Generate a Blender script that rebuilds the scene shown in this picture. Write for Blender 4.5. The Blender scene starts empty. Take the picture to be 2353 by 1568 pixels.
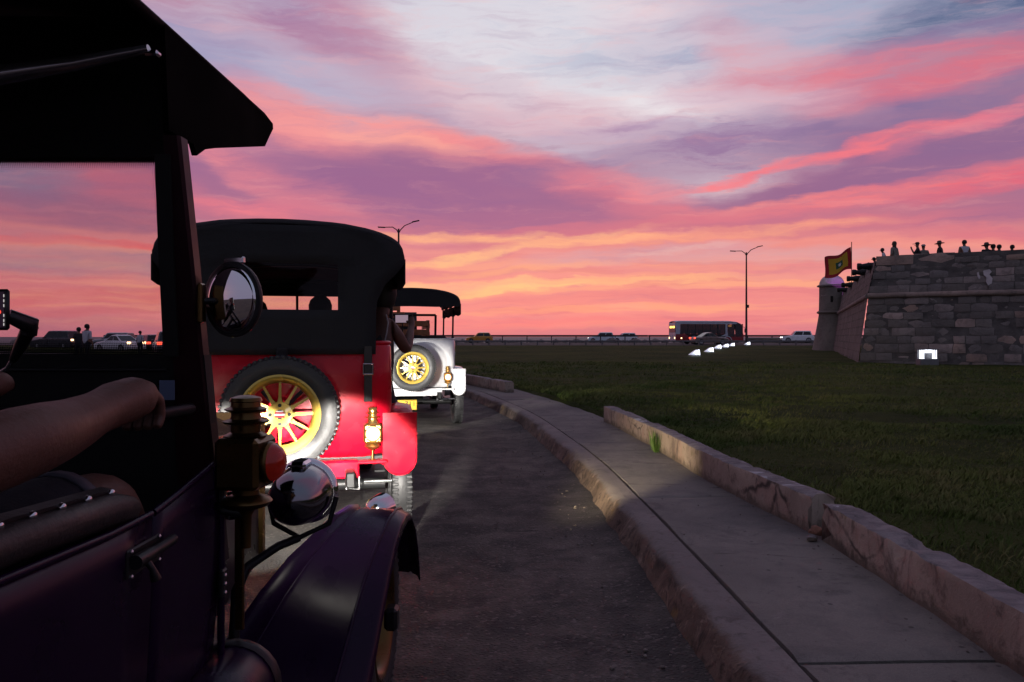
import bpy, bmesh, math, random
import numpy as np
from mathutils import Vector, Matrix, Euler
R = math.radians
random.seed(7)
rng = np.random.default_rng(7)
scene = bpy.context.scene
COL = scene.collection

# ------------------------------------------------------------------ camera
FPX, U0, V0, EYE = 1830.0, 1176.5, 774.0, 1.4      # focal length, horizon point (2353 px wide survey), eye height
cam_d = bpy.data.cameras.new('camera')
cam_d.sensor_width = 36.0
cam_d.lens = 28.0
cam_d.shift_y = -(784.0 - 774.0) / 2353.0
cam_d.clip_start = 0.02
cam_d.clip_end = 9000.0
cam = bpy.data.objects.new('camera', cam_d)
cam.location = (0, 0, EYE)
cam.rotation_euler = (R(90), 0, 0)
COL.objects.link(cam)
scene.camera = cam
scene.view_settings.view_transform = 'Standard'
scene.view_settings.look = 'None'
scene.view_settings.exposure = 0.0
scene.view_settings.gamma = 1.0
scene.cycles.use_denoising = True
scene.cycles.use_adaptive_sampling = True
scene.cycles.adaptive_threshold = 0.015
scene.cycles.adaptive_min_samples = 8
scene.cycles.max_bounces = 6
scene.cycles.diffuse_bounces = 2
scene.cycles.glossy_bounces = 3
scene.cycles.transparent_max_bounces = 16
scene.cycles.sample_clamp_indirect = 4.0
scene.cycles.blur_glossy = 0.5
scene.cycles.caustics_reflective = False
scene.cycles.caustics_refractive = False


def srgb(r, g, b):
    def f(c):
        c = c / 255.0
        return c / 12.92 if c <= 0.04045 else ((c + 0.055) / 1.055) ** 2.4
    return (f(r), f(g), f(b), 1.0)


# ------------------------------------------------------------------ dusk sky (world), by compass direction and elevation
world = bpy.data.worlds.new('World')
scene.world = world
world.use_nodes = True
world.cycles.sampling_method = 'MANUAL'
world.cycles.sample_map_resolution = 512
wt = world.node_tree
wt.nodes.clear()
WN, WL = wt.nodes, wt.links


def wnode(t, **kw):
    n = WN.new(t)
    for k, v in kw.items():
        setattr(n, k, v)
    return n


def wmath(op, a, b=None, clamp=False):
    n = wnode('ShaderNodeMath', operation=op, use_clamp=clamp)
    for i, x in enumerate((a, b)):
        if x is None:
            continue
        if isinstance(x, (int, float)):
            n.inputs[i].default_value = x
        else:
            WL.new(x, n.inputs[i])
    return n.outputs[0]


def wmaprange(x, a, b, c=0.0, d=1.0, kind='SMOOTHSTEP'):
    n = wnode('ShaderNodeMapRange', interpolation_type=kind)
    WL.new(x, n.inputs['Value'])
    for k, v in (('From Min', a), ('From Max', b), ('To Min', c), ('To Max', d)):
        n.inputs[k].default_value = v
    return n.outputs[0]


def wmix(fac, a, b, blend='MIX'):
    n = wnode('ShaderNodeMix', data_type='RGBA', blend_type=blend)
    for s, x in ((n.inputs[0], fac), (n.inputs[6], a), (n.inputs[7], b)):
        if isinstance(x, (int, float)):
            s.default_value = x
        elif isinstance(x, tuple):
            s.default_value = x
        else:
            WL.new(x, s)
    return n.outputs[2]


tc = wnode('ShaderNodeTexCoord')
sep = wnode('ShaderNodeSeparateXYZ')
WL.new(tc.outputs['Generated'], sep.inputs[0])
az = wmath('MULTIPLY', wmath('ARCTAN2', sep.outputs[0], sep.outputs[1]), 18.3)      # hundredths of the survey unit
el = wmath('MULTIPLY', wmath('ARCSINE', sep.outputs[2]), 18.3)
comb = wnode('ShaderNodeCombineXYZ')
WL.new(az, comb.inputs[0])
WL.new(el, comb.inputs[1])
comb.inputs[2].default_value = 1.0


def wnoise(vec, scale, detail, rough=0.5, sx=1.0, sy=1.0, rot=0.0, off=0.0):
    m = wnode('ShaderNodeMapping')
    m.inputs['Scale'].default_value = (sx, sy, 1)
    m.inputs['Rotation'].default_value = (0, 0, rot)
    m.inputs['Location'].default_value = (off, off * 0.37, 0)
    WL.new(vec, m.inputs[0])
    n = wnode('ShaderNodeTexNoise', noise_dimensions='2D')
    n.inputs['Scale'].default_value = scale
    n.inputs['Detail'].default_value = detail
    n.inputs['Roughness'].default_value = rough
    WL.new(m.outputs[0], n.inputs['Vector'])
    return n


def wvmath(op, a, b):
    n = wnode('ShaderNodeVectorMath', operation=op)
    for i, x in enumerate((a, b)):
        if isinstance(x, tuple):
            n.inputs[i].default_value = x
        else:
            WL.new(x, n.inputs[i])
    return n.outputs[0]


def wdot(a, b):
    n = wnode('ShaderNodeVectorMath', operation='DOT_PRODUCT')
    WL.new(a, n.inputs[0])
    n.inputs[1].default_value = b
    return n.outputs['Value']


def warp(vec, n, ax, ay):
    d = wvmath('SUBTRACT', n.outputs['Color'], (0.5, 0.5, 0.5))
    return wvmath('ADD', vec, wvmath('MULTIPLY', d, (ax, ay, 0.0)))


P0 = comb.outputs[0]
P1 = warp(P0, wnoise(P0, 0.35, 4, 0.55, 0.7, 1.5, 0.0, 3.1), 1.3, 0.55)
P2 = warp(P1, wnoise(P0, 1.1, 5, 0.6, 0.6, 2.6, 0.15, 11.0), 0.95, 0.32)
wisp = wnoise(P2, 0.9, 7, 0.66, 0.40, 2.8, -0.12, 5.0).outputs[0]
wispf = wmaprange(wisp, 0.32, 0.64, 0.38, 1.12, 'LINEAR')
sepw = wnode('ShaderNodeSeparateXYZ')
WL.new(P2, sepw.inputs[0])
elw = sepw.outputs[1]

# vertical colour run of the afterglow, horizon to zenith
ramp = wnode('ShaderNodeValToRGB')
stops = [(-9, (110, 92, 104)), (0.0, (210, 124, 134)), (0.3, (236, 140, 142)), (0.8, (242, 146, 142)), (1.25, (242, 150, 144)),
         (1.8, (236, 150, 146)), (2.35, (216, 124, 136)), (2.9, (176, 112, 142)), (3.8, (156, 106, 144)), (4.6, (170, 126, 154)),
         (5.3, (196, 164, 184)), (6.3, (202, 184, 202)), (7.4, (188, 182, 202)), (9.0, (152, 156, 180)), (13.0, (136, 142, 166)), (28.7, (126, 132, 156))]
LO, HI = -9.0, 28.8
cr = ramp.color_ramp
while len(cr.elements) < len(stops):
    cr.elements.new(0.5)
for e, (p, c) in zip(cr.elements, stops):
    e.position = (p - LO) / (HI - LO)
    e.color = srgb(*c)
WL.new(wmaprange(elw, LO, HI, 0, 1, 'LINEAR'), ramp.inputs[0])
sky = ramp.outputs[0]

# left and right flanks sink towards mauve
flank = wmaprange(wmath('ABSOLUTE', wmath('ADD', az, 0.6)), 5.5, 14.0)
lowband = wmaprange(el, 1.5, 5.0, 0.35, 1.0)
sky = wmix(wmath('MULTIPLY', wmath('MULTIPLY', flank, lowband), 0.8), sky, srgb(150, 112, 140))

# long thin stripes close to the horizon
stripe = wnoise(P1, 1.0, 5, 0.55, 0.10, 3.6, 0.0, 21.0).outputs[0]
smask = wmath('MULTIPLY', wmaprange(stripe, 0.48, 0.62), wmath('MULTIPLY', wmaprange(el, 2.3, 1.2), wmaprange(el, 0.12, 0.5)))
sky = wmix(wmath('MULTIPLY', smask, 0.55), sky, srgb(252, 172, 138))
stripe2 = wnoise(P1, 1.3, 5, 0.55, 0.12, 3.4, 0.0, 47.0).outputs[0]
smask2 = wmath('MULTIPLY', wmaprange(stripe2, 0.5, 0.66), wmaprange(el, 2.6, 1.0))
sky = wmix(wmath('MULTIPLY', smask2, 0.55), sky, srgb(216, 118, 132))

# cloud banks: (u, v, half length, half thickness, tilt, colour, weight, warp level)
CL = [
    (517, 52, 260, 48, -5, (182, 126, 156), .75, 2), (788, 52, 190, 62, -14, (160, 118, 158), .75, 2), (526, 131, 210, 36, -14, (150, 152, 190), .8, 1), (665, 183, 210, 52, -22, (176, 170, 197), .75, 1),
    (910, 90, 170, 50, -22, (202, 142, 164), .75, 2), (850, 140, 150, 36, -20, (186, 142, 168), .6, 2), (822, 220, 260, 52, -14, (190, 178, 200), .65, 1), (450, 180, 120, 90, -30, (150, 146, 182), .6, 1),
    (1350, 165, 370, 160, -20, (236, 228, 232), 1.5, 1), (1190, 60, 290, 95, -14, (212, 210, 222), 1.0, 1), (1600, 120, 200, 90, -20, (222, 196, 208), .7, 1),
    (1172, 236, 250, 46, -12, (216, 178, 192), .65, 2), (1303, 292, 220, 34, -4, (208, 164, 182), .65, 2), (1090, 180, 130, 26, -20, (200, 190, 206), .5, 2),
    (674, 275, 140, 40, -25, (236, 142, 150), .8, 2), (866, 306, 270, 40, -10, (246, 158, 156), .9, 2), (1128, 358, 240, 26, -10, (246, 148, 150), .9, 2), (1276, 384, 130, 15, -8, (252, 148, 147), .85, 2), (930, 325, 130, 14, -8, (255, 176, 160), .6, 2),
    (600, 375, 170, 50, -18, (212, 134, 154), .65, 1), (640, 419, 170, 34, -22, (246, 142, 146), .75, 2), (580, 474, 210, 20, 2, (244, 132, 142), .8, 2), (690, 458, 120, 14, -14, (240, 138, 144), .5, 2),
    (788, 408, 90, 18, -12, (150, 106, 146), .85, 2), (1041, 445, 360, 74, -3, (154, 102, 144), .95, 1), (1230, 424, 170, 24, -6, (158, 104, 144), .75, 2),
    (1460, 318, 220, 34, 3, (168, 144, 178), .7, 2), (1565, 367, 300, 38, 4, (150, 110, 150), .85, 1), (1783, 288, 380, 38, 8, (152, 122, 160), .8, 1), (2176, 238, 380, 34, 10, (136, 112, 152), .9, 1),
    (1957, 50, 560, 75, 3, (166, 174, 199), .85, 1), (2340, 15, 320, 85, 8, (96, 108, 142), 1.0, 1), (2132, 112, 320, 32, 4, (156, 130, 166), .65, 1),
    (1795, 160, 180, 52, -28, (230, 168, 178), .65, 2), (1957, 184, 320, 44, 0, (212, 130, 150), .75, 1), (2230, 160, 300, 36, 8, (218, 116, 134), .75, 1), (2060, 150, 200, 14, 6, (234, 124, 136), .5, 2), (1720, 232, 180, 26, -4, (212, 194, 210), .6, 2),
    (1650, 415, 85, 9, 11, (250, 130, 138), .9, 2), (1738, 392, 62, 9, 22, (248, 130, 138), .85, 2), (1865, 358, 170, 10, 13, (246, 124, 134), .9, 2), (2048, 318, 200, 12, 11, (242, 124, 136), .9, 2), (2260, 268, 210, 17, 15, (226, 126, 146), .85, 2),
    (2088, 382, 400, 36, 12, (142, 104, 144), .9, 1), (1850, 432, 280, 22, 7, (152, 104, 142), .75, 2),
    (1826, 471, 230, 17, 5, (248, 140, 138), .85, 2), (2088, 430, 330, 20, 8, (246, 126, 132), .85, 2), (2333, 402, 220, 22, 9, (236, 108, 124), .85, 2), (2263, 489, 230, 24, 4, (170, 108, 140), .85, 2), (2020, 508, 200, 12, 2, (228, 126, 136), .6, 2), (2300, 535, 220, 18, -5, (222, 122, 134), .7, 2),
    (1416, 436, 120, 32, -8, (244, 134, 142), .8, 2), (1538, 486, 140, 16, -6, (238, 132, 140), .7, 2), (1242, 489, 220, 22, 2, (170, 106, 142), .75, 2), (1330, 462, 100, 22, 2, (158, 104, 142), .7, 2), (1680, 500, 200, 16, 0, (204, 116, 138), .6, 2),
    (1128, 548, 280, 11, -1, (252, 178, 140), .85, 2), (1172, 576, 270, 9, 8, (255, 190, 142), .85, 2), (1608, 541, 320, 11, 2, (250, 166, 138), .85, 2), (1957, 558, 300, 11, -3, (244, 150, 138), .75, 2), (1360, 560, 150, 7, 5, (255, 184, 142), .6, 2),
    (1049, 566, 110, 11, -1, (204, 120, 140), .75, 2), (1400, 522, 260, 10, 2, (214, 118, 138), .6, 2), (1015, 629, 160, 9, 1, (214, 124, 138), .65, 2),
    (1477, 590, 240, 17, 4, (214, 158, 167), .9, 2), (1783, 594, 200, 17, 0, (216, 164, 168), .8, 2), (1560, 580, 100, 7, 8, (230, 182, 178), .6, 2), (1700, 625, 320, 10, 0, (226, 134, 142), .6, 2),
    (1172, 655, 320, 8, 0, (255, 194, 142), .9, 2), (1521, 650, 280, 6, 0, (252, 178, 140), .8, 2), (1130, 668, 150, 6, 2, (255, 202, 142), .8, 2), (1172, 625, 170, 7, 3, (252, 172, 138), .7, 2), (1800, 662, 260, 6, 0, (250, 168, 138), .7, 2),
    (1434, 690, 320, 11, 0, (230, 132, 138), .75, 1), (1346, 712, 360, 6, 0, (252, 166, 136), .65, 1), (1259, 742, 360, 10, 0, (238, 128, 134), .6, 1), (1900, 640, 200, 9, 0, (232, 142, 146), .6, 2),
    (200, 562, 420, 9, 0, (244, 108, 112), .9, 1), (230, 405, 240, 50, -16, (208, 118, 138), .8, 2), (40, 395, 130, 50, -10, (142, 128, 156), .8, 1), (200, 485, 300, 34, -3, (160, 108, 138), .8, 1),
    (220, 610, 330, 26, 0, (178, 136, 152), .85, 1), (250, 688, 260, 14, 3, (226, 114, 122), .8, 2), (120, 725, 250, 10, 2, (214, 112, 124), .7, 2), (150, 752, 300, 14, 0, (186, 118, 138), .6, 1),
]


def bcast(x):
    n = wnode('ShaderNodeCombineXYZ')
    for i in range(3):
        WL.new(x, n.inputs[i])
    return n.outputs[0]


def wmadd(a, k, c):
    n = wnode('ShaderNodeVectorMath', operation='MULTIPLY_ADD')
    for i, x in enumerate((a, k, c)):
        if isinstance(x, tuple):
            n.inputs[i].default_value = x
        else:
            WL.new(x, n.inputs[i])
    return n.outputs[0]


S_, T_ = bcast(sepw.outputs[0]), bcast(sepw.outputs[1])
SS, ST, TT, WW = wvmath('MULTIPLY', S_, S_), wvmath('MULTIPLY', S_, T_), wvmath('MULTIPLY', T_, T_), bcast(wispf)


def ellipse(u, v, hl, ht, tilt):
    a = math.atan((u - U0) / FPX)
    e = math.atan((V0 - v) / FPX * math.cos(a))
    sx, sy = hl / 100 * math.cos(a) ** 1.6, ht / 100 * math.cos(a)
    ct, st, ca, ce = math.cos(R(tilt)), math.sin(R(tilt)), a * 18.3, e * 18.3
    p = np.array([ct / sx, st / sx, -(ct * ca + st * ce) / sx])
    q = np.array([-st / sy, ct / sy, (st * ca - ct * ce) / sy])
    M = np.outer(p, p) + np.outer(q, q)
    return [M[0, 0], 2 * M[0, 1], M[1, 1], 2 * M[0, 2], 2 * M[1, 2], M[2, 2]]


while len(CL) % 3:
    CL.append((1176, 774, 10, 10, 0, (214, 118, 130), 0.0, 1))
for ci in range(0, len(CL), 3):
    trio = CL[ci:ci + 3]
    if ci and ci % 12 == 0:       # keeps the shader evaluating one batch after the other
        T_ = wmadd(sky, (1e-9, 1e-9, 1e-9), T_)
    k = np.array([ellipse(*t[:5]) for t in trio]).T
    k = [tuple(float(x) for x in row) for row in k]
    r = wmadd(T_, k[4], k[5])
    r = wmadd(S_, k[3], r)
    r = wmadd(TT, k[2], r)
    r = wmadd(ST, k[1], r)
    r = wmadd(SS, k[0], r)
    mr = wnode('ShaderNodeMapRange', data_type='FLOAT_VECTOR', interpolation_type='SMOOTHSTEP')
    WL.new(r, mr.inputs[6])
    for i, x in ((7, (2.7, 2.7, 2.7)), (8, (0.0, 0.0, 0.0)), (9, (0.0, 0.0, 0.0)), (10, tuple(t[6] for t in trio))):
        mr.inputs[i].default_value = x
    sp = wnode('ShaderNodeSeparateXYZ')
    WL.new(wvmath('MULTIPLY', mr.outputs[1], WW), sp.inputs[0])
    for i, t in enumerate(trio):
        sky = wmix(sp.outputs[i], sky, srgb(*t[5]))

fine_w = wnoise(P2, 1.5, 6, 0.60, 0.26, 2.4, 0.16, 31.0).outputs[0]
sky = wmix(wmaprange(fine_w, 0.52, 0.76, 0.0, 0.16), sky, srgb(252, 172, 168))
sky = wmix(wmaprange(fine_w, 0.48, 0.26, 0.0, 0.15), sky, srgb(150, 100, 145))
hsv = wnode('ShaderNodeHueSaturation')
hsv.inputs['Saturation'].default_value = 1.02
WL.new(sky, hsv.inputs['Color'])
sky = hsv.outputs[0]
# behind the viewer the dusk is plain blue grey and dimmer
back = wmaprange(sep.outputs[1], 0.55, -0.5)
sky = wmix(back, sky, wmix(wmaprange(el, 0.0, 12.0), srgb(122, 116, 140), srgb(118, 124, 148)))
nish = wnode('ShaderNodeTexSky', sky_type='NISHITA')
nish.sun_disc = False
nish.sun_elevation = R(1.0)
nish.sun_rotation = R(2.0)
sky = wmix(0.005, sky, nish.outputs[0], 'ADD')
bg = wnode('ShaderNodeBackground')
bg.inputs['Strength'].default_value = 1.0
WL.new(sky, bg.inputs[0])
wo = wnode('ShaderNodeOutputWorld')
WL.new(bg.outputs[0], wo.inputs[0])

# the sun has just gone under: only a faint warm glow is left along its bearing
sun_d = bpy.data.lights.new('sun', 'SUN')
sun_d.energy = 0.02
sun_d.angle = R(14)
sun_d.color = (1.0, 0.62, 0.45)
sun = bpy.data.objects.new('sun', sun_d)
sun.rotation_euler = (R(90 - 2.5), 0, R(180 - 2.0))
COL.objects.link(sun)

# ------------------------------------------------------------------ helpers
from mathutils import noise as mnoise


def at(u, v, Y):
    """real position of a surveyed point at distance Y"""
    return Vector(((u - U0) / FPX * Y, Y, EYE + (V0 - v) / FPX * Y))


def fbm(x, y, z=0.0, o=4):
    return mnoise.fractal(Vector((x, y, z)), 1.0, 2.0, o)


class MB:
    def __init__(s):
        s.v, s.f, s.m = [], [], []

    def add(s, vs, fs, M=None, mi=0):
        o = len(s.v)
        for p in vs:
            p = Vector(p)
            s.v.append(tuple(M @ p if M is not None else p))
        for f in fs:
            s.f.append(tuple(i + o for i in f))
            s.m.append(mi)
        return s

    def box(s, c, d, M=None, mi=0):
        x, y, z = d[0] / 2, d[1] / 2, d[2] / 2
        vs = [(c[0] + i * x, c[1] + j * y, c[2] + k * z) for i in (-1, 1) for j in (-1, 1) for k in (-1, 1)]
        return s.add(vs, [(0, 1, 3, 2), (4, 6, 7, 5), (0, 4, 5, 1), (2, 3, 7, 6), (0, 2, 6, 4), (1, 5, 7, 3)], M, mi)

    def cbox(s, c, d, b=0.01, M=None, mi=0):
        """chamfered box"""
        h = [d[0] / 2, d[1] / 2, d[2] / 2]
        b = min(b, min(h) * 0.95)
        vs, idx = [], {}
        for i in (-1, 1):
            for j in (-1, 1):
                for k in (-1, 1):
                    sg = (i, j, k)
                    for a in range(3):
                        p = [sg[t] * (h[t] - (0 if t == a else b)) + c[t] for t in range(3)]
                        idx[(sg, a)] = len(vs)
                        vs.append(p)
        fs = []
        for a in range(3):
            o1, o2 = (a + 1) % 3, (a + 2) % 3
            for sg in (-1, 1):
                q = []
                for p1, p2 in ((-1, -1), (1, -1), (1, 1), (-1, 1)):
                    t = [0, 0, 0]
                    t[a], t[o1], t[o2] = sg, p1, p2
                    q.append(idx[(tuple(t), a)])
                fs.append(q if sg > 0 else q[::-1])
        for a in range(3):
            o1, o2 = (a + 1) % 3, (a + 2) % 3
            for s1 in (-1, 1):
                for s2 in (-1, 1):
                    t0, t1 = [0, 0, 0], [0, 0, 0]
                    t0[a], t1[a] = -1, 1
                    t0[o1] = t1[o1] = s1
                    t0[o2] = t1[o2] = s2
                    q = [idx[(tuple(t0), o1)], idx[(tuple(t1), o1)], idx[(tuple(t1), o2)], idx[(tuple(t0), o2)]]
                    fs.append(q if s1 * s2 < 0 else q[::-1])
        for i in (-1, 1):
            for j in (-1, 1):
                for k in (-1, 1):
                    q = [idx[((i, j, k), a)] for a in range(3)]
                    fs.append(q if i * j * k > 0 else q[::-1])
        return s.add(vs, fs, M, mi)

    def loft(s, rings, closed=True, cap=True, M=None, mi=0, loop=False):
        n = len(rings[0])
        vs = [p for r in rings for p in r]
        fs = []
        R_ = len(rings)
        for i in range(R_ if loop else R_ - 1):
            i2 = (i + 1) % R_
            for j in range(n if closed else n - 1):
                k = (j + 1) % n
                fs.append((i * n + j, i * n + k, i2 * n + k, i2 * n + j))
        if cap and closed and not loop:
            fs.append(tuple(range(n))[::-1])
            fs.append(tuple(range((R_ - 1) * n, R_ * n)))
        return s.add(vs, fs, M, mi)

    def lathe(s, prof, seg=24, M=None, mi=0, cap=True):
        """profile of (radius, height) about local z"""
        rings = [[(r * math.cos(2 * math.pi * j / seg), r * math.sin(2 * math.pi * j / seg), z) for j in range(seg)] for r, z in prof]
        return s.loft(rings, True, cap, M, mi)

    def tube(s, pts, r, seg=8, cap=True, M=None, mi=0):
        pts = [Vector(p) for p in pts]
        rs = r if isinstance(r, (list, tuple)) else [r] * len(pts)
        rings = []
        t0 = (pts[1] - pts[0]).normalized()
        up = Vector((0, 0, 1)) if abs(t0.z) < 0.9 else Vector((1, 0, 0))
        n = (up - t0 * up.dot(t0)).normalized()
        for i, p in enumerate(pts):
            a = pts[max(i - 1, 0)]
            b = pts[min(i + 1, len(pts) - 1)]
            t = (b - a).normalized()
            n = (n - t * n.dot(t)).normalized()
            bn = t.cross(n)
            rings.append([p + (n * math.cos(2 * math.pi * j / seg) + bn * math.sin(2 * math.pi * j / seg)) * rs[i] for j in range(seg)])
        return s.loft(rings, True, cap, M, mi)

    def prism(s, poly, d0, d1, plane='xz', M=None, mi=0):
        """extrude a polygon; plane names the polygon's axes, the third axis runs d0..d1"""
        def put(a, b, d):
            return {'xz': (a, d, b), 'yz': (d, a, b), 'xy': (a, b, d)}[plane]
        n = len(poly)
        vs = [put(a, b, d0) for a, b in poly] + [put(a, b, d1) for a, b in poly]
        fs = [tuple(range(n))[::-1], tuple(range(n, 2 * n))]
        for i in range(n):
            k = (i + 1) % n
            fs.append((i, k, n + k, n + i))
        return s.add(vs, fs, M, mi)

    def grid(s, P, M=None, mi=0):
        """sheet from a 2d list of points"""
        return s.loft(P, False, False, M, mi)


def obj(name, mb, mat, parent=None, smooth=None, mods=None, recalc=True):
    me = bpy.data.meshes.new(name)
    me.from_pydata(mb.v, [], mb.f)
    mats = mat if isinstance(mat, (list, tuple)) else [mat]
    for m in mats:
        me.materials.append(m)
    if len(mats) > 1:
        me.polygons.foreach_set('material_index', mb.m)
    if recalc:
        bm = bmesh.new()
        bm.from_mesh(me)
        bmesh.ops.recalc_face_normals(bm, faces=bm.faces)
        bm.to_mesh(me)
        bm.free()
    if smooth is not None:
        me.polygons.foreach_set('use_smooth', [True] * len(me.polygons))
        if smooth < 179:
            me.set_sharp_from_angle(angle=R(smooth))
    me.update()
    o = bpy.data.objects.new(name, me)
    COL.objects.link(o)
    if parent is not None:
        o.parent = parent
    return o


def solid(o, t, off=0.0):
    m = o.modifiers.new('solid', 'SOLIDIFY')
    m.thickness, m.offset = t, off
    return o


def tag(o, label=None, cat=None, group=None, kind=None):
    if label:
        o['label'] = label
    if cat:
        o['category'] = cat
    if group:
        o['group'] = group
    if kind:
        o['kind'] = kind
    return o


def thing(name, label, cat, loc=(0, 0, 0), rz=0.0, group=None):
    o = bpy.data.objects.new(name, None)
    o.empty_display_size = 0.2
    COL.objects.link(o)
    o.location = loc
    o.rotation_euler = (0, 0, rz)
    return tag(o, label, cat, group)


def copy_tree(o, parent=None):
    c = o.copy()
    COL.objects.link(c)
    c.parent = parent
    for ch in list(o.children):
        copy_tree(ch, c)
    return c


def RX(a):
    return Matrix.Rotation(a, 4, 'X')


def RY(a):
    return Matrix.Rotation(a, 4, 'Y')


def RZ(a):
    return Matrix.Rotation(a, 4, 'Z')


def T(x, y, z):
    return Matrix.Translation((x, y, z))


def light(name, kind, loc, energy, color, parent=None, **kw):
    d = bpy.data.lights.new(name, kind)
    d.energy = energy
    d.color = color
    for k, v in kw.items():
        setattr(d, k, v)
    o = bpy.data.objects.new(name, d)
    o.location = loc
    COL.objects.link(o)
    if parent is not None:
        o.parent = parent
    return o


def aim(o, d):
    o.rotation_euler = Vector(d).to_track_quat('-Z', 'Y').to_euler()
    return o


# ------------------------------------------------------------------ materials
def mat(name, col, rough=0.5, metal=0.0, coat=0.0, var=0.12, vscale=6.0, bump=0.0, bscale=40.0, emit=None, estr=0.0, spec=0.5, coords='Object',
        rvar=0.08, detail=5.0, alpha=None, trans=0.0, ior=1.45, rand=0.0):
    m = bpy.data.materials.new(name)
    m.use_nodes = True
    nt = m.node_tree
    b = nt.nodes['Principled BSDF']
    tcn = nt.nodes.new('ShaderNodeTexCoord')
    nz = nt.nodes.new('ShaderNodeTexNoise')
    nz.inputs['Scale'].default_value = vscale
    nz.inputs['Detail'].default_value = detail
    nt.links.new(tcn.outputs[coords], nz.inputs['Vector'])
    hs = nt.nodes.new('ShaderNodeHueSaturation')
    mr = nt.nodes.new('ShaderNodeMapRange')
    mr.inputs['From Min'].default_value, mr.inputs['From Max'].default_value = 0.3, 0.7
    mr.inputs['To Min'].default_value, mr.inputs['To Max'].default_value = 1 - var, 1 + var
    nt.links.new(nz.outputs[0], mr.inputs['Value'])
    hs.inputs['Color'].default_value = (*col[:3], 1)
    val = mr.outputs[0]
    if rand:
        oi = nt.nodes.new('ShaderNodeObjectInfo')
        r2 = nt.nodes.new('ShaderNodeMapRange')
        r2.inputs['To Min'].default_value, r2.inputs['To Max'].default_value = 1 - rand, 1 + rand
        nt.links.new(oi.outputs['Random'], r2.inputs['Value'])
        mu = nt.nodes.new('ShaderNodeMath')
        mu.operation = 'MULTIPLY'
        nt.links.new(val, mu.inputs[0])
        nt.links.new(r2.outputs[0], mu.inputs[1])
        val = mu.outputs[0]
    nt.links.new(val, hs.inputs['Value'])
    nt.links.new(hs.outputs[0], b.inputs['Base Color'])
    rr = nt.nodes.new('ShaderNodeMapRange')
    rr.inputs['From Min'].default_value, rr.inputs['From Max'].default_value = 0.3, 0.7
    rr.inputs['To Min'].default_value, rr.inputs['To Max'].default_value = max(rough - rvar, 0.02), min(rough + rvar, 1)
    nt.links.new(nz.outputs[0], rr.inputs['Value'])
    nt.links.new(rr.outputs[0], b.inputs['Roughness'])
    b.inputs['Metallic'].default_value = metal
    b.inputs['Coat Weight'].default_value = coat
    b.inputs['Coat Roughness'].default_value = 0.04
    b.inputs['Specular IOR Level'].default_value = spec
    b.inputs['IOR'].default_value = ior
    b.inputs['Transmission Weight'].default_value = trans
    if emit:
        b.inputs['Emission Color'].default_value = (*emit[:3], 1)
        b.inputs['Emission Strength'].default_value = estr
    if alpha is not None:
        b.inputs['Alpha'].default_value = alpha
    if bump:
        n2 = nt.nodes.new('ShaderNodeTexNoise')
        n2.inputs['Scale'].default_value = bscale
        n2.inputs['Detail'].default_value = 6.0
        n2.inputs['Roughness'].default_value = 0.65
        nt.links.new(tcn.outputs[coords], n2.inputs['Vector'])
        bp = nt.nodes.new('ShaderNodeBump')
        bp.inputs['Strength'].default_value = 1.0
        bp.inputs['Distance'].default_value = bump
        nt.links.new(n2.outputs[0], bp.inputs['Height'])
        nt.links.new(bp.outputs[0], b.inputs['Normal'])
    return m


def glass_mat(name, tint, gloss=0.08, rough=0.02):
    """thin pane: tinted straight-through view plus a mirror-like surface reflection by viewing angle"""
    m = bpy.data.materials.new(name)
    m.use_nodes = True
    nt = m.node_tree
    nt.nodes.clear()
    tr = nt.nodes.new('ShaderNodeBsdfTransparent')
    tr.inputs[0].default_value = (*tint, 1)
    gl = nt.nodes.new('ShaderNodeBsdfGlossy')
    gl.inputs['Roughness'].default_value = rough
    fr = nt.nodes.new('ShaderNodeFresnel')
    fr.inputs[0].default_value = 1.0 + gloss * 6
    mx = nt.nodes.new('ShaderNodeMixShader')
    nt.links.new(fr.outputs[0], mx.inputs[0])
    nt.links.new(tr.outputs[0], mx.inputs[1])
    nt.links.new(gl.outputs[0], mx.inputs[2])
    o = nt.nodes.new('ShaderNodeOutputMaterial')
    nt.links.new(mx.outputs[0], o.inputs[0])
    return m


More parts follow.
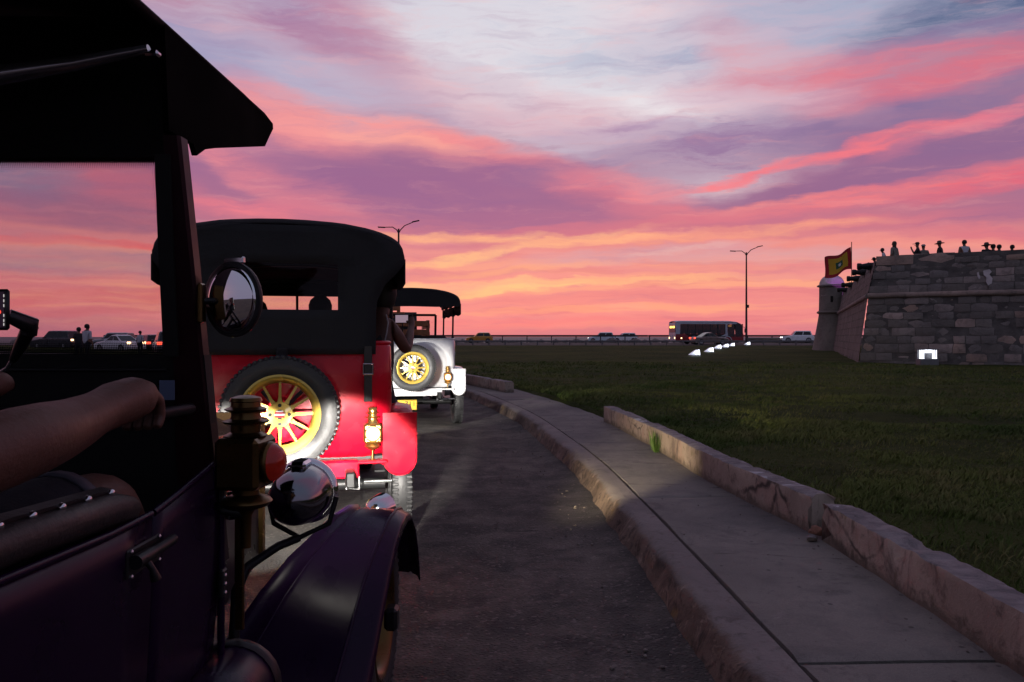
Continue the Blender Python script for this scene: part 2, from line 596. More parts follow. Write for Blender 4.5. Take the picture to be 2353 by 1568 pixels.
class NT:
    """small wrapper for hand-made node materials"""
    def __init__(s, name):
        s.m = bpy.data.materials.new(name)
        s.m.use_nodes = True
        s.nt = s.m.node_tree
        s.b = s.nt.nodes['Principled BSDF']
        s.tc = s.nt.nodes.new('ShaderNodeTexCoord')

    def n(s, t, ins=None, **kw):
        x = s.nt.nodes.new(t)
        for k, v in kw.items():
            setattr(x, k, v)
        for k, v in (ins or {}).items():
            s.set(x.inputs[k], v)
        return x

    def set(s, sock, v):
        if isinstance(v, bpy.types.NodeSocket):
            s.nt.links.new(v, sock)
        else:
            sock.default_value = v

    def noise(s, scale, detail=5, rough=0.55, vec=None, stretch=None, d=0.0):
        vec = vec or s.tc.outputs['Object']
        if stretch:
            mp = s.n('ShaderNodeMapping', {'Vector': vec, 'Scale': stretch})
            vec = mp.outputs[0]
        return s.n('ShaderNodeTexNoise', {'Vector': vec, 'Scale': scale, 'Detail': detail, 'Roughness': rough, 'Distortion': d}).outputs[0]

    def mr(s, x, a, b, c=0.0, d=1.0, kind='LINEAR'):
        return s.n('ShaderNodeMapRange', {'Value': x, 'From Min': a, 'From Max': b, 'To Min': c, 'To Max': d}, interpolation_type=kind).outputs[0]

    def mix(s, f, a, b, blend='MIX'):
        x = s.n('ShaderNodeMix', data_type='RGBA', blend_type=blend)
        s.set(x.inputs[0], f)
        s.set(x.inputs[6], (*a[:3], 1) if isinstance(a, tuple) else a)
        s.set(x.inputs[7], (*b[:3], 1) if isinstance(b, tuple) else b)
        return x.outputs[2]

    def math(s, op, a, b=0.0, clamp=False):
        return s.n('ShaderNodeMath', {0: a, 1: b}, operation=op, use_clamp=clamp).outputs[0]

    def bump(s, h, dist, strength=1.0):
        bp = s.n('ShaderNodeBump', {'Height': h, 'Distance': dist, 'Strength': strength})
        s.nt.links.new(bp.outputs[0], s.b.inputs['Normal'])

# ------------------------------------------------------------------ ground, road, pavement, lawn
def catmull(pts, n):
    pts = [Vector((*p, 0)) if len(p) == 2 else Vector(p) for p in pts]
    out = []
    P = [pts[0] * 2 - pts[1]] + pts + [pts[-1] * 2 - pts[-2]]
    for i in range(1, len(P) - 2):
        for k in range(n):
            t = k / n
            a, b, c, d = P[i - 1], P[i], P[i + 1], P[i + 2]
            out.append(0.5 * ((2 * b) + (c - a) * t + (2 * a - 5 * b + 4 * c - d) * t * t + (3 * b - a - 3 * c + d) * t ** 3))
    out.append(pts[-1])
    return out


def resample(pts, step):
    out = [pts[0].copy()]
    acc = 0.0
    for a, b in zip(pts, pts[1:]):
        L = (b - a).length
        while acc + L >= step:
            t = (step - acc) / L
            a = a.lerp(b, t)
            L = (b - a).length
            out.append(a.copy())
            acc = 0.0
        acc += L
    return out


GROOVE = [(1.10, -4), (1.10, 0), (1.095, 2), (1.085, 2.84), (1.055, 3.72), (1.03, 4.53), (.98, 5.93), (.89, 7.8), (.70, 9.8), (.31, 12.96), (-.38, 16.4), (-1.05, 18.9), (-3.2, 24.2), (-8, 32), (-16, 42), (-32, 56), (-62, 80)]
PZ = 0.17
gcurve = resample(catmull(GROOVE, 24), 0.06)


def curve_normals(c):
    ns = []
    for i in range(len(c)):
        t = (c[min(i + 1, len(c) - 1)] - c[max(i - 1, 0)]).normalized()
        ns.append(Vector((t.y, -t.x, 0)))        # to the right of travel
    return ns


gnorm = curve_normals(gcurve)


def edge_x(Y, off):
    """x of the line that runs off metres to the right of the groove, at distance Y"""
    best = None
    for p, n in zip(gcurve[::4], gnorm[::4]):
        q = p + n * off
        d = abs(q.y - Y)
        if best is None or d < best[0]:
            best = (d, q.x)
    return best[1]


# materials
a = NT('asphalt_worn')
big = a.noise(0.55, 4, 0.6)
mid = a.noise(3.2, 6, 0.65, d=0.4)
fine = a.noise(85, 4, 0.7)
vor = a.n('ShaderNodeTexVoronoi', {'Vector': a.tc.outputs['Object'], 'Scale': 55.0}, feature='F1')
peb = a.mr(vor.outputs['Distance'], 0.1, 0.55)
c = a.mix(a.mr(big, 0.38, 0.62), (.022, .020, .0175), (.090, .078, .066))
c = a.mix(a.mr(mid, 0.44, 0.60, 0, .8), c, (.016, .015, .016))
c = a.mix(a.mr(a.noise(1.7, 6, 0.7, d=0.8), 0.54, 0.64, 0, .8), c, (.105, .088, .078))
c = a.mix(a.mr(a.n('ShaderNodeSeparateColor', {0: vor.outputs['Color']}).outputs[0], 0.90, 1.0, 0, .8), c, (.16, .14, .13))
c = a.mix(a.mr(fine, 0.3, 0.7, 0.0, .6), c, (.018, .016, .016))
c = a.mix(a.mr(a.noise(.33, 6, .7, d=1.5), .50, .58, 0, .8), c, (.016, .0145, .0135))
c = a.mix(a.mr(a.noise(26, 3, .6), .62, .72, 0, .7), c, (.13, .115, .105))
crack = a.n('ShaderNodeTexVoronoi', {'Vector': a.n('ShaderNodeMapping', {'Vector': a.n('ShaderNodeMix', {0: 0.06, 4: a.tc.outputs['Object'], 5: a.n('ShaderNodeTexNoise', {'Vector': a.tc.outputs['Object'], 'Scale': 2.0, 'Detail': 6.0}).outputs['Color']}, data_type='VECTOR').outputs[1], 'Scale': (.55, .32, 1)}).outputs[0], 'Scale': 1.0}, feature='DISTANCE_TO_EDGE')
ck = a.math('MULTIPLY', a.mr(crack.outputs['Distance'], 0.002, 0.010, 1, 0), a.mr(a.noise(.8, 5, .7), .5, .58))
c = a.mix(a.math('MULTIPLY', ck, a.mr(big, 0.42, 0.6)), c, (.012, .011, .012))
a.nt.links.new(c, a.b.inputs['Base Color'])
a.set(a.b.inputs['Roughness'], a.mr(mid, 0.3, 0.7, .72, .92))
hgt = a.math('ADD', a.math('MULTIPLY', peb, -0.5), a.math('ADD', a.math('MULTIPLY', mid, 1.2), a.math('MULTIPLY', ck, -1.5)))
a.bump(hgt, 0.012)
M_ASPH = a.m

a = NT('pavement_concrete')
big = a.noise(0.9, 5, 0.6)
mid = a.noise(5, 6, 0.65)
fine = a.noise(120, 3, 0.7)
c = a.mix(a.mr(big, .35, .65), (.165, .155, .140), (.255, .238, .208))
c = a.mix(a.mr(mid, .5, .72, 0, .55), c, (.105, .095, .094))
c = a.mix(a.mr(a.noise(1.6, 7, .7, d=1.0), .60, .70, 0, .6), c, (.33, .30, .28))
sp = a.n('ShaderNodeTexVoronoi', {'Vector': a.tc.outputs['Object'], 'Scale': 7.0}, feature='F1')
c = a.mix(a.mr(sp.outputs['Distance'], .06, .10, .8, 0), c, (.05, .045, .045))
wv = a.n('ShaderNodeMix', {0: 0.10, 4: a.tc.outputs['Object'], 5: a.n('ShaderNodeTexNoise', {'Vector': a.tc.outputs['Object'], 'Scale': 3.0, 'Detail': 6.0}).outputs['Color']}, data_type='VECTOR').outputs[1]
pc_ = a.n('ShaderNodeTexVoronoi', {'Vector': a.n('ShaderNodeMapping', {'Vector': wv, 'Scale': (.25, .62, 1), 'Location': (.2, .33, 0)}).outputs[0], 'Scale': 1.0}, feature='DISTANCE_TO_EDGE')
c = a.mix(a.math('MULTIPLY', a.mr(pc_.outputs['Distance'], .002, .009, .9, 0), a.mr(a.noise(1.4, 5, .7), .46, .56)), c, (.03, .026, .025))
c = a.mix(a.mr(a.noise(.6, 6, .7, d=1.0), .50, .62, 0, .6), c, (.10, .094, .096))
c = a.mix(a.mr(a.noise(2.6, 7, .75, d=1.2), .55, .62, 0, .5), c, (.085, .078, .078))
c = a.mix(a.mr(fine, .3, .7, 0, .35), c, (.065, .06, .06))
a.nt.links.new(c, a.b.inputs['Base Color'])
a.set(a.b.inputs['Roughness'], .88)
a.bump(a.math('ADD', fine, a.math('MULTIPLY', mid, 2.0)), .007)
M_PAVE = a.m

a = NT('kerb_concrete')
big = a.noise(1.3, 5, 0.65, d=.6)
mid = a.noise(9, 6, 0.7, d=.5)
c = a.mix(a.mr(big, .38, .62), (.085, .058, .044), (.17, .125, .10))
c = a.mix(a.mr(mid, .50, .62, 0, .85), c, (.030, .022, .018))
c = a.mix(a.mr(a.noise(5, 7, .75, d=1.4), .56, .64, 0, .85), c, (.26, .20, .16))
c = a.mix(a.mr(a.noise(2.2, 5, .7), .58, .68, 0, .7), c, (.24, .155, .045))
up = a.n('ShaderNodeSeparateXYZ', {0: a.n('ShaderNodeNewGeometry').outputs['Normal']}).outputs[2]
ct = a.mix(a.mr(big, .35, .65), (.14, .125, .12), (.225, .20, .188))
ct = a.mix(a.mr(mid, .54, .68, 0, .6), ct, (.06, .05, .045))
c = a.mix(a.mr(a.math('ADD', up, a.mr(mid, .3, .7, -.15, .15)), .70, .92), c, ct)
a.nt.links.new(c, a.b.inputs['Base Color'])
a.set(a.b.inputs['Roughness'], .9)
a.bump(a.math('ADD', mid, a.math('MULTIPLY', a.noise(60, 4, .7), .5)), .012)
M_KERB = a.m

a = NT('old_plaster_wall')
big = a.noise(1.5, 5, 0.6, d=.5)
mid = a.noise(7, 7, 0.7, d=.7)
c = a.mix(a.mr(big, .38, .62), (.30, .235, .19), (.44, .36, .29))
c = a.mix(a.mr(mid, .54, .66, 0, .85), c, (.12, .09, .075))
c = a.mix(a.mr(a.noise(3.2, 7, .72, vec=None, stretch=(1, 1, .45), d=.8), .56, .64, 0, .7), c, (.14, .115, .05))
c = a.mix(a.mr(a.noise(2.4, 5, .6), .55, .62, 0, .6), c, (.40, .27, .22))
c = a.mix(a.mr(a.noise(2.3, 6, .7, stretch=(1, 1, .5), d=1.0), .54, .62, 0, .75), c, (.13, .10, .085))
wv = a.n('ShaderNodeMix', {0: 0.10, 4: a.tc.outputs['Object'], 5: a.n('ShaderNodeTexNoise', {'Vector': a.tc.outputs['Object'], 'Scale': 4.0, 'Detail': 6.0}).outputs['Color']}, data_type='VECTOR').outputs[1]
pc_ = a.n('ShaderNodeTexVoronoi', {'Vector': wv, 'Scale': 1.5}, feature='DISTANCE_TO_EDGE')
c = a.mix(a.math('MULTIPLY', a.mr(pc_.outputs['Distance'], .004, .018, .9, 0), a.mr(a.noise(1.1, 5, .7), .46, .56)), c, (.045, .036, .03))
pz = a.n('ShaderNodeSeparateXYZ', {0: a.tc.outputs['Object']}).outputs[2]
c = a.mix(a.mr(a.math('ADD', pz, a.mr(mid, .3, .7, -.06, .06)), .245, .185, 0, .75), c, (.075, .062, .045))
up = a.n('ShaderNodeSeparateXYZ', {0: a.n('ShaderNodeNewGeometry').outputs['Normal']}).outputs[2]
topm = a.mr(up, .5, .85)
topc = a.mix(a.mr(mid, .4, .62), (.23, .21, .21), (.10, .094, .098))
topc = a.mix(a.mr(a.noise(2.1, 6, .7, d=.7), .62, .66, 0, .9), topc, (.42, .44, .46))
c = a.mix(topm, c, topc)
a.nt.links.new(c, a.b.inputs['Base Color'])
a.set(a.b.inputs['Roughness'], .9)
a.bump(a.math('ADD', mid, a.math('MULTIPLY', a.noise(70, 4, .7), .4)), .010)
M_PLAST = a.m

a = NT('lawn_soil')
big = a.noise(.16, 5, .6)
mid = a.noise(1.1, 6, .7, d=.5)
st = a.noise(.9, 6, .65, stretch=(.35, 1.6, 1))
c = a.mix(a.mr(big, .38, .62), (.028, .046, .008), (.066, .080, .018))
c = a.mix(a.mr(mid, .5, .68, 0, .7), c, (.018, .026, .008))
c = a.mix(a.mr(st, .55, .70, 0, .7), c, (.075, .072, .022))
a.nt.links.new(c, a.b.inputs['Base Color'])
a.set(a.b.inputs['Roughness'], .95)
a.set(a.b.inputs['Specular IOR Level'], .1)
a.bump(a.math('ADD', a.math('MULTIPLY', mid, 2), a.noise(18, 5, .7)), .08)
M_LAWN = a.m

a = NT('grass_blade')
oi = a.noise(.35, 4, .6)
c = a.mix(a.mr(oi, .4, .6), (.055, .088, .016), (.130, .148, .036))
c = a.mix(a.mr(a.noise(.9, 5, .7, stretch=(.5, 1.4, 1)), .54, .64, 0, .7), c, (.035, .045, .014))
c = a.mix(a.mr(a.noise(1.9, 4, .6), .52, .7, 0, .8), c, (.17, .15, .06))
a.nt.links.new(c, a.b.inputs['Base Color'])
a.set(a.b.inputs['Roughness'], .8)
a.set(a.b.inputs['Specular IOR Level'], .2)
M_BLADE = a.m

M_EARTH = mat('dry_earth', (.085, .066, .042), .95, var=.45, vscale=.25, bump=.05, bscale=3)
M_SEA = mat('sea_water', (.10, .085, .09), .55, var=.1, vscale=.05, bump=.25, bscale=.4)
M_DARKJOINT = mat('joint_dirt', (.018, .016, .014), .95, bump=.01, bscale=30)
M_WEED = mat('weed_green', (.07, .14, .025), .6, var=.3, vscale=30)
M_ROCK = mat('sea_rock', (.20, .17, .15), .95, var=.35, vscale=1.2, bump=.08, bscale=3)
M_PLASTER_CHIP = mat('broken_brick', (.24, .12, .08), .95, var=.3, vscale=20, bump=.01, bscale=40)


def hterr(X, Y):
    t = min(max((Y - 22) / 26, 0), 1)
    t = t * t * (3 - 2 * t)
    return -0.06 + 0.22 * t + 0.02 * fbm(X * .1, Y * .1)


# far-reaching ground
mb = MB()
xs = [-1500, -600, -250, -120] + list(range(-90, 100, 10)) + [140, 260, 600, 1500]
ys = [-800, -250, -90, -40, -20, -10] + list(range(-5, 84, 5)) + [84, 118]
mb.grid([[(x, y, hterr(x, y) if y < 84 else (.2 if y < 100 else .3)) for x in xs] for y in ys])
tag(obj('ground', mb, M_EARTH, smooth=180), kind='structure')
mb = MB()
mb.grid([[(x, y, -1.2) for x in (-7000, -600, 0, 600, 7000)] for y in (112, 300, 1500, 8000)])
tag(obj('sea', mb, M_SEA), kind='structure')

# carriageway
rows = []
rc = resample(catmull(GROOVE, 24), 0.35)
rn = curve_normals(rc)
offs = [-7.6, -5.5, -3.6, -2.4, -1.6, -1.1, -.7, -.45, -.25, -.14]
for p, n in zip(rc, rn):
    row = []
    for o in offs:
        q = p + n * o
        z = .012 * fbm(q.x * .9, q.y * .9, 2) + .004 * fbm(q.x * 4, q.y * 4, 5)
        if q.y > 22:
            z += hterr(q.x, q.y) + .08
        row.append((q.x, q.y, z + (.02 if o > -.3 else 0)))
    rows.append(row)
mb = MB()
mb.grid(rows)
tag(obj('road', mb, M_ASPH, smooth=180), kind='structure')

# kerb: worn rounded nosing, uneven
prof = [(-.275, -.06), (-.262, .01), (-.240, .06), (-.222, .105), (-.205, .140), (-.182, .160), (-.150, .169), (-.09, .172), (-.012, .171), (-.006, .130), (-.004, .06)]
rows = []
kc = [(p, n) for p, n in zip(gcurve, gnorm) if p.y < 34]
for i, (p, n) in enumerate(kc):
    row = []
    s = i * .06
    w = .5 + .5 * fbm(s * .55, 3.3, 1, 3)
    for j, (o, z) in enumerate(prof):
        d = fbm(p.x * 3, p.y * 3, j * .35, 5)
        d2 = fbm(p.x * 14, p.y * 14, j * .9, 4)
        k = (.012 + .018 * w) * d + .011 * d2
        amp = 1.0 if 1 <= j <= 5 else .25
        q = p + n * (o - .6 * k * amp)
        zz = z + .45 * k * amp - (.012 * w if 2 <= j <= 5 else 0)
        row.append((q.x, q.y, zz))
    rows.append(row)
mb = MB()
mb.grid(rows)
tag(obj('kerb', mb, M_KERB, smooth=60), kind='structure')

# pavement of cast slabs, each one a piece
pav = bpy.data.objects.new('pavement', None)
COL.objects.link(pav)
tag(pav, kind='structure')
joints = [-3.9, -3.1, -.05, 3.02, 6.1, 9.25, 12.4, 15.5, 18.6, 21.8, 25.0, 28.2, 31.5]
rows_all = []
for p, n in kc:
    rows_all.append((p, n))
random.seed(3)
for a0, a1 in zip(joints, joints[1:]):
    seg = [(p, n) for p, n in rows_all if a0 + .02 <= p.y <= a1 - .02]
    if len(seg) < 3:
        continue
    d0, d1 = seg[0][0].y - a0, a1 - seg[-1][0].y
    g0, g1 = (.007 if a0 < 4 else .017), (.007 if a1 < 4 else .017)
    seg = [(seg[0][0] - (seg[1][0] - seg[0][0]).normalized() * (d0 - g0), seg[0][1])] + seg + [(seg[-1][0] + (seg[-1][0] - seg[-2][0]).normalized() * (d1 - g1), seg[-1][1])]
    dz = random.uniform(-.004, .006)
    top = []
    for i, (p, n) in enumerate(seg):
        e = min(i, len(seg) - 1 - i)
        sk = (-.010 if e == 0 else 0)
        W = .98
        row = []
        for o in (.008, .012, .03, .2, .4, .6, .8, W - .02, W):
            q = p + n * (o + (.006 * fbm(p.y * 2.2, 7.7) if o < .1 else 0))
            # cross joints lie square to the walk but run slightly ragged
            q.y += (.014 * fbm(o * 6, a0, 1) if e == 0 else 0)
            z = PZ + dz + .006 * fbm(q.x * 1.1, q.y * 1.1, 9) + sk - (.05 if o == .008 else 0)
            row.append((q.x, q.y, z))
        top.append(row)
    first = [(x, y, z - .09) for x, y, z in top[0]]
    last = [(x, y, z - .09) for x, y, z in top[-1]]
    mb = MB()
    mb.grid([first] + top + [last])
    obj('paving_slab', mb, M_PAVE, pav, smooth=50)
mb = MB()
mb.grid([[tuple((p + n * o) + Vector((0, 0, .118))) for o in (-.03, .3, .7, 1.0)] for p, n in rows_all[::3]])
obj('bedding', mb, M_DARKJOINT, pav)

# lawn
ROWY = [-6, -3] + list(np.arange(-2, 14, .35)) + list(np.arange(14, 40, .9)) + list(np.arange(40, 86, 2.4)) + [86]


def hlawn(X, Y):
    b = .20 + .10 * min(max((Y - 6) / 30, 0), 1) + .16 * min(max((Y - 36) / 46, 0), 1)
    und = .05 * fbm(X * .22, Y * .3, 4) + .035 * fbm(X * 1.0, Y * 1.4, 8)
    return b + und * min(1, (Y + 8) / 12)


rows = []
for Y in ROWY:
    e = edge_x(Y, .93) if Y < 33 else edge_x(Y, .3)
    row = []
    ts = [0, .02, .10, .3, .6, 1.0, 1.5, 2.1, 2.8, 3.6, 4.6, 5.8, 7.2, 9, 11, 13.5, 17, 22, 28, 36, 46, 60, 90, 140]
    for t in ts:
        X = e + t
        z = hlawn(X, Y)
        if t < .3:
            z = (PZ - .03 if t == 0 else PZ + .005) * (1 - t / .3) + z * (t / .3)
        row.append((X, Y, z))
    rows.append(row)
mb = MB()
mb.grid(rows)
tag(obj('lawn', mb, M_LAWN, smooth=180), kind='structure')


# grass blades over the nearer lawn (nobody could count them)
def make_grass():
    rg = np.random.default_rng(5)
    V, F = [], []
    Ys, Xs = [], []
    for (y0, y1, n, hw) in ((-.5, 3, 9000, 5), (3, 6, 42000, 6.5), (6, 11, 60000, 9.0), (11, 20, 52000, 14), (20, 34, 34000, 22)):
        y = rg.uniform(y0, y1, n)
        ex = np.interp(y, EY, EX)
        x = ex + .02 + rg.uniform(0, 1, n) ** 1.25 * hw
        Ys.append(y)
        Xs.append(x)
    return np.concatenate(Xs), np.concatenate(Ys)


EY = np.arange(-4, 36, .5)
EX = np.array([edge_x(y, .95) for y in EY])
gx, gy = make_grass()
# the low walls keep their own strip clear
wall_x = np.interp(gy, [-3, 3, 5, 7, 9, 11.7], [2.05, 2.04, 2.06, 1.86, 1.76, 1.56])
worn = np.array([fbm(x * .28 + 5, y * .42, 12, 3) for x, y in zip(gx, gy)])
keep = ~((gy < 11.9) & (gx < wall_x)) & ~((worn > .12) & (rng.random(len(gx)) < .8))
gx, gy = gx[keep], gy[keep]
n = len(gx)
gz = np.array([hlawn(x, y) for x, y in zip(gx, gy)]) - .01
rg = np.random.default_rng(9)
dist = np.hypot(gx, gy)
pat = np.array([fbm(x * .45, y * .7, 3, 3) for x, y in zip(gx, gy)])
h = (.022 + .035 * rg.random(n)) * (1 + .9 * np.clip(pat, -.6, 1)) * (1 + .012 * dist)
w = (.004 + .004 * rg.random(n)) * (1 + .11 * dist)
ang = rg.uniform(0, 2 * np.pi, n)
lean = h * (.35 + .9 * rg.random(n))
la = rg.normal(0.4, 1.1, n)
dx, dy = np.cos(ang) * w / 2, np.sin(ang) * w / 2
lx, ly = np.cos(la) * lean, np.sin(la) * lean
vs = np.empty((n, 5, 3))
vs[:, 0] = np.c_[gx - dx, gy - dy, gz]
vs[:, 1] = np.c_[gx + dx, gy + dy, gz]
vs[:, 2] = np.c_[gx - dx * .8 + lx * .4, gy - dy * .8 + ly * .4, gz + h * .65]
vs[:, 3] = np.c_[gx + dx * .8 + lx * .4, gy + dy * .8 + ly * .4, gz + h * .65]
vs[:, 4] = np.c_[gx + lx, gy + ly, gz + h]
me = bpy.data.meshes.new('grass')
base = (np.arange(n) * 5)[:, None]
lv = np.concatenate([(base + np.array([0, 1, 3, 2])), (base + np.array([2, 3, 4]))], axis=1).ravel()
me.vertices.add(n * 5)
me.vertices.foreach_set('co', vs.reshape(-1).astype(np.float32))
me.loops.add(len(lv))
me.loops.foreach_set('vertex_index', lv.astype(np.int32))
me.polygons.add(2 * n)
ls = np.empty(2 * n, np.int32)
ls[0::2] = np.arange(n) * 7
ls[1::2] = np.arange(n) * 7 + 4
me.polygons.foreach_set('loop_start', ls)
me.materials.append(M_BLADE)
me.update(calc_edges=True)
me.validate()
go = bpy.data.objects.new('grass', me)
COL.objects.link(go)
tag(go, 'short uneven dark green grass covering the lawn beside the pavement', 'grass', kind='stuff')

# low boundary walls along the pavement
WALLLINE = [(1.86, -3.0), (1.86, -1), (1.86, 1), (1.85, 2.86), (1.865, 3.67), (1.87, 4.24), (1.865, 4.97), (1.79, 5.6), (1.66, 6.88), (1.57, 8.72), (1.45, 10.4), (1.335, 11.7)]
wcurve = resample(catmull(WALLLINE, 24), .035)
wnorm = curve_normals(wcurve)


def low_wall(name, label, y0, y1, seed, hfun, width=.175, curve=None, norm=None, jag0=0.0, jag1=0.0):
    cs = [(p, n) for p, n in zip(curve or wcurve, norm or wnorm) if y0 <= p.y <= y1]
    rows = []
    base = cs[0][0]
    prof = [(0, -.10), (0, 0), (.0, .3), (.0, .62), (.002, .86), (.012, .97), (.035, 1.0), (.5, 1.01), (.9, 1.0), (.985, .96), (1.0, .85), (1.0, .3), (1.0, -.1)]
    N = len(cs)
    for i, (p, n) in enumerate(cs):
        H = hfun(p.y)
        e = min(i, N - 1 - i)
        row = []
        for j, (o, zf) in enumerate(prof):
            d = fbm(p.x * 4 + seed, p.y * 4, j * .3, 5)
            d2 = fbm(p.x * 16 + seed, p.y * 16, j * .8, 4)
            chip = max(0, fbm(p.x * 2.1 + seed, p.y * 2.1, 2.2, 4) - .35) * .07 if 4 <= j <= 9 else 0
            k = .006 * d + .004 * d2 - chip
            oo = o * width + (-k if o < .5 else k)
            z = PZ + H * max(zf, 0) + (zf * .6 if zf < 0 else 0) + (.9 * k if zf > .8 else 0)
            q = p + n * oo
            if e == 0:
                q = q + (cs[min(1, N - 1)][0] - p if i == 0 else Vector()) * 0
            sh = (jag0 if i < N / 2 else -jag1)
            if e < 4:
                q = q + Vector((0, 1, 0)) * sh * (1 - e / 4) * fbm(j * .9 + seed, zf * 2.5, 1) * 1.6
            row.append((q.x - base.x, q.y - base.y, z))
        rows.append(row)
    mb = MB()
    mb.loft(rows, True, True)
    o = obj(name, mb, M_PLAST, smooth=45)
    o.location = (base.x, base.y, 0)
    return tag(o, label, 'low wall')


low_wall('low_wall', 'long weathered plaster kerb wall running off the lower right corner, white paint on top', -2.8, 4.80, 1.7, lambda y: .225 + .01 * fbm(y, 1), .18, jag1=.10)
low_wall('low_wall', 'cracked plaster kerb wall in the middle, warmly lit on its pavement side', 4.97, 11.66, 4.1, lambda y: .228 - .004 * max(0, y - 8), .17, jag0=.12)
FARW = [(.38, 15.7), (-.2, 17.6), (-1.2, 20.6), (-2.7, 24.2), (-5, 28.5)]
fw = resample(catmull(FARW, 20), .07)
low_wall('low_wall', 'short dark stub of kerb wall beyond the white car, at the far pavement bend', 17.4, 28, 6.6, lambda y: .24, .2, fw, curve_normals(fw))


# broken bits lying in the gap of the wall, and along its foot
def rubble(name, label, loc, r, seed, m):
    random.seed(seed)
    bm = bmesh.new()
    bmesh.ops.create_icosphere(bm, subdivisions=2, radius=r)
    for v in bm.verts:
        d = 1 + .35 * fbm(v.co.x / r + seed, v.co.y / r, v.co.z / r, 3)
        v.co = Vector((v.co.x * d * 1.2, v.co.y * d, v.co.z * d * .7))
    me = bpy.data.meshes.new(name)
    bm.to_mesh(me)
    bm.free()
    me.materials.append(m)
    o = bpy.data.objects.new(name, me)
    COL.objects.link(o)
    o.location = loc
    return tag(o, label, 'rubble')


rubble('broken_brick', 'reddish broken brick lying in the gap of the kerb wall', (1.86, 4.87, .215), .04, 2, M_PLASTER_CHIP)
rubble('plaster_lump', 'pale crumbled plaster lump at the foot of the wall gap', (1.80, 4.78, .19), .028, 5, M_PLAST)


# tuft of weed at the wall foot
def weed(loc, n, hmax, label, seed):
    random.seed(seed)
    mb = MB()
    for i in range(n):
        a = random.uniform(0, 2 * math.pi)
        r0 = random.uniform(0, .05)
        h = hmax * random.uniform(.45, 1)
        ln = random.uniform(.1, .5) * h
        b = Vector((r0 * math.cos(a) * .6, r0 * math.sin(a) * 2.6, 0))
        wv = Vector((-math.sin(a + 1), math.cos(a + 1), 0)) * .0045
        d = Vector((math.cos(a) * ln * .7, math.sin(a) * ln, h))
        q = [b - wv, b + wv, b + d * .6 + wv * .8 + Vector((0, 0, h * .06)), b + d * .6 - wv * .8 + Vector((0, 0, h * .06)), b + d]
        mb.add(q, [(0, 1, 2, 3), (3, 2, 4)])
    o = obj('weed_tuft', mb, M_WEED, recalc=False)
    o.location = loc
    return tag(o, label, 'weed')


weed((1.535, 8.55, .165), 60, .27, 'bright green grass tuft sprouting at the foot of the warmly lit kerb wall', 3)


# grit and crumbs of concrete in the gutter and along the wall foot
random.seed(77)
mb = MB()
ICO = bmesh.new()
bmesh.ops.create_icosphere(ICO, subdivisions=1, radius=1.0)
ico_v = [v.co.copy() for v in ICO.verts]
ico_f = [[v.index for v in f.verts] for f in ICO.faces]
ICO.free()
near = [(p, n) for p, n in zip(gcurve, gnorm) if 1.5 < p.y < 15]
for k in range(520):
    p, n = random.choice(near)
    if k < 330:
        q = p + n * (-.27 - abs(random.gauss(0, .22)))
        z = .006
    elif k < 430:
        q = p + n * random.uniform(.03, .75)
        z = PZ + .004
    else:
        q = p + n * (.80 - abs(random.gauss(0, .05)))
        z = PZ + .004
    r = random.uniform(.003, .011) * (1.0 if k < 330 else .7)
    sx, sy, sz = random.uniform(.7, 1.5), random.uniform(.7, 1.5), random.uniform(.5, .9)
    mb.add([(q.x + v.x * r * sx, q.y + v.y * r * sy, z + v.z * r * sz) for v in ico_v], ico_f)
tag(obj('grit', mb, mat('grit_stone', (.16, .14, .125), .95, var=.4, vscale=30)), 'small grit and concrete crumbs scattered along the gutter and pavement', 'grit', kind='stuff')

# ------------------------------------------------------------------ stone bastion on the right
a = NT('fort_stone')
oi = a.n('ShaderNodeObjectInfo').outputs['Random']
big = a.noise(.7, 5, .6)
mid = a.noise(4, 7, .7, d=.5)
c = a.n('ShaderNodeValToRGB', {0: oi})
els = c.color_ramp.elements
els[0].position, els[0].color = 0, (.17, .15, .13, 1)
els[1].position, els[1].color = 1, (.50, .40, .36, 1)
for p, k in ((.35, (.27, .235, .205, 1)), (.62, (.21, .19, .175, 1)), (.84, (.40, .33, .29, 1)), (.93, (.46, .31, .23, 1))):
    e = els.new(p)
    e.color = k
c = a.mix(a.mr(big, .4, .62, 0, .55), c.outputs[0], (.12, .11, .10))
c = a.mix(a.mr(mid, .5, .7, 0, .6), c, (.10, .09, .08))
c = a.mix(a.mr(a.noise(1.3, 6, .7, d=.8), .63, .72, 0, .7), c, (.55, .49, .45))
a.nt.links.new(c, a.b.inputs['Base Color'])
a.set(a.b.inputs['Roughness'], .95)
a.bump(a.math('ADD', mid, a.math('MULTIPLY', a.noise(22, 5, .7), .6)), .05)
M_STONE = a.m

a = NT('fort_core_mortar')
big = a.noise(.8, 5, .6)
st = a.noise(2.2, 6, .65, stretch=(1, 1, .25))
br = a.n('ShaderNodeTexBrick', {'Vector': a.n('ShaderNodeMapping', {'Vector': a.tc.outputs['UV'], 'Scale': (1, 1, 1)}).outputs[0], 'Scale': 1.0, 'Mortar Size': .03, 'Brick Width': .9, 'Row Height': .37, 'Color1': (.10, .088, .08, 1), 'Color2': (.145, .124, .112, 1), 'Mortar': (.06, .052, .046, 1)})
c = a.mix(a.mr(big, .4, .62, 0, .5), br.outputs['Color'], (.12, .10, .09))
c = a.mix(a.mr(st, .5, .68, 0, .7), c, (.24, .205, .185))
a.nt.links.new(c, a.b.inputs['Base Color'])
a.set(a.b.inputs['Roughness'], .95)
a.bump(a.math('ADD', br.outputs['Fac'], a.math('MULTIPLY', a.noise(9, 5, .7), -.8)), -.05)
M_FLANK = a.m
M_MORTAR = mat('fort_joint_mortar', (.11, .10, .09), .95, var=.4, vscale=2.5, bump=.03, bscale=12)
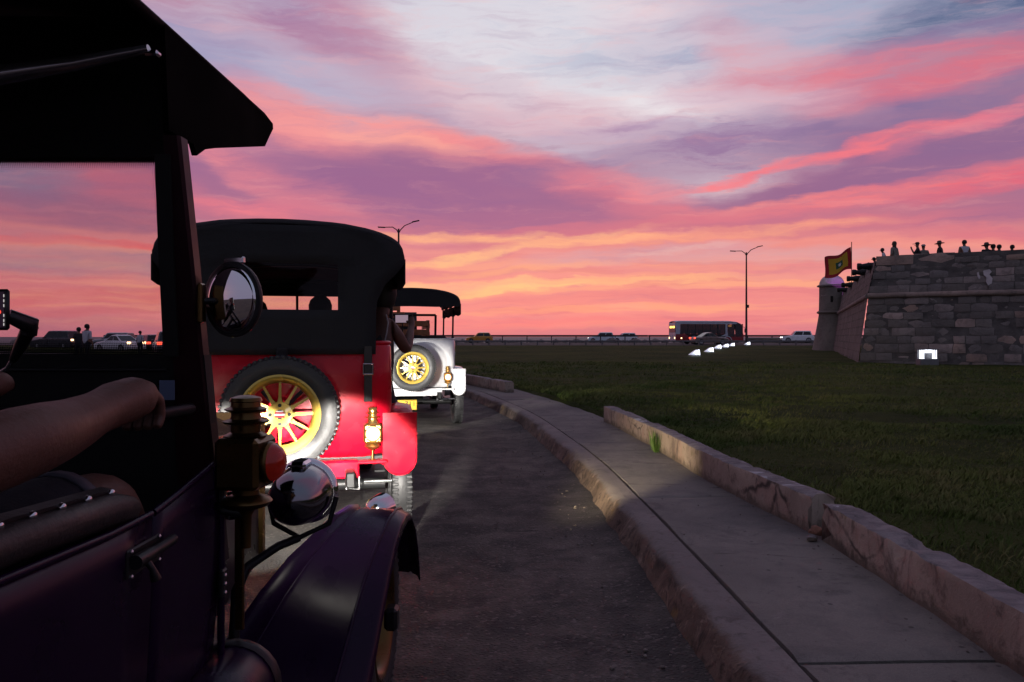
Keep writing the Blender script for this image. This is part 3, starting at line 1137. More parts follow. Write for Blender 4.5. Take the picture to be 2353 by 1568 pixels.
M_LIME = mat('lime_plaster_patch', (.55, .50, .49), .95, var=.25, vscale=3, bump=.02, bscale=10)
M_IRON = mat('cannon_iron', (.025, .023, .022), .6, .4, var=.2)
M_GALV = mat('grey_painted_metal', (.16, .16, .17), .5, .3)
M_LAMPGLOW = mat('floodlight_glow', (.9, .9, .95), .3, emit=(.86, .90, 1.0), estr=3.5)
M_LAMPDIM = mat('floodlight_lit_inside', (.5, .5, .56), .3, emit=(.74, .80, 1.0), estr=.35)

FC = Vector((14.85, 34.2, 0))                        # near corner foot
FD = Vector((5.2, -3.2, 0)).normalized()            # along the front face, towards the right
FN = Vector((FD.y, -FD.x, 0))                       # outward, towards the viewer
if FN.y > 0:
    FN = -FN
KD = Vector((9.25, 25.8, 0)).normalized()            # along the flank, away
KN = Vector((-KD.y, KD.x, 0))
ZB, ZC, ZT = .15, 3.12, 4.93                        # foot, string course, parapet top
fort = thing('stone_fort', 'weathered grey stone bastion with sloping walls and parapet', 'fort', tuple(FC))
L1, L2 = 10.5, 27.0


def wallpt(s, z, out=0.0):
    """front face: s along, z up, batter below the string course"""
    bat = .42 * min(max((ZC - z) / (ZC - ZB), 0), 1) - .42 * max(0, (z - ZC - .15) / (ZT - ZC))
    return FD * s + FN * (bat + out - .42) + Vector((0, 0, z))


def flankpt(s, z, out=0.0):
    bat = .42 * min(max((ZC - z) / (ZC - ZB), 0), 1) - .42 * max(0, (z - ZC - .15) / (ZT - ZC))
    return KD * s + KN * (bat + out - .42) + Vector((0, 0, z))


# where the two battered faces meet
def cornerpt(z, out=0.0):
    p, q = wallpt(0, z, out), flankpt(0, z, out)
    # p + FD*a = q + KD*b
    A = Matrix(((FD.x, -KD.x), (FD.y, -KD.y)))
    d = Vector((q.x - p.x, q.y - p.y))
    ab = A.inverted() @ d
    return p + FD * ab[0], ab[0], ab[1]


zs = [-.3, ZB, 1.0, 2.0, ZC, 3.6, ZT - .05]
mb = MB()
rowsA = []
for z in zs:
    c0, a0, b0 = cornerpt(z, -.05)
    rowsA.append([c0] + [wallpt(s, z, -.05) for s in (2, 4, 6, 8, L1)])
mb.grid(rowsA)
# platform on top, inside the parapet
top0 = cornerpt(ZT - .05, -.05)[0]
mb.grid([[top0, wallpt(L1, ZT - .05, -.05)], [top0 + KD * 3 + FD * 2, wallpt(L1, ZT - .05, -2.0)], [top0 + KD * 5 + FD * 2 - Vector((0, 0, 1.0)), wallpt(L1, ZT - 1.05, -2.1)], [top0 + KD * 24 + FD * 2 - Vector((0, 0, 1.0)), wallpt(L1, ZT - 1.05, -24)]])
obj('joint_backing', mb, M_MORTAR, fort)

GUNS = (2.6, 6.2, 10.8, 16.5, 22.0)
# flank, seen almost along its length: too narrow to tell single stones
rows, uvs = [], []
for z in [-.3, ZB, .8, 1.4, 2.0, 2.6, ZC, ZC + .2, 3.7, 4.2, ZT]:
    row = []
    b0 = cornerpt(z, 0)[2]
    for s in np.linspace(0, L2, 82):
        t = s / L2
        p = flankpt(b0 * (1 - t) + s, z, .05 * fbm(s * .8, z * 1.4, 2))
        if z >= ZT - .01:
            p.z += -.06 + .10 * fbm(s * .9, 3.1) + .05 * round(fbm(s * .35, 8) * 2)
            if any(abs(s - g) < .75 for g in GUNS):
                p.z -= .42
        row.append(p)
    rows.append(row)
mb = MB()
mb.grid(rows)
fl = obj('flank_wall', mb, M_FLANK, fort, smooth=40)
uvl = fl.data.uv_layers.new(name='UVMap')
for lp in fl.data.loops:
    co = fl.data.vertices[lp.vertex_index].co
    uvl.data[lp.index].uv = (co.dot(KD), co.z)

# every stone of the front face is its own block
random.seed(11)
zc = ZB - .1
courses = []
while zc < ZT - .12:
    hh = random.uniform(.27, .40)
    if zc < ZC - .06 < zc + hh + .1:
        hh = max(ZC - .06 - zc, .2)
    if abs(zc - (ZC - .06)) < .02:
        zc = ZC + .14
        hh = .33
    courses.append((zc, min(zc + hh, ZT + .02)))
    zc += hh
shape_cache = []
nst = 0
for ci, (z0, z1) in enumerate(courses):
    c0, a0, b0 = cornerpt((z0 + z1) / 2, 0)
    s = a0 + .015
    top = ci == len(courses) - 1
    while s < L1:
        w = random.uniform(.42, .95) if not top else random.uniform(.7, 1.6)
        s1 = min(s + w, L1)
        if s1 - s < .25:
            break
        if top and random.random() < .10:
            s = s1
            continue
        g = .012
        dep = .30
        pr = random.uniform(-.05, .03)
        zt = z1 - g
        if top:
            zt += random.uniform(-.16, .10)
        # rough block: front face of 4x3 points pushed in and out
        pts = []
        nx, nz = 4, 3
        front = []
        for j in range(nz):
            r = []
            for i in range(nx):
                fs, fz = i / (nx - 1), j / (nz - 1)
                ss = s + g + (s1 - s - 2 * g) * fs
                zz = z0 + g + (zt - z0 - g) * fz
                edge = (i in (0, nx - 1)) + (j in (0, nz - 1))
                o = pr - .026 * edge + .040 * fbm(ss * 4, zz * 4, ci * .7)
                ss += .030 * fbm(zz * 3, ss * 3, 4)
                zz += .030 * fbm(ss * 2.2, zz * 3, 9)
                r.append(wallpt(ss, zz, o))
            front.append(r)
        mb = MB()
        mb.grid(front)
        ring = [(0, i) for i in range(nx)] + [(j, nx - 1) for j in range(1, nz)] + [(nz - 1, i) for i in range(nx - 2, -1, -1)] + [(j, 0) for j in range(nz - 2, 0, -1)]
        rim = [front[j][i] for j, i in ring]
        back = [p - FN * dep for p in rim]
        mb.loft([rim, back], True, False)
        obj('stone_block', mb, M_STONE, fort, smooth=35)
        nst += 1
        s = s1
# half-round string course along both faces
for nm, pts in (('string_course', [cornerpt(ZC + .04, 0)[0]] + [wallpt(s, ZC + .04) + Vector((0, 0, .02 * fbm(s, 2))) for s in np.arange(.8, L1, .7)]),
                ('string_course', [cornerpt(ZC + .04, 0)[0]] + [flankpt(s, ZC + .04) + Vector((0, 0, .02 * fbm(s, 5))) for s in np.arange(1, L2 + .1, 1.3)])):
    mb = MB()
    mb.tube(pts, .115, 10)
    obj(nm, mb, M_STONE, fort, smooth=60)
# patches of old lime plaster clinging to the stones
def patch(s0, z0, pts, th=.035):
    mb = MB()
    ring = []
    for i, (ds, dz) in enumerate(pts):
        ring.append((ds, dz))
    f = [wallpt(s0 + a_, z0 + b_, .035) for a_, b_ in ring]
    bk = [p - FN * .06 for p in f]
    mb.loft([f, bk], True, True)
    obj('plaster_patch', mb, M_LIME, fort)


patch(4.62, 3.52, [(0, .55), (.22, .60), (.30, .50), (.22, .40), (.33, .22), (.30, .02), (.18, -.06), (.10, .10), (.12, .28), (.02, .38)])
patch(4.40, 3.78, [(0, .22), (.07, .25), (.09, .12), (.13, .0), (.08, -.05), (.03, .06)])
patch(6.9, 4.25, [(-.4, .0), (-.25, .3), (.05, .33), (.5, .35), (.9, .3), (.9, -.1), (.4, -.05), (.1, .05)])
patch(7.4, 2.2, [(-.3, .3), (0, .5), (.3, .45), (.4, .1), (.15, -.2), (-.05, .02)])

# sentry box on the far end of the flank
GE = FC + flankpt(L2 + .6, 0)
garita = thing('sentry_box', 'round stone sentry box with a dome lit violet at the far fort corner', 'sentry box', (GE.x, GE.y, 0))
mb = MB()
mb.lathe([(1.55, -.3), (1.42, .3), (1.1, 2.0), (.93, ZC - .1), (.93, ZC), (.9, 4.6), (.9, 5.17)], 28)
obj('wall', mb, M_STONE, garita, smooth=50)
mb = MB()
mb.lathe([(.92, ZC - .02), (1.06, ZC + .05), (1.08, ZC + .12), (1.0, ZC + .2), (.92, ZC + .22)], 28, cap=False)
obj('lower_ring', mb, M_STONE, garita, smooth=50)
mb = MB()
mb.lathe([(.9, 5.13), (1.05, 5.17), (1.06, 5.25), (.96, 5.31)], 28)
obj('cornice', mb, M_STONE, garita, smooth=40)
mb = MB()
mb.lathe([(.90, 5.30), (.88, 5.48), (.80, 5.68), (.66, 5.86), (.46, 5.99), (.22, 6.06), (.02, 6.08)], 28)
obj('dome', mb, M_LIME, garita, smooth=60)
mb = MB()
mb.cbox((-.35, -.86, 4.2), (.16, .12, .45), .02)
obj('window_slit', mb, M_DARKJOINT, garita)
tower_lamp = thing('spotlight', 'small violet spotlight on the fort platform beside the sentry box', 'spotlight', (GE.x + .9, GE.y - 4.6, 4.15))
mb = MB()
mb.lathe([(.09, 0), (.11, .05), (.11, .2), (.13, .22)], 14, RX(R(-60)))
obj('housing', mb, M_IRON, tower_lamp, smooth=40)
mb = MB()
mb.lathe([(.10, .21), (.10, .225)], 14, RX(R(-60)))
obj('lens', mb, mat('violet_lens', (.6, .1, .8), .2, emit=(.75, .1, 1.0), estr=6.0), tower_lamp)
L_ = light('violet_beam', 'SPOT', (0, .2, .12), 420, (.72, .12, 1.0), tower_lamp, spot_size=R(46), spot_blend=.5, shadow_soft_size=.08)
aim(L_, Vector((GE.x - .1, GE.y, 5.30)) - Vector((GE.x + .9, GE.y - 4.4, 4.27)))

# cannons over the flank
def cannon(s, z, ln, label):
    p = FC + flankpt(s, z, -.02)
    r = thing('cannon', label, 'cannon', (p.x, p.y, z), math.atan2(KN.y, KN.x), 'cannons on the fort flank')
    mb = MB()
    MX = RY(R(90))
    mb.lathe([(.02, -1.0), (.10, -.98), (.19, -.85), (.20, -.6), (.17, -.55), (.165, .1), (.185, .12), (.15, .2), (.115, ln - .22), (.15, ln - .16), (.155, ln - .03), (.12, ln), (.06, ln), (.055, ln - .2)], 18, MX)
    obj('barrel', mb, M_IRON, r, smooth=35)
    for sd in (-1, 1):
        mb = MB()
        mb.prism([(-1.1, -.62), (-.1, -.62), (.05, -.35), (.05, -.02), (-.15, .02), (-.7, -.12), (-1.1, -.3)], sd * .24 - .05, sd * .24 + .05, 'xz')
        obj('carriage_cheek', mb, M_IRON, r)
    for xx in (-.9, -.1):
        for sd in (-1, 1):
            mb = MB()
            mb.lathe([(.16, -.04), (.16, .04)], 14, T(xx, sd * .34, -.56) @ RX(R(90)))
            obj('truck_wheel', mb, M_IRON, r)
    return r


for s, lb in zip(GUNS, ('nearest and longest black cannon on the fort flank', 'second nearest cannon, its muzzle just behind the flag', 'middle cannon of the row on the fort flank',
                        'cannon second from the violet sentry box', 'dark cannon next to the violet sentry box')):
    cannon(s, 4.62, .62, lb)

# flag
FP = at(2129 / 1.088, 0, 50)
flag = thing('flag', 'red, yellow and green flag with a white star on a thin pole above the fort', 'flag', (FP.x, 50, 3.5))
M_FR, M_FY, M_FG, M_FW = [mat(n, c, .7, var=.08, vscale=2) for n, c in (('flag_red', (.42, .015, .02)), ('flag_yellow', (.62, .36, .02)), ('flag_green', (.03, .10, .05)), ('flag_white', (.7, .7, .68)))]
mb = MB()
mb.tube([(0, 0, 0), (0, 0, 3.85)], .025, 6)
obj('pole', mb, M_IRON, flag, smooth=60)


def flagpt(a_, b_, off=0.0):
    """a: 0 at the pole to 1 at the fly, b: 0 bottom to 1 top"""
    x = -1.62 * a_ + .03 * math.sin(b_ * 5)
    z = 2.14 + 1.30 * b_ - .62 * a_ + .10 * math.sin(a_ * 7 + b_ * 1.2) + .14 * a_ * (1 - b_) * 0
    y = .14 * math.sin(a_ * 8 + .7 * b_) * (.3 + a_) + off
    return (x, y, z)


nx, nz = 28, 20
mb = MB()
for i in range(nx):
    for j in range(nz):
        ca, cb = (i + .5) / nx, (j + .5) / nz
        e = min(min(ca, 1 - ca) * 1.0, min(cb, 1 - cb) * 1.0)
        mi = 0 if e < .16 else (1 if (e < .36 or abs(ca - .5) > .24) else 2)
        mb.add([flagpt(i / nx, j / nz), flagpt((i + 1) / nx, j / nz), flagpt((i + 1) / nx, (j + 1) / nz), flagpt(i / nx, (j + 1) / nz)], [(0, 1, 2, 3)], mi=mi)
obj('cloth', mb, [M_FR, M_FY, M_FG], flag, smooth=180, recalc=False)
mb = MB()
star = []
for k in range(16):
    rr_ = .10 if k % 2 == 0 else .045
    star.append(flagpt(.5 + rr_ * math.cos(k * math.pi / 8) * .85, .5 + rr_ * math.sin(k * math.pi / 8), -.008))
mb.add([flagpt(.5, .5, -.008)] + star, [(0, 1 + k, 1 + (k + 1) % 16) for k in range(16)])
obj('star', mb, M_FW, flag, recalc=False)


# louvred floodlight before the wall
def wall_flood():
    Y = 31.3
    p = at(2132, 0, Y)
    z = hlawn(p.x, Y)
    r = thing('floodlight', 'glowing white louvred floodlight on a grey block against the fort wall', 'floodlight', (p.x, Y, z - .02), 0)
    mb = MB()
    mb.cbox((0, .05, .13), (.72, .4, .26), .02)
    obj('pedestal', mb, M_GALV, r)
    mb = MB()
    mb.cbox((0, .16, .44), (.70, .05, .36), .01)
    mb.cbox((0, .0, .63), (.70, .36, .03), .008)
    obj('housing', mb, M_GALV, r)
    for x0, x1, z0, z1 in ((-.335, -.315, .29, .60), (-.27, -.235, .29, .60), (-.205, -.165, .29, .60), (.165, .205, .29, .60), (.235, .27, .29, .60), (.315, .335, .29, .60)):
        mb = MB()
        mb.cbox(((x0 + x1) / 2, -.02, (z0 + z1) / 2), (x1 - x0, .02, z1 - z0), .004)
        obj('lit_slot', mb, M_LAMPGLOW, r)
    for k in range(5):
        mb = MB()
        mb.cbox((-.116 + k * .058, -.02, .55), (.04, .02, .12), .004)
        obj('lit_slot', mb, M_LAMPGLOW, r)
    for sx in (-1, 1):
        mb = MB()
        mb.cbox((sx * .25, -.022, .275), (.19, .02, .018), .004)
        obj('lit_slot', mb, M_LAMPGLOW, r)


wall_flood()

# row of lit wedge lamps across the lawn
proto = None
for i, (u, vb, Y, lb) in enumerate(((1598, 820, 43, 'nearest and largest white wedge lamp glowing on the lawn'), (1631, 810, 52, 'second nearest glowing wedge lamp of the lawn row'), (1650, 803, 61, 'third glowing wedge lamp of the lawn row, below the grey sedan'),
                                    (1667, 799, 69, 'fourth glowing wedge lamp of the lawn row'), (1682, 794, 77, 'farthest of the five close-set wedge lamps, by the bus front'), (1718, 792, 82, 'lone glowing wedge lamp at the foot of the tall street light'))):
    p = at(u, 0, Y)
    if proto is None:
        proto = thing('lawn_lamp', lb, 'lamp', (0, 0, 0), 0, 'wedge lamps across the lawn')
        mb = MB()
        mb.cbox((0, 0, .06), (.62, .44, .16), .02)
        obj('base', mb, M_GALV, proto)
        mb = MB()
        mb.prism([(-.42, .15), (.24, .15), (.20, .50), (.06, .50), (-.10, .40)], -.20, .20, 'xz')
        obj('hood', mb, M_LAMPDIM, proto)
        mb = MB()
        mb.lathe([(.02, -.02), (.08, -.015), (.105, .0), (.08, .04), (.02, .05)], 14, T(.02, -.21, .30) @ RX(R(90)))
        obj('lens', mb, M_LAMPGLOW, proto, smooth=60)
        mb = MB()
        mb.prism([(.17, .16), (.245, .15), (.205, .50), (.14, .50)], -.215, -.205, 'xz')
        obj('lit_edge', mb, M_LAMPGLOW, proto)
        light('lamp_light', 'POINT', (-.05, -.45, .4), 5.0, (.85, .9, 1.0), proto, shadow_soft_size=.15)
        o = proto
    else:
        o = copy_tree(proto)
        o['label'] = lb
    o.location = (p.x, Y, hlawn(p.x, Y) - .02)
    o.scale = (.85, .85, .78)

# ------------------------------------------------------------------ coast road with its traffic
CZ = .50
mb = MB()
mb.grid([[(x, y, z) for x in (-260, -120, -60, -20, 20, 60, 120, 260)] for y, z in ((83, .30), (85.5, .46), (86, CZ), (118, CZ), (121, CZ))])
tag(obj('coast_road', mb, M_ASPH), kind='structure')
M_RAIL = mat('rail_dark', (.05, .045, .045), .6, .3)
M_RAILG = mat('guard_rail_grey', (.16, .15, .155), .55, .3, var=.2)
M_CONC = mat('sea_wall_concrete', (.17, .145, .125), .95, var=.3, vscale=.6, bump=.04, bscale=3)
M_TYRE = mat('tyre_rubber', (.026, .026, .027), .5, var=.2, vscale=20, bump=.002, bscale=60)
M_CARGLASS = mat('car_window_glass', (.012, .013, .016), .08, var=.05, spec=.6)
M_ALLOY = mat('alloy_wheel', (.35, .35, .36), .35, .7)
M_BLACKP = mat('black_plastic', (.015, .015, .016), .5)
M_WHITE_L = mat('headlight_on', (.9, .9, .9), .2, emit=(1, .96, .9), estr=8)
M_RED_L = mat('taillight_on', (.5, .02, .01), .2, emit=(1, .06, .03), estr=4)
M_AMBER_L = mat('amber_light_on', (.7, .3, .05), .2, emit=(1, .62, .3), estr=5)
M_RED_OFF = mat('taillight_off', (.25, .01, .01), .2)

# near guard rail of the coast road: posts and a beam
gr = thing('guard_rail', 'low grey guard rail on short posts along the near edge of the coast road', 'guard rail', (0, 86.3, CZ))
for x0, x1 in ((-14, 14), (14, 42)):
    mb = MB()
    mb.cbox(((x0 + x1) / 2, 0, .42), (x1 - x0 - .03, .06, .16), .02)
    obj('beam', mb, M_RAILG, gr)
pm = None
for x in np.arange(-13, 42, 1.75):
    if pm is None:
        mb = MB()
        mb.cbox((0, -.06, .22), (.16, .12, .62), .02)
        pm = obj('post', mb, M_RAILG, gr)
    else:
        pm2 = pm.copy()
        COL.objects.link(pm2)
    (pm if x == -13 else pm2).location.x = x
# sea-side railing
sr = thing('sea_railing', 'dark handrail on posts along the sea front behind the traffic', 'railing', (0, 117, CZ))
for x0, x1 in ((-60, -20), (-20, 20), (20, 60)):
    mb = MB()
    mb.cbox(((x0 + x1) / 2, 0, 1.02), (x1 - x0 - .05, .22, .26), .03)
    obj('handrail', mb, M_RAIL, sr)
pm = None
for x in np.arange(-59, 60, 3.6):
    if pm is None:
        mb = MB()
        mb.cbox((0, 0, .5), (.14, .14, 1.0), .02)
        pm = obj('post', mb, M_RAIL, sr)
        q = pm
    else:
        q = pm.copy()
        COL.objects.link(q)
    q.location.x = x
# sea wall to the right of the lamp post
mb = MB()
rowsw = []
for y, z in ((115.6, CZ - .1), (115.6, 1.18), (115.75, 1.24), (116.1, 1.24), (116.2, CZ)):
    rowsw.append([(x, y, z + (.015 * fbm(x, z * 3) if z > 1 else 0)) for x in np.arange(34, 110, 2)])
mb.grid(rowsw)
tag(obj('sea_wall', mb, M_CONC), 'plain concrete sea wall behind the white SUV, right of the street light', 'sea wall')
# riprap boulders beyond the railing
random.seed(21)
mb = MB()
for x in np.arange(-75, 45, .95):
    for k in range(2):
        r = random.uniform(.45, .85)
        bm = bmesh.new()
        bmesh.ops.create_icosphere(bm, subdivisions=1, radius=r)
        cx_, cy_, cz_ = x + random.uniform(-.4, .4), 119.5 + k * 1.3, .35 + random.uniform(-.2, .22)
        mb.add([(cx_ + v.co.x * random.uniform(.8, 1.25), cy_ + v.co.y, cz_ + v.co.z * random.uniform(.6, 1.0)) for v in bm.verts], [[v.index for v in f.verts] for f in bm.faces])
        bm.free()
tag(obj('boulders', mb, M_ROCK), 'heap of pinkish brown sea-defence boulders behind the railing', 'boulders', kind='stuff')


# street lights with two arms
def street_light(u, vtop, Y, label, zb, tilt=0.0):
    p = at(u, vtop, Y)
    H = p.z - zb
    r = thing('street_light', label, 'street light', (p.x, Y, zb), 0, 'double-arm street lights')
    mb = MB()
    mb.tube([(0, 0, 0), (0, 0, H * .35), (0, 0, H)], [.13, .11, .07], 10)
    obj('pole', mb, M_RAIL, r, smooth=60)
    mb = MB()
    mb.cbox((0, 0, .15), (.45, .45, .3), .03)
    obj('footing', mb, M_CONC, r)
    mb = MB()
    mb.cbox((.12, -.1, H * .42), (.22, .2, .32), .02)
    obj('junction_box', mb, M_BLACKP, r)
    for sx, rise in ((-1, .12), (1, .52)):
        mb = MB()
        pts = [(0, 0, H - .4), (sx * .15, 0, H - .1), (sx * .5, 0, H + .10 + rise * .3), (sx * 1.25, 0, H + rise + (.0 if sx < 0 else .05))]
        mb.tube(pts, [.045, .045, .04, .035], 8)
        arm = obj('arm', mb, M_RAIL, r, smooth=60)
        mb = MB()
        mb.cbox((0, 0, 0), (.62, .22, .09), .03, T(sx * 1.42, 0, H + rise + (.0 if sx < 0 else .1)) @ RY(R(-12 * (1 if sx > 0 else -.2))))
        obj('lantern', mb, M_BLACKP, arm)


street_light(1715, 580, 84, 'tall two-armed street light standing between the bus and the fort', .46)
street_light(916, 526, 66, 'two-armed street light rising behind the red vintage car canopy', .15)


# ------------------------------------------------------------------ ordinary cars
def paint(name, c, rough=.3):
    return mat(name, c, rough, .0, .8, var=.04, vscale=3)


def far_car(name, label, u, vb, Y, heading, L, H, W, kind, col, lights='', zb=None):
    """heading: -1 nose to the left, +1 nose to the right; yaw in degrees added"""
    sgn, yaw = heading
    p = at(u, vb, Y)
    z = p.z if zb is None else zb
    r = thing(name, label, {'suv': 'car', 'hatch': 'car', 'sedan': 'car', 'pickup': 'car'}[kind], (p.x, Y, z), (0 if sgn > 0 else math.pi) + R(yaw), 'cars on the coast road')
    m = paint(name + '_paint', col)
    # local x forward
    belt = {'suv': .60, 'hatch': .60, 'sedan': .63, 'pickup': .58}[kind] * H
    gc = .16 * H
    h = L / 2
    hood = {'suv': .25, 'hatch': .20, 'sedan': .24, 'pickup': .27}[kind] * L
    tailz = {'suv': belt, 'hatch': belt, 'sedan': belt * .97, 'pickup': belt}[kind]
    low = [(-h, gc + .12), (-h + .08, gc), (h - .12, gc), (h, gc + .18), (h - .02, belt * .70), (h - .12, belt * .84), (h - hood, belt), (0, belt + .02), (-h + .10, tailz), (-h + .01, belt * .8)]
    mb = MB()
    rings = []
    for f, y in ((.90, -W / 2), (1.0, -W / 2 + .10), (1.0, W / 2 - .10), (.90, W / 2)):
        rings.append([(x * (1 if f == 1 else .985), y, gc + (zz - gc) * (f if zz > gc + .3 else 1)) for x, zz in low])
    mb.loft(rings, True, True)
    body = obj('body', mb, m, r, smooth=35)
    # cabin
    fr = {'suv': (.07, .30), 'hatch': (.04, .30), 'sedan': (.20, .30), 'pickup': (.05, .28)}[kind]
    x0, x1 = -h + fr[0] * L, h - fr[1] * L + .0
    rake_r, rake_f = {'suv': (.25, .55), 'hatch': (.35, .6), 'sedan': (.75, .7), 'pickup': (.2, .45)}[kind]
    base = [(x0, belt - .02), (x1 + .05, belt - .02)]
    roofz = H - .05
    wb, wr = W / 2 - .06, W / 2 - .22
    def ring(x, y0, z_):
        return
    mb = MB()
    B = [(x0, -wb, belt - .03), (x1, -wb, belt - .03), (x1, wb, belt - .03), (x0, wb, belt - .03)]
    Mi = [(x0 + rake_r, -wr, roofz), (x1 - rake_f, -wr, roofz), (x1 - rake_f, wr, roofz), (x0 + rake_r, wr, roofz)]
    Tp = [(x0 + rake_r + .2, -wr + .15, H), (x1 - rake_f - .25, -wr + .15, H), (x1 - rake_f - .25, wr - .15, H), (x0 + rake_r + .2, wr - .15, H)]
    mb.loft([B, Mi, Tp], True, True)
    cab = obj('cabin', mb, m, r, smooth=30)
    # glass panels, proud of the cabin faces
    def on_side(fx, fz, sd):
        xb = x0 + (x1 - x0) * fx
        xt = x0 + rake_r + (x1 - rake_f - x0 - rake_r) * fx
        return Vector((xb + (xt - xb) * fz, sd * (wb + (wr - wb) * fz + .012), belt - .03 + (roofz - belt + .03) * fz))
    for sd in (-1, 1):
        for f0, f1 in ((.06, .46), (.50, .94)):
            mb = MB()
            q = [on_side(f0, .18, sd), on_side(f1, .18, sd), on_side(f1, .88, sd), on_side(f0, .88, sd)]
            mb.add(q + [p_ - Vector((0, sd * .02, 0)) for p_ in q], [(0, 1, 2, 3), (7, 6, 5, 4), (0, 4, 5, 1), (1, 5, 6, 2), (2, 6, 7, 3), (3, 7, 4, 0)])
            obj('side_window', mb, M_CARGLASS, cab)
    for nm, xa, xb_, dx in (('windscreen', x1, x1 - rake_f, .012), ('rear_window', x0, x0 + rake_r, -.012)):
        mb = MB()
        lo, hi = .12, .90
        q = []
        for fz, sd in ((lo, -1), (lo, 1), (hi, 1), (hi, -1)):
            wy = (wb + (wr - wb) * fz) * .90
            q.append(Vector((xa + (xb_ - xa) * fz + dx, sd * wy, belt - .03 + (roofz - belt + .03) * fz + .01)))
        mb.add(q + [p_ - Vector((dx * 2, 0, 0)) for p_ in q], [(0, 1, 2, 3), (7, 6, 5, 4), (0, 4, 5, 1), (1, 5, 6, 2), (2, 6, 7, 3), (3, 7, 4, 0)])
        obj(nm, mb, M_CARGLASS, cab)
    wr_ = .235 * H if kind != 'suv' else .225 * H
    for fx in (-h + .19 * L, h - .19 * L):
        for sd in (-1, 1):
            mb = MB()
            MW = T(fx, sd * (W / 2 - .10), wr_) @ RX(R(90))
            mb.lathe([(wr_ * .6, -.10), (wr_ * .95, -.11), (wr_, -.06), (wr_, .06), (wr_ * .95, .11), (wr_ * .6, .10)], 20, MW)
            wl = obj('wheel', mb, M_TYRE, r, smooth=40)
            mb = MB()
            mb.lathe([(.02, .0), (wr_ * .6, .01), (wr_ * .62, .02)], 16, T(fx, sd * (W / 2 + .005), wr_) @ RX(R(90) * 1))
            obj('rim', mb, M_ALLOY, wl)
    for sd in (-1, 1):
        mb = MB()
        mb.cbox((h - .08, sd * (W / 2 - .30), belt * .74), (.10, .38, .15), .03)
        obj('headlight', mb, M_WHITE_L if 'h' in lights else M_ALLOY, r)
        mb = MB()
        mb.cbox((-h + .04, sd * (W / 2 - .17), belt * .86), (.10, .30, .18), .03)
        obj('taillight', mb, (M_RED_L if 't' in lights else (M_AMBER_L if 'a' in lights else M_RED_OFF)), r)
    mb = MB()
    mb.cbox((h - .03, 0, gc + .16), (.10, W * .86, .14), .03)
    mb.cbox((-h + .03, 0, gc + .16), (.10, W * .9, .16), .03)
    obj('bumper', mb, M_BLACKP if kind in ('suv', 'pickup') else m, r)
    for sd in (-1, 1):
        mb = MB()
        mb.cbox((x1 - .25, sd * (W / 2 + .04), belt + .06), (.14, .16, .12), .03)
        obj('wing_mirror', mb, m, r)
    return r


far_car('yellow_taxi', 'small yellow taxi hatchback on the coast road beside the white vintage car', 1101, 789, 112, (-1, 6), 3.75, 1.5, 1.6, 'hatch', (.62, .27, .02), zb=CZ)
far_car('silver_suv', 'pale silver blue SUV facing left on the coast road, overlapping a white crossover', 1383, 786, 124, (-1, -8), 4.3, 1.62, 1.75, 'suv', (.66, .78, .84), 'h', zb=CZ - .03)
far_car('white_crossover', 'white crossover partly behind the silver SUV on the coast road', 1434, 785, 127, (-1, 4), 4.2, 1.52, 1.75, 'hatch', (.90, .90, .92), zb=CZ)
far_car('grey_sedan', 'brownish grey sedan with red tail lights in front of the bus', 1629, 791, 89, (1, 10), 4.0, 1.38, 1.7, 'sedan', (.18, .13, .11), 't', zb=CZ)
far_car('white_suv', 'white SUV with bright headlights between the street light and the fort', 1832, 783, 114, (-1, -10), 4.5, 1.75, 1.85, 'suv', (.88, .90, .93), 'h', zb=CZ)
far_car('black_pickup', 'black off-road car with lit rear lamps, leftmost beyond the windscreen', 133, 802, 72, (-1, -12), 4.4, 1.75, 1.85, 'suv', (.012, .014, .02), 'a', zb=.2)
far_car('silver_car', 'silver car mostly hidden behind the white sedan beyond the windscreen', 262, 798, 80, (-1, 0), 4.4, 1.62, 1.8, 'suv', (.38, .39, .43), zb=.2)
far_car('white_sedan', 'white sedan with glowing tail lamp in the middle beyond the windscreen', 275, 803, 62, (-1, -26), 3.9, 1.38, 1.7, 'sedan', (.88, .86, .89), 'a', zb=.18)
far_car('dark_hatchback', 'dark hatchback with red tail lights beside the small boy in white', 347, 803, 64, (-1, -50), 3.6, 1.4, 1.65, 'hatch', (.02, .015, .017), 't', zb=.18)
far_car('grey_suv', 'grey SUV with red brake lights at the right edge of the windscreen', 388, 806, 52, (-1, -62), 4.2, 1.62, 1.75, 'suv', (.16, .13, .14), 't', zb=.14)


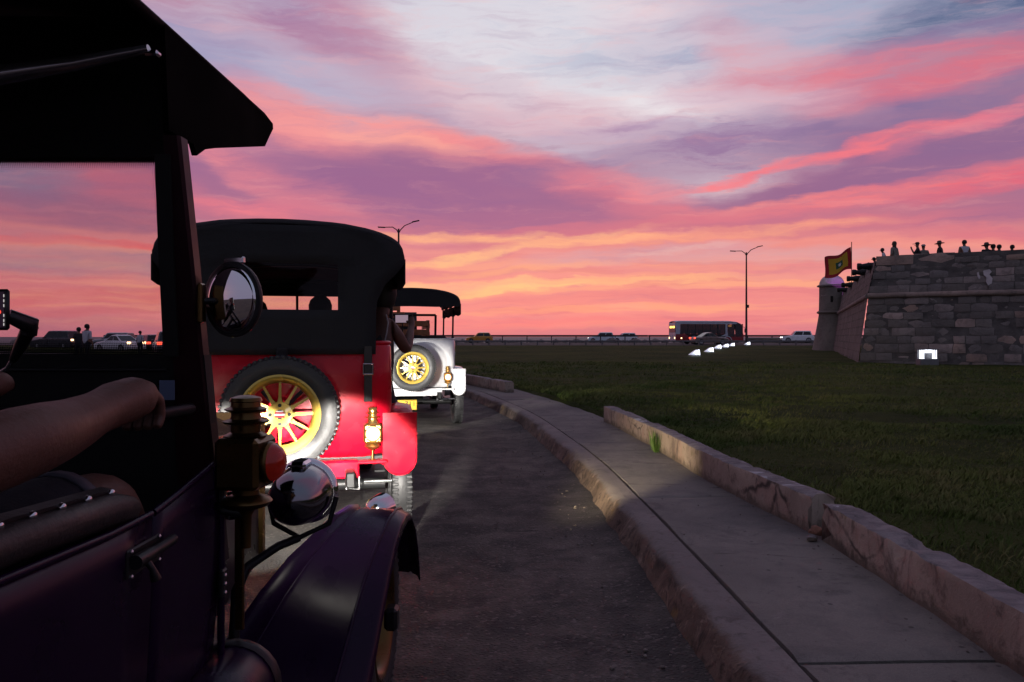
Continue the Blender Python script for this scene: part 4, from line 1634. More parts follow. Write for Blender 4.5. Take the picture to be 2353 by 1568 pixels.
# ------------------------------------------------------------------ city bus
def bus():
    Y = 97
    p = at(1622, 0, Y)
    r = thing('city_bus', 'red and white city bus with dark windows driving along the sea front', 'bus', (p.x, Y, CZ), R(8))
    Lb, W, Hh = 8.5, 2.4, 2.78
    h = Lb / 2
    red, white = mat('bus_red', (.30, .012, .018), .35, coat=.5), mat('bus_white', (.50, .53, .60), .4, coat=.4)
    dark = glass_mat('bus_window_tint', (.30, .26, .27), .10)
    gc, sill, head = .32, 1.22, 2.42
    # shell: flanks under the windows, roof, ends
    for sd in (-1, 1):
        mb = MB()
        lowp = [(-h, gc), (-h + .9, gc), (-h + 1.0, gc)]
        mb.prism([(-h + .02, gc), (h - .25, gc), (h - .02, gc + .35), (h, sill), (-h + .02, sill)], sd * W / 2 - .03, sd * W / 2 + .03, 'xz')
        obj('side_panel', mb, red, r)
        mb = MB()
        mb.prism([(-h + .03, head), (h - .7, head), (h - .95, head + .2), (-h + .03, head + .24)], sd * W / 2 - .04, sd * W / 2 + .035, 'xz')
        obj('roof_band', mb, white, r)
        for x, w_ in ((-h + .28, .55), (h - 2.15, .26), (h - .1, .10)):
            mb = MB()
            mb.cbox((x, sd * W / 2, (sill + head) / 2), (w_, .075, head - sill + .03), .01)
            obj('pillar', mb, white if x < h - .3 else M_BLACKP, r)
        # white sweep in front of the last pillar
        mb = MB()
        mb.prism([(h - 2.28, sill + .25), (h - 2.02, sill + .25), (h - 1.85, sill + .02), (h - 1.2, sill - .12), (h - 2.3, sill - .25), (h - 2.9, sill - .3), (h - 2.28, sill)], sd * (W / 2 + .035) - .006, sd * (W / 2 + .035) + .006, 'xz')
        obj('white_sweep', mb, white, r)
        n = 6
        xa, xb_ = -h + .58, h - 2.3
        for i in range(n):
            a0 = xa + (xb_ - xa) * i / n
            a1 = xa + (xb_ - xa) * (i + 1) / n
            mb = MB()
            mb.cbox(((a0 + a1) / 2, sd * W / 2, (sill + head) / 2), (a1 - a0 - .05, .02, head - sill - .04), .004)
            obj('window', mb, dark, r)
            mb = MB()
            mb.cbox((a1 - .0, sd * W / 2, (sill + head) / 2), (.07, .05, head - sill), .006)
            obj('mullion', mb, M_BLACKP, r)
        for a0, a1 in ((h - 2.0, h - 1.1), (h - 1.05, h - .15)):
            mb = MB()
            mb.cbox(((a0 + a1) / 2, sd * W / 2, (sill - .35 + head) / 2), (a1 - a0 - .05, .085, head - sill + .30), .004)
            obj('door_pane' if sd < 0 else 'window', mb, dark, r)
        # black lower glass band
        mb = MB()
        mb.prism([(-h + 1.2, sill - .02), (h - 2.3, sill - .02), (h - 2.3, gc + .4), (-h + 2.2, gc + .35), (-h + 1.7, sill - .35)], sd * (W / 2 + .034) - .003, sd * (W / 2 + .034) + .003, 'xz')
        obj('black_band', mb, M_BLACKP, r)
    mb = MB()
    rp = []
    for x, dz in ((-h + .02, 0), (-h + .5, .06), (h - 1.6, .06), (h - .75, -.02), (h - .35, -.20), (h - .12, -.34)):
        rp.append([(x, y, Hh - .14 + dz + .12 * (1 - (y / (W / 2)) ** 2)) for y in (-W / 2 + .02, -.9, -.4, 0, .4, .9, W / 2 - .02)])
    mb.grid(rp)
    solid(obj('roof', mb, white, r, smooth=60), .05)
    mb = MB()
    mb.cbox((0, 0, gc + .1), (Lb - .3, W - .1, .12), .02)
    obj('floor_pan', mb, M_BLACKP, r)
    # tail
    mb = MB()
    mb.cbox((-h, 0, (gc + 1.35) / 2 + .05), (.08, W - .06, 1.35 - gc), .03)
    tail = obj('tail_panel', mb, white, r)
    mb = MB()
    mb.cbox((-h - .0, 0, 1.78), (.07, W - .12, .78), .02)
    obj('rear_window', mb, M_CARGLASS, r)
    mb = MB()
    mb.cbox((-h, 0, 2.36), (.08, W - .06, .36), .03)
    obj('tail_top', mb, white, r)
    for y in (-.55, .40):
        mb = MB()
        mb.cbox((-h - .045, y, 2.05), (.03, .75, .24), .005)
        obj('destination_sign', mb, mat('led_amber', (.5, .3, .05), .3, emit=(1.0, .55, .12), estr=3.0), r)
    for y in (-.95, .95):
        mb = MB()
        mb.cbox((-h - .045, y, .75), (.03, .22, .2), .01)
        obj('taillight', mb, M_AMBER_L, r)
    mb = MB()
    mb.cbox((-h + .7, -W / 2 - .036, .72), (.14, .02, .14), .01)
    obj('marker_light', mb, M_AMBER_L, r)
    mb = MB()
    mb.cbox((h - 1.65, -W / 2 + .12, 2.2), (.42, .03, .2), .005)
    obj('side_sign', mb, mat('led_amber_side', (.5, .3, .05), .3, emit=(1.0, .6, .15), estr=2.5), r)
    # front
    mb = MB()
    mb.prism([(h - .35, gc), (h + .05, gc + .1), (h + .06, 1.15), (h - .02, 1.2), (h - .3, 1.2)], -W / 2 + .03, W / 2 - .03, 'xz')
    obj('front_panel', mb, red, r)
    mb = MB()
    mb.loft([[(h + .03, -W / 2 + .1, 1.2), (h + .03, W / 2 - .1, 1.2)], [(h - .10, -W / 2 + .1, 2.0), (h - .10, W / 2 - .1, 2.0)], [(h - .32, -W / 2 + .12, 2.5), (h - .32, W / 2 - .12, 2.5)]], False, False)
    solid(obj('windscreen', mb, dark, r), .02)
    for y in (-.85, .85):
        mb = MB()
        mb.cbox((h + .06, y, .78), (.06, .35, .2), .03)
        obj('headlight', mb, M_WHITE_L, r)
    for sd in (-1, 1):
        mb = MB()
        mb.tube([(h - .1, sd * W / 2, 2.1), (h + .18, sd * (W / 2 + .05), 2.0), (h + .2, sd * (W / 2 + .05), 1.8)], .03, 6)
        mb.cbox((h + .2, sd * (W / 2 + .05), 1.6), (.1, .2, .42), .03)
        obj('wing_mirror', mb, M_BLACKP, r)
    for x in (-h + 2.25, h - 2.0):
        for sd in (-1, 1):
            mb = MB()
            MW = T(x, sd * (W / 2 - .12), .42) @ RX(R(90))
            mb.lathe([(.25, -.13), (.40, -.14), (.42, -.08), (.42, .08), (.40, .14), (.25, .13)], 20, MW)
            w_ = obj('wheel', mb, M_TYRE, r, smooth=40)
            mb = MB()
            mb.lathe([(.02, -.02), (.12, 0), (.25, .02)], 16, T(x, sd * (W / 2 + .02), .42) @ RX(R(90)))
            obj('rim', mb, M_ALLOY, w_)
            mb = MB()
            n = 10
            arc = [(x + .56 * math.cos(math.pi * k / n), .42 + .56 * math.sin(math.pi * k / n)) for k in range(n + 1)]
            arc2 = [(x + .46 * math.cos(math.pi * k / n), .42 + .46 * math.sin(math.pi * k / n)) for k in range(n, -1, -1)]
            mb.prism(arc + arc2, sd * (W / 2 + .045) - .01, sd * (W / 2 + .045) + .01, 'xz')
            obj('wheel_arch', mb, white, r)
    # seats and standing riders seen dark against the glow
    k = 0
    for x in np.arange(-h + .9, h - 2.2, .82):
        for sd in (-1, 1):
            mb = MB()
            mb.cbox((x, sd * .72, 1.05), (.5, .85, .12), .03)
            mb.cbox((x - .24, sd * .72, 1.42), (.10, .85, .66), .03)
            obj('seat', mb, M_BLACKP, r)


bus()

# ------------------------------------------------------------------ open vintage tourers
M_CANVAS = mat('black_canvas', (.013, .013, .0145), .85, var=.2, vscale=5, bump=.006, bscale=14)
M_CANVAS_IN = mat('canvas_lining', (.016, .015, .015), .9, var=.2)
M_GOLD = mat('gold_rim_paint', (.60, .42, .08), .3, .35, .4, var=.06)
M_SILVER = mat('polished_steel', (.55, .55, .56), .22, .9, var=.05)
M_BRASS = mat('brass', (.60, .38, .12), .25, .95, var=.08)
M_CHROME = mat('chrome', (.72, .72, .74), .06, 1.0, var=.02, rvar=.02)
M_BLACKM = mat('black_metal', (.014, .014, .015), .4, .3)
M_LEATHER = mat('dark_leather', (.018, .016, .016), .5, var=.2, bump=.003, bscale=40)
M_PLATE = mat('yellow_plate', (.72, .44, .03), .4, var=.05)
M_INK = mat('plate_black', (.01, .01, .01), .5)
M_VINYL = glass_mat('clear_vinyl', (.82, .82, .82), .05, .03)
M_LENS_HOT = mat('tail_lens_hot', (.9, .5, .45), .2, emit=(1.0, .62, .55), estr=7.0)
M_LENS_RED = mat('lens_red_glow', (.75, .05, .03), .2, emit=(1.0, .10, .05), estr=2.0)
M_LENS_WARM = mat('tail_lens_warm', (.9, .5, .3), .2, emit=(1.0, .60, .32), estr=5.0)
M_WOOD = mat('varnished_wood', (.24, .075, .018), .45, coat=.3, var=.35, vscale=8)
M_CAP_R, M_CAP_W, M_CAP_D = mat('badge_red', (.5, .02, .03), .3), mat('badge_white', (.75, .75, .75), .3), mat('badge_dark', (.03, .03, .035), .3)
M_HEADLENS = mat('headlamp_lens', (.9, .9, .9), .1, emit=(1.0, .93, .82), estr=14.0)
M_PURPLE = mat('purple_paint', (.011, .002, .019), .30, 0, .0, var=.05, spec=.20)


def text_part(name, txt, size, m, parent, loc, rot, extr=.002):
    cu = bpy.data.curves.new(name, 'FONT')
    cu.body = txt
    cu.size = size
    cu.extrude = extr
    cu.align_x = 'CENTER'
    cu.align_y = 'CENTER'
    tmp = bpy.data.objects.new(name + '_tmp', cu)
    COL.objects.link(tmp)
    dg = bpy.context.evaluated_depsgraph_get()
    me = bpy.data.meshes.new_from_object(tmp.evaluated_get(dg))
    bpy.data.objects.remove(tmp)
    me.name = name
    me.materials.clear()
    me.materials.append(m)
    o = bpy.data.objects.new(name, me)
    COL.objects.link(o)
    o.parent = parent
    o.location = loc
    o.rotation_euler = rot
    return o


def wheel(parent, c, axis_m, R0=.355, w=.15, rim_mat=M_GOLD, name='wheel', spokes=12, detail=True, rimr=.235):
    """axis_m maps local z to the axle direction; +z is the outer side"""
    MX = T(*c) @ axis_m
    mb = MB()
    hw = w / 2
    prof = [(rimr, -hw * .75), (rimr + .03, -hw * .95), (R0 - .05, -hw * 1.0), (R0 - .018, -hw * .88), (R0 - .006, -hw * .6), (R0 - .006, hw * .6), (R0 - .018, hw * .88), (R0 - .05, hw * 1.0), (rimr + .03, hw * .95), (rimr, hw * .75), (rimr - .012, 0)]
    rings = []
    seg = 56
    for j in range(seg):
        an = 2 * math.pi * j / seg
        rings.append([(r * math.cos(an), r * math.sin(an), z) for r, z in prof])
    mb.loft(rings, True, False, MX, 0, loop=True)
    ty = obj('tyre' if name != 'tyre' else name, mb, M_TYRE, parent, smooth=40)
    if detail:
        mb = MB()
        nb = 64
        for k in range(nb):
            an = 2 * math.pi * k / nb
            for sd in (-1, 1):
                MM = MX @ RZ(an + (.03 if sd > 0 else -.03)) @ T(R0 - .010, 0, sd * hw * .66)
                mb.cbox((0, 0, 0), (.020, .020, hw * .58), .004, MM)
        tr = obj('tread_blocks', mb, M_TYRE, ty)
        tr['kind'] = 'stuff'
    rp = MB()
    rp.lathe([(rimr - .035, -hw * .6), (rimr - .03, -hw * .8), (rimr + .008, -hw * .85), (rimr + .004, -hw * .5), (rimr - .02, 0), (rimr + .004, hw * .5), (rimr + .008, hw * .85), (rimr - .004, hw * .92), (rimr - .022, hw * .80), (rimr - .034, hw * .5), (rimr - .045, 0)], 48, MX, cap=False)
    rp.loft([[MX @ Vector(((rimr - .045) * math.cos(2 * math.pi * j / 48), (rimr - .045) * math.sin(2 * math.pi * j / 48), 0)) for j in range(48)],
             [MX @ Vector(((rimr - .035) * math.cos(2 * math.pi * j / 48), (rimr - .035) * math.sin(2 * math.pi * j / 48), -hw * .6)) for j in range(48)]], True, False)
    rim = obj('rim', rp, rim_mat, parent, smooth=45)
    if name == 'wheel':
        mb = MB()
        mb.lathe([(.02, -hw * .55), (rimr - .03, -hw * .5), (rimr - .03, -hw * .2), (.02, -hw * .2)], 24, MX)
        obj('brake_drum', mb, M_BLACKM, rim, smooth=40)
    for k in range(spokes):
        an = 2 * math.pi * (k + .5 * 0) / spokes + math.pi / 2
        mb = MB()
        MM = MX @ RZ(an)
        mb.loft([[(.055, -.020, hw * .25), (.055, .020, hw * .25), (.055, .020, hw * .55), (.055, -.020, hw * .55)],
                 [(.10, -.009, hw * .22), (.10, .009, hw * .22), (.10, .009, hw * .46), (.10, -.009, hw * .46)],
                 [(rimr - .03, -.006, -hw * .05), (rimr - .03, .006, -hw * .05), (rimr - .03, .006, hw * .22), (rimr - .03, -.006, hw * .22)]], True, True, MM)
        obj('spoke', mb, rim_mat, rim)
    mb = MB()
    mb.lathe([(.012, hw * .70), (.034, hw * .70), (.036, hw * .66), (.075, hw * .62), (.078, hw * .5), (.075, hw * .1)], 28, MX)
    hub = obj('hub', mb, rim_mat, rim, smooth=40)
    for k in range(4):
        an = k * math.pi / 2 + math.pi / 2
        mb = MB()
        mb.lathe([(.011, hw * .60), (.011, hw * .66), (.007, hw * .66)], 10, MX @ RZ(an) @ T(.056, 0, 0))
        obj('bolt', mb, M_BLACKM, rim)
    for i, (m, z0, z1) in enumerate(((M_CAP_D, -.030, -.018), (M_CAP_R, -.018, -.006), (M_CAP_W, -.006, .006), (M_CAP_R, .006, .016), (M_CAP_W, .016, .024), (M_CAP_D, .024, .030))):
        # horizontal stripes of the hub badge, in a disc
        mb = MB()
        wz = math.sqrt(max(.032 ** 2 - max(abs(z0), abs(z1)) ** 2, .0001))
        mb.cbox((0, (z0 + z1) / 2, hw * .71), (2 * wz, z1 - z0, .004), .0005, MX)
        obj('badge_stripe', mb, m, rim)
    return ty


def lantern(parent, c, s=1.0, face=(0, -1), lens=M_LENS_HOT, body=M_BRASS, stem=.10, name='tail_lamp'):
    """square carriage lamp: face is the direction (x, y) the lens looks"""
    an = math.atan2(face[1], face[0])
    MX = T(*c) @ RZ(an) @ Matrix.Scale(s, 4)
    mb = MB()
    mb.cbox((0, 0, 0), (.11, .115, .125), .012, MX)
    b = obj(name, mb, body, parent, smooth=30)
    mb = MB()
    mb.lathe([(.040, .055), (.048, .066), (.052, .062), (.052, .056)], 24, MX @ RY(R(90)))
    obj('lens_rim', mb, body, b, smooth=40)
    mb = MB()
    mb.lathe([(.042, .054), (.040, .066), (.028, .074), (.012, .078), (.001, .078)], 20, MX @ RY(R(90)))
    obj('lens', mb, lens, b, smooth=60)
    mb = MB()
    mb.lathe([(.042, .060), (.038, .07), (.030, .085), (.030, .095), (.052, .097), (.054, .102), (.030, .106), (.026, .125), (.043, .127), (.045, .132), (.027, .137), (.026, .150), (.034, .152), (.028, .165), (.008, .172), (.002, .172)], 20, MX)
    obj('chimney', mb, body, b, smooth=40)
    mb = MB()
    mb.lathe([(.03, -.062), (.045, -.072), (.052, -.085), (.036, -.10), (.018, -.11), (.008, -.115), (.008, -.115 - stem), (.022, -.118 - stem), (.022, -.125 - stem)], 16, MX)
    obj('foot', mb, body, b, smooth=40)
    return b


def sheet(name, P, m, parent, th=.006, sm=60):
    mb = MB()
    mb.grid(P)
    return solid(obj(name, mb, m, parent, smooth=sm), th)


def canopy_section(x):
    """height of the roof line across the car, x in -1..1"""
    ax = abs(x)
    t = [(0, 2.150), (.3, 2.145), (.5, 2.130), (.7, 2.103), (.82, 2.075), (.906, 2.045), (.95, 2.018), (.975, 1.99), (.99, 1.955), (1.0, 1.90)]
    for (a0, z0), (a1, z1) in zip(t, t[1:]):
        if ax <= a1:
            return z0 + (z1 - z0) * (ax - a0) / (a1 - a0)
    return t[-1][1]


CXS = [-1.0, -.995, -.98, -.955, -.93, -.89, -.85, -.8, -.74, -.67, -.6, -.5, -.4, -.2, 0, .2, .4, .5, .6, .67, .74, .8, .85, .89, .93, .955, .98, .995, 1.0]


def tourer(name, label, loc, rz, bodym, darkm, rear_curtain=True, plate='', lens=M_LENS_HOT, lens_col=(1, .3, .2), front_lamps=True, wheel_mat=M_GOLD, slim=1.0, sl=1.0, beam_at=None):
    r = thing(name, label, 'vintage car', loc, rz, 'open vintage tourers queued at the kerb')
    HW = .775 * slim
    BW = .70 * slim
    yb = -.50                                  # rear face of the tub
    # tub: rounded U in plan
    def tub_outline(inset=0.0):
        w, rr, out = BW - inset, .13, []
        out.append((-w, 2.05))
        out += [(-w, 1.0), (-w, .4)]
        for k in range(7):
            an = math.pi + k * math.pi / 12
            out.append((-w + rr + rr * math.cos(an), yb + inset + rr + rr * math.sin(an)))
        for k in range(7):
            an = 1.5 * math.pi + k * math.pi / 12
            out.append((w - rr + rr * math.cos(an), yb + inset + rr + rr * math.sin(an)))
        out += [(w, .4), (w, 1.0), (w, 2.05)]
        return out
    rows = []
    for z, ins in ((.60, .055), (.66, .03), (.80, .012), (.95, 0), (1.15, 0), (1.33, .004), (1.36, .015)):
        rows.append([(x, y, z + (0 if z < 1.2 else -.04 * min(1, max(0, (y + .36) / .2)) - .26 * min(1, max(0, (y - .2) / .5)))) for x, y in tub_outline(ins)])
    mb = MB()
    mb.grid(rows)
    tub = solid(obj('body_tub', mb, bodym, r, smooth=50), .03, -1)
    mb = MB()
    mb.tube([(x, y, z) for (x, y, z) in rows[-1]], .014, 8)
    obj('top_beading', mb, bodym, tub, smooth=60)
    mb = MB()
    mb.cbox((0, .8, .60), (1.3 * slim, 2.5, .05), .01)
    obj('floor', mb, M_BLACKM, r)
    # lower apron and step at the rear
    mb = MB()
    mb.cbox((-.02 * 0, yb + .02, .545), (.96 * slim, .14, .115), .012)
    obj('rear_apron', mb, bodym, r, smooth=30)
    for sd in (-1, 1):
        mb = MB()
        mb.cbox((sd * .56 * slim, yb + .03, .588), (.20, .16, .022), .006)
        obj('lamp_shelf', mb, bodym, r)
    # seats
    for y in (-.22, .95):
        mb = MB()
        mb.cbox((0, y + .28, .88), (1.2 * slim, .52, .16), .05)
        mb.cbox((0, y, 1.15), (1.2 * slim, .16, .52), .05, None)
        obj('seat', mb, M_LEATHER, r, smooth=40)
    # canopy roof
    P = []
    for y, dz, sc in ((yb - .012, -.03, .985), (yb + .03, 0, 1), (.2, .01, 1), (.9, -.02, 1), (1.6, -.09, 1), (2.1, -.18, 1), (2.25, -.22, .99)):
        P.append([(x * HW * sc, y, canopy_section(x) + (dz * sl if y > .5 else dz)) for x in CXS])
    roof = sheet('canopy_roof', P, M_CANVAS, r, .012)
    mb = MB()
    mb.prism([(-HW * .97, 1.80), (HW * .97, 1.80), (HW * .97, 1.74), (HW * .8, 1.84), (-HW * .8, 1.84), (-HW * .97, 1.74)][::-1] if False else [(-HW * .97, 1.80), (HW * .97, 1.80), (HW * .97, 1.82), (HW * .8, 1.92), (0, 1.97), (-HW * .8, 1.92), (-HW * .97, 1.82)], 2.19, 2.205, 'xz')
    if sl:
        obj('front_valance', mb, M_CANVAS, r)
    # side valances
    for sd in (-1, 1):
        P = []
        for z in (1.90, 1.82, 1.74):
            P.append([(sd * (HW + .004 + (.01 if z < 1.72 else 0)), y, z + .012 * math.sin(y * 9) - max(0, y - .3) * .085 * sl) for y in np.linspace(yb + .02, 2.22, 16)])
        sheet('valance', P, M_CANVAS, r, .008)
    mb = MB()
    for y in (yb + .05, .55, 1.35, 2.15):
        mb.tube([(x * (HW - .02), y, canopy_section(x) - .030 - max(0, y - .3) * .10 * sl) for x in CXS[2:-2]], .012, 6)
    obj('hoop', mb, M_BLACKM, roof, smooth=60)
    for sd in (-1, 1):
        for y0, y1 in ((.35, .30), (1.92, 1.75)):
            mb = MB()
            mb.tube([(sd * (BW - .01), y0, .95), (sd * (HW - .03), y1, 1.45), (sd * (HW - .025), y1 - .02, 1.86)], .015, 8)
            obj('canopy_post', mb, M_BLACKM, r, smooth=60)
    if rear_curtain:
        # back curtain with window: rows of canvas around a clear opening
        wx, z0, z1 = .345, 1.572, 1.868
        cols = [-1, -.9, -.75, -.6, None, -.3, 0, .3, None, .6, .75, .9, 1]
        zsr = [1.285, 1.33, 1.42, 1.50, z0, 1.64, 1.74, 1.82, z1, 1.93, 2.0, 2.06, 2.11]
        def halfw(z):
            return float(np.interp(z, [1.285, 1.57, 1.65, 1.745, 1.81, 1.86, 2.2], [.585, .588, .60, .65, .72, .765, .775])) * slim
        grid = []
        for z in zsr:
            hw_ = min(halfw(z), HW * .99)
            # keep inside the roof section
            for k in range(60):
                if canopy_section(hw_ / HW) - .025 >= z:
                    break
                hw_ -= HW * .012
            row = []
            xs_ = [-hw_, -hw_ * .85, -(wx + (hw_ - wx) * .4) if hw_ > wx else -hw_ * .7, -min(wx, hw_ * .6), -wx * .5 if hw_ > wx else -hw_ * .3, 0]
            xs_ = xs_ + [-x for x in xs_[-2::-1]]
            for x in xs_:
                fold = .010 * fbm(x * 5, z * 3.2, 2) + .018 * math.sin(x * 16 + z * 9) * max(0, (abs(x) - .4)) * (1.9 - z)
                row.append((x, yb - .025 + fold, z))
            grid.append(row)
        mb = MB()
        base_i = len(mb.v)
        nc = len(grid[0])
        vs = [p for row in grid for p in row]
        fs = []
        for i in range(len(grid) - 1):
            for j in range(nc - 1):
                zz0, zz1 = zsr[i], zsr[i + 1]
                xx0, xx1 = grid[i][j][0], grid[i][j + 1][0]
                if zz0 >= z0 - .001 and zz1 <= z1 + .001 and xx0 >= -wx - .002 and xx1 <= wx + .002:
                    continue
                fs.append((i * nc + j, i * nc + j + 1, (i + 1) * nc + j + 1, (i + 1) * nc + j))
        mb.add(vs, fs)
        cur = solid(obj('rear_curtain', mb, M_CANVAS, r, smooth=60), .008)
        mb = MB()
        mb.grid([[(x, yb - .022 + .006 * fbm(x * 4, z * 4, 3), z) for x in np.linspace(-wx, wx, 7)] for z in np.linspace(z0, z1, 5)])
        obj('clear_window', mb, M_VINYL, cur, smooth=60)
        mb = MB()
        mb.cbox((0, yb - .045, 1.29), (.07, .03, .08), .008)
        obj('curtain_tab', mb, M_CANVAS, cur)
        for sd in (-1, 1):
            mb = MB()
            mb.cbox((sd * .535 * slim, yb - .048, 1.16), (.052, .012, .36), .003)
            stp = obj('strap', mb, M_LEATHER, r)
            mb = MB()
            for dx, dz, sx, sz in ((-.03, 0, .008, .07), (.03, 0, .008, .07), (0, .033, .068, .008), (0, -.033, .068, .008)):
                mb.cbox((sd * .535 * slim + dx, yb - .060, 1.19 + dz), (sx, .012, sz), .002)
            obj('buckle', mb, M_CHROME, stp)
    else:
        sect = [(x * HW, canopy_section(x) - .02) for x in CXS]
        mb = MB()
        mb.prism([(-HW * .985, 1.872), (-HW * .5, 1.862), (0, 1.868), (HW * .5, 1.860), (HW * .985, 1.872)] + [(x * .985, z) for x, z in sect[::-1]], yb - .012, yb + .002, 'xz')
        obj('rear_valance', mb, M_CANVAS, r)
    # spare wheel on its carrier
    zc_ = .93
    wheel(r, (0, yb - .235, zc_), RX(R(90)), .355, .15, wheel_mat, 'spare', 12)
    for o in [c for c in r.children if c.name.startswith('tyre')][-1:]:
        o.name = 'spare_tyre'
    mb = MB()
    mb.tube([(0, yb, zc_), (0, yb - .22, zc_)], .05, 12)
    for an in (45, 135, 225, 315):
        mb.tube([(0, yb - .12, zc_), (.17 * math.cos(R(an)), yb, zc_ + .17 * math.sin(R(an)))], .014, 6)
    obj('spare_carrier', mb, M_BLACKM, r, smooth=50)
    # tail lamps
    for sd in (-1, 1):
        lantern(r, (sd * .565 * slim, yb - .02, .775), 1.0, (0, -1), lens, M_BRASS, .055)
        light('tail_glow', 'POINT', (sd * .565 * slim, yb - .16, .79), .55, lens_col, r, shadow_soft_size=.04)
    # fenders
    def fender(yc, x0, x1, m, sd, rear=True):
        prof = []
        if rear:
            for k in range(15):
                an = R(16 + k * 11.0)                # from the rear drop over the top to the front
                prof.append((yc - .50 * math.cos(an), .42 + .485 * math.sin(an)))
            prof.append((yc + .52, .40))
        else:
            for k in range(13):
                an = R(10 + k * 12.5)
                prof.append((yc - .52 * math.cos(an), .36 + .47 * math.sin(an)))
        prof = prof[::-1] if not rear else prof
        P = []
        n = len(prof)
        for i, (y, z) in enumerate(prof):
            row = []
            for k, f in enumerate((0, .12, .3, .5, .7, .88, 1)):
                x = x0 + (x1 - x0) * f
                cr = .018 * (1 - (2 * f - 1) ** 2)
                row.append((sd * x, y, z + cr))
            P.append(row)
        o = sheet('rear_fender' if rear else 'front_fender', P, m, r, .008)
        return o
    for sd in (-1, 1):
        fo = fender(0.02, .63 * slim, .86 * slim, bodym, sd)
        # flat rounded apron hanging at the back of the fender
        mb = MB()
        xc, hwid = .745 * slim, .112 * slim
        poly = [(xc - hwid, .90), (xc + hwid, .90), (xc + hwid, .60)]
        poly += [(xc + hwid * math.cos(R(a_)), .60 + .115 * math.sin(R(a_))) for a_ in range(-12, -180, -12)]
        poly += [(xc - hwid, .60)]
        mb.prism([(sd * a_, b_) for a_, b_ in poly], yb + .005, yb + .018, 'xz')
        fa = obj('fender_apron', mb, bodym, r, smooth=30)
        mb = MB()
        rim_pts = [(sd * a_, yb + .004, b_) for a_, b_ in [(xc + hwid * .93, .88), (xc + hwid * .93, .60)] + [(xc + hwid * .93 * math.cos(R(a_)), .60 + .107 * math.sin(R(a_))) for a_ in range(-12, -180, -12)] + [(xc - hwid * .93, .60)]]
        mb.tube(rim_pts, .004, 6)
        obj('apron_bead', mb, bodym, fa, smooth=60)
        fender(2.75, .50 * slim, .80 * slim, darkm, sd, False)
    # running boards and side boxes
    for sd in (-1, 1):
        mb = MB()
        mb.cbox((sd * .74 * slim, 1.32, .36), (.22, 1.7, .03), .008)
        obj('running_board', mb, M_BLACKM, r)
        mb = MB()
        mb.cbox((sd * .755 * slim, 1.1, .985), (.11, .30, .17), .01)
        obj('side_box', mb, M_PURPLE, r)
        mb = MB()
        mb.tube([(sd * .715 * slim, .92, .80), (sd * .715 * slim, .92, 1.35)], .010, 8)
        obj('grab_handle', mb, M_CHROME, r, smooth=60)
    # wheels
    for x, y in ((.775, 0), (-.775, 0), (.66, 2.75), (-.66, 2.75)):
        sd = 1 if x > 0 else -1
        wheel(r, (x * slim, y, .355), RY(R(90 * sd)), .355, .145, M_BLACKM, 'wheel', 12, detail=(y < 1))
    # chassis bits under the tail
    mb = MB()
    mb.tube([(-.68 * slim, 0, .355), (.68 * slim, 0, .355)], .04, 10)
    obj('axle', mb, M_BLACKM, r, smooth=60)
    for x in (-.42, .42):
        mb = MB()
        mb.cbox((x * slim, .8, .50), (.06, 3.0, .10), .01)
        obj('chassis_rail', mb, M_BLACKM, r)
    mb = MB()
    mb.tube([(.40 * slim, yb, .50), (.40 * slim, yb, .41), (.48 * slim, yb, .41), (.48 * slim, yb, .50)], .009, 6)
    obj('tow_shackle', mb, M_SILVER, r, smooth=60)
    mb = MB()
    mb.tube([(.52 * slim, -.30, .42), (.74 * slim, -.30, .42)], .012, 8)
    obj('shackle_bolt', mb, M_SILVER, r, smooth=60)
    mb = MB()
    mb.lathe([(.001, -.35), (.10, -.34), (.10, .34), (.001, .35)], 16, T(-.1, .35, .40) @ RY(R(90)))
    obj('fuel_tank', mb, M_BLACKM, r, smooth=50)
    # bonnet, radiator, windscreen, steering wheel
    P = []
    for y, w, zt in ((2.05, .56, 1.12), (2.3, .44, 1.10), (3.1, .34, 1.06)):
        P.append([(-w, y, .55), (-w, y, zt - .12), (-w + .05, y, zt - .03), (-w * .5, y, zt), (0, y, zt + .02), (w * .5, y, zt), (w - .05, y, zt - .03), (w, y, zt - .12), (w, y, .55)])
    sheet('bonnet', P, bodym, r, .01)
    mb = MB()
    mb.cbox((0, 3.14, .80), (.66, .08, .56), .03)
    obj('radiator', mb, M_BRASS, r, smooth=30)
    mb = MB()
    wpts = [(-.62 * slim, 2.08, 1.10), (-.62 * slim, 1.96, 1.80), (.62 * slim, 1.96, 1.80), (.62 * slim, 2.08, 1.10), (-.62 * slim, 2.08, 1.10)]
    mb.tube(wpts[:2], .022, 8)
    mb.tube(wpts[1:3], .022, 8)
    mb.tube(wpts[2:4], .022, 8)
    mb.tube([(-.62 * slim, 2.05, 1.26), (.62 * slim, 2.05, 1.26)], .02, 8)
    mb.tube([(0, 2.06, 1.12), (0, 1.97, 1.80)], .012, 8)
    ws = obj('windscreen_frame', mb, M_BLACKM, r, smooth=50)
    mb = MB()
    mb.add([(-.60 * slim, 2.04, 1.27), (.60 * slim, 2.04, 1.27), (.60 * slim, 1.965, 1.79), (-.60 * slim, 1.965, 1.79)], [(0, 1, 2, 3)])
    obj('windscreen_glass', mb, glass_mat('windscreen_' + name, (.9, .9, .9), .05), ws)
    mb = MB()
    MS = T(-.32, 1.55, 1.22) @ RX(R(58))
    for k in range(24):
        pass
    mb.tube([MS @ Vector((.19 * math.cos(k * math.pi / 12), .19 * math.sin(k * math.pi / 12), 0)) for k in range(25)], .013, 6)
    mb.tube([MS @ Vector((0, 0, 0)), MS @ Vector((0, 0, -.5))], .02, 8)
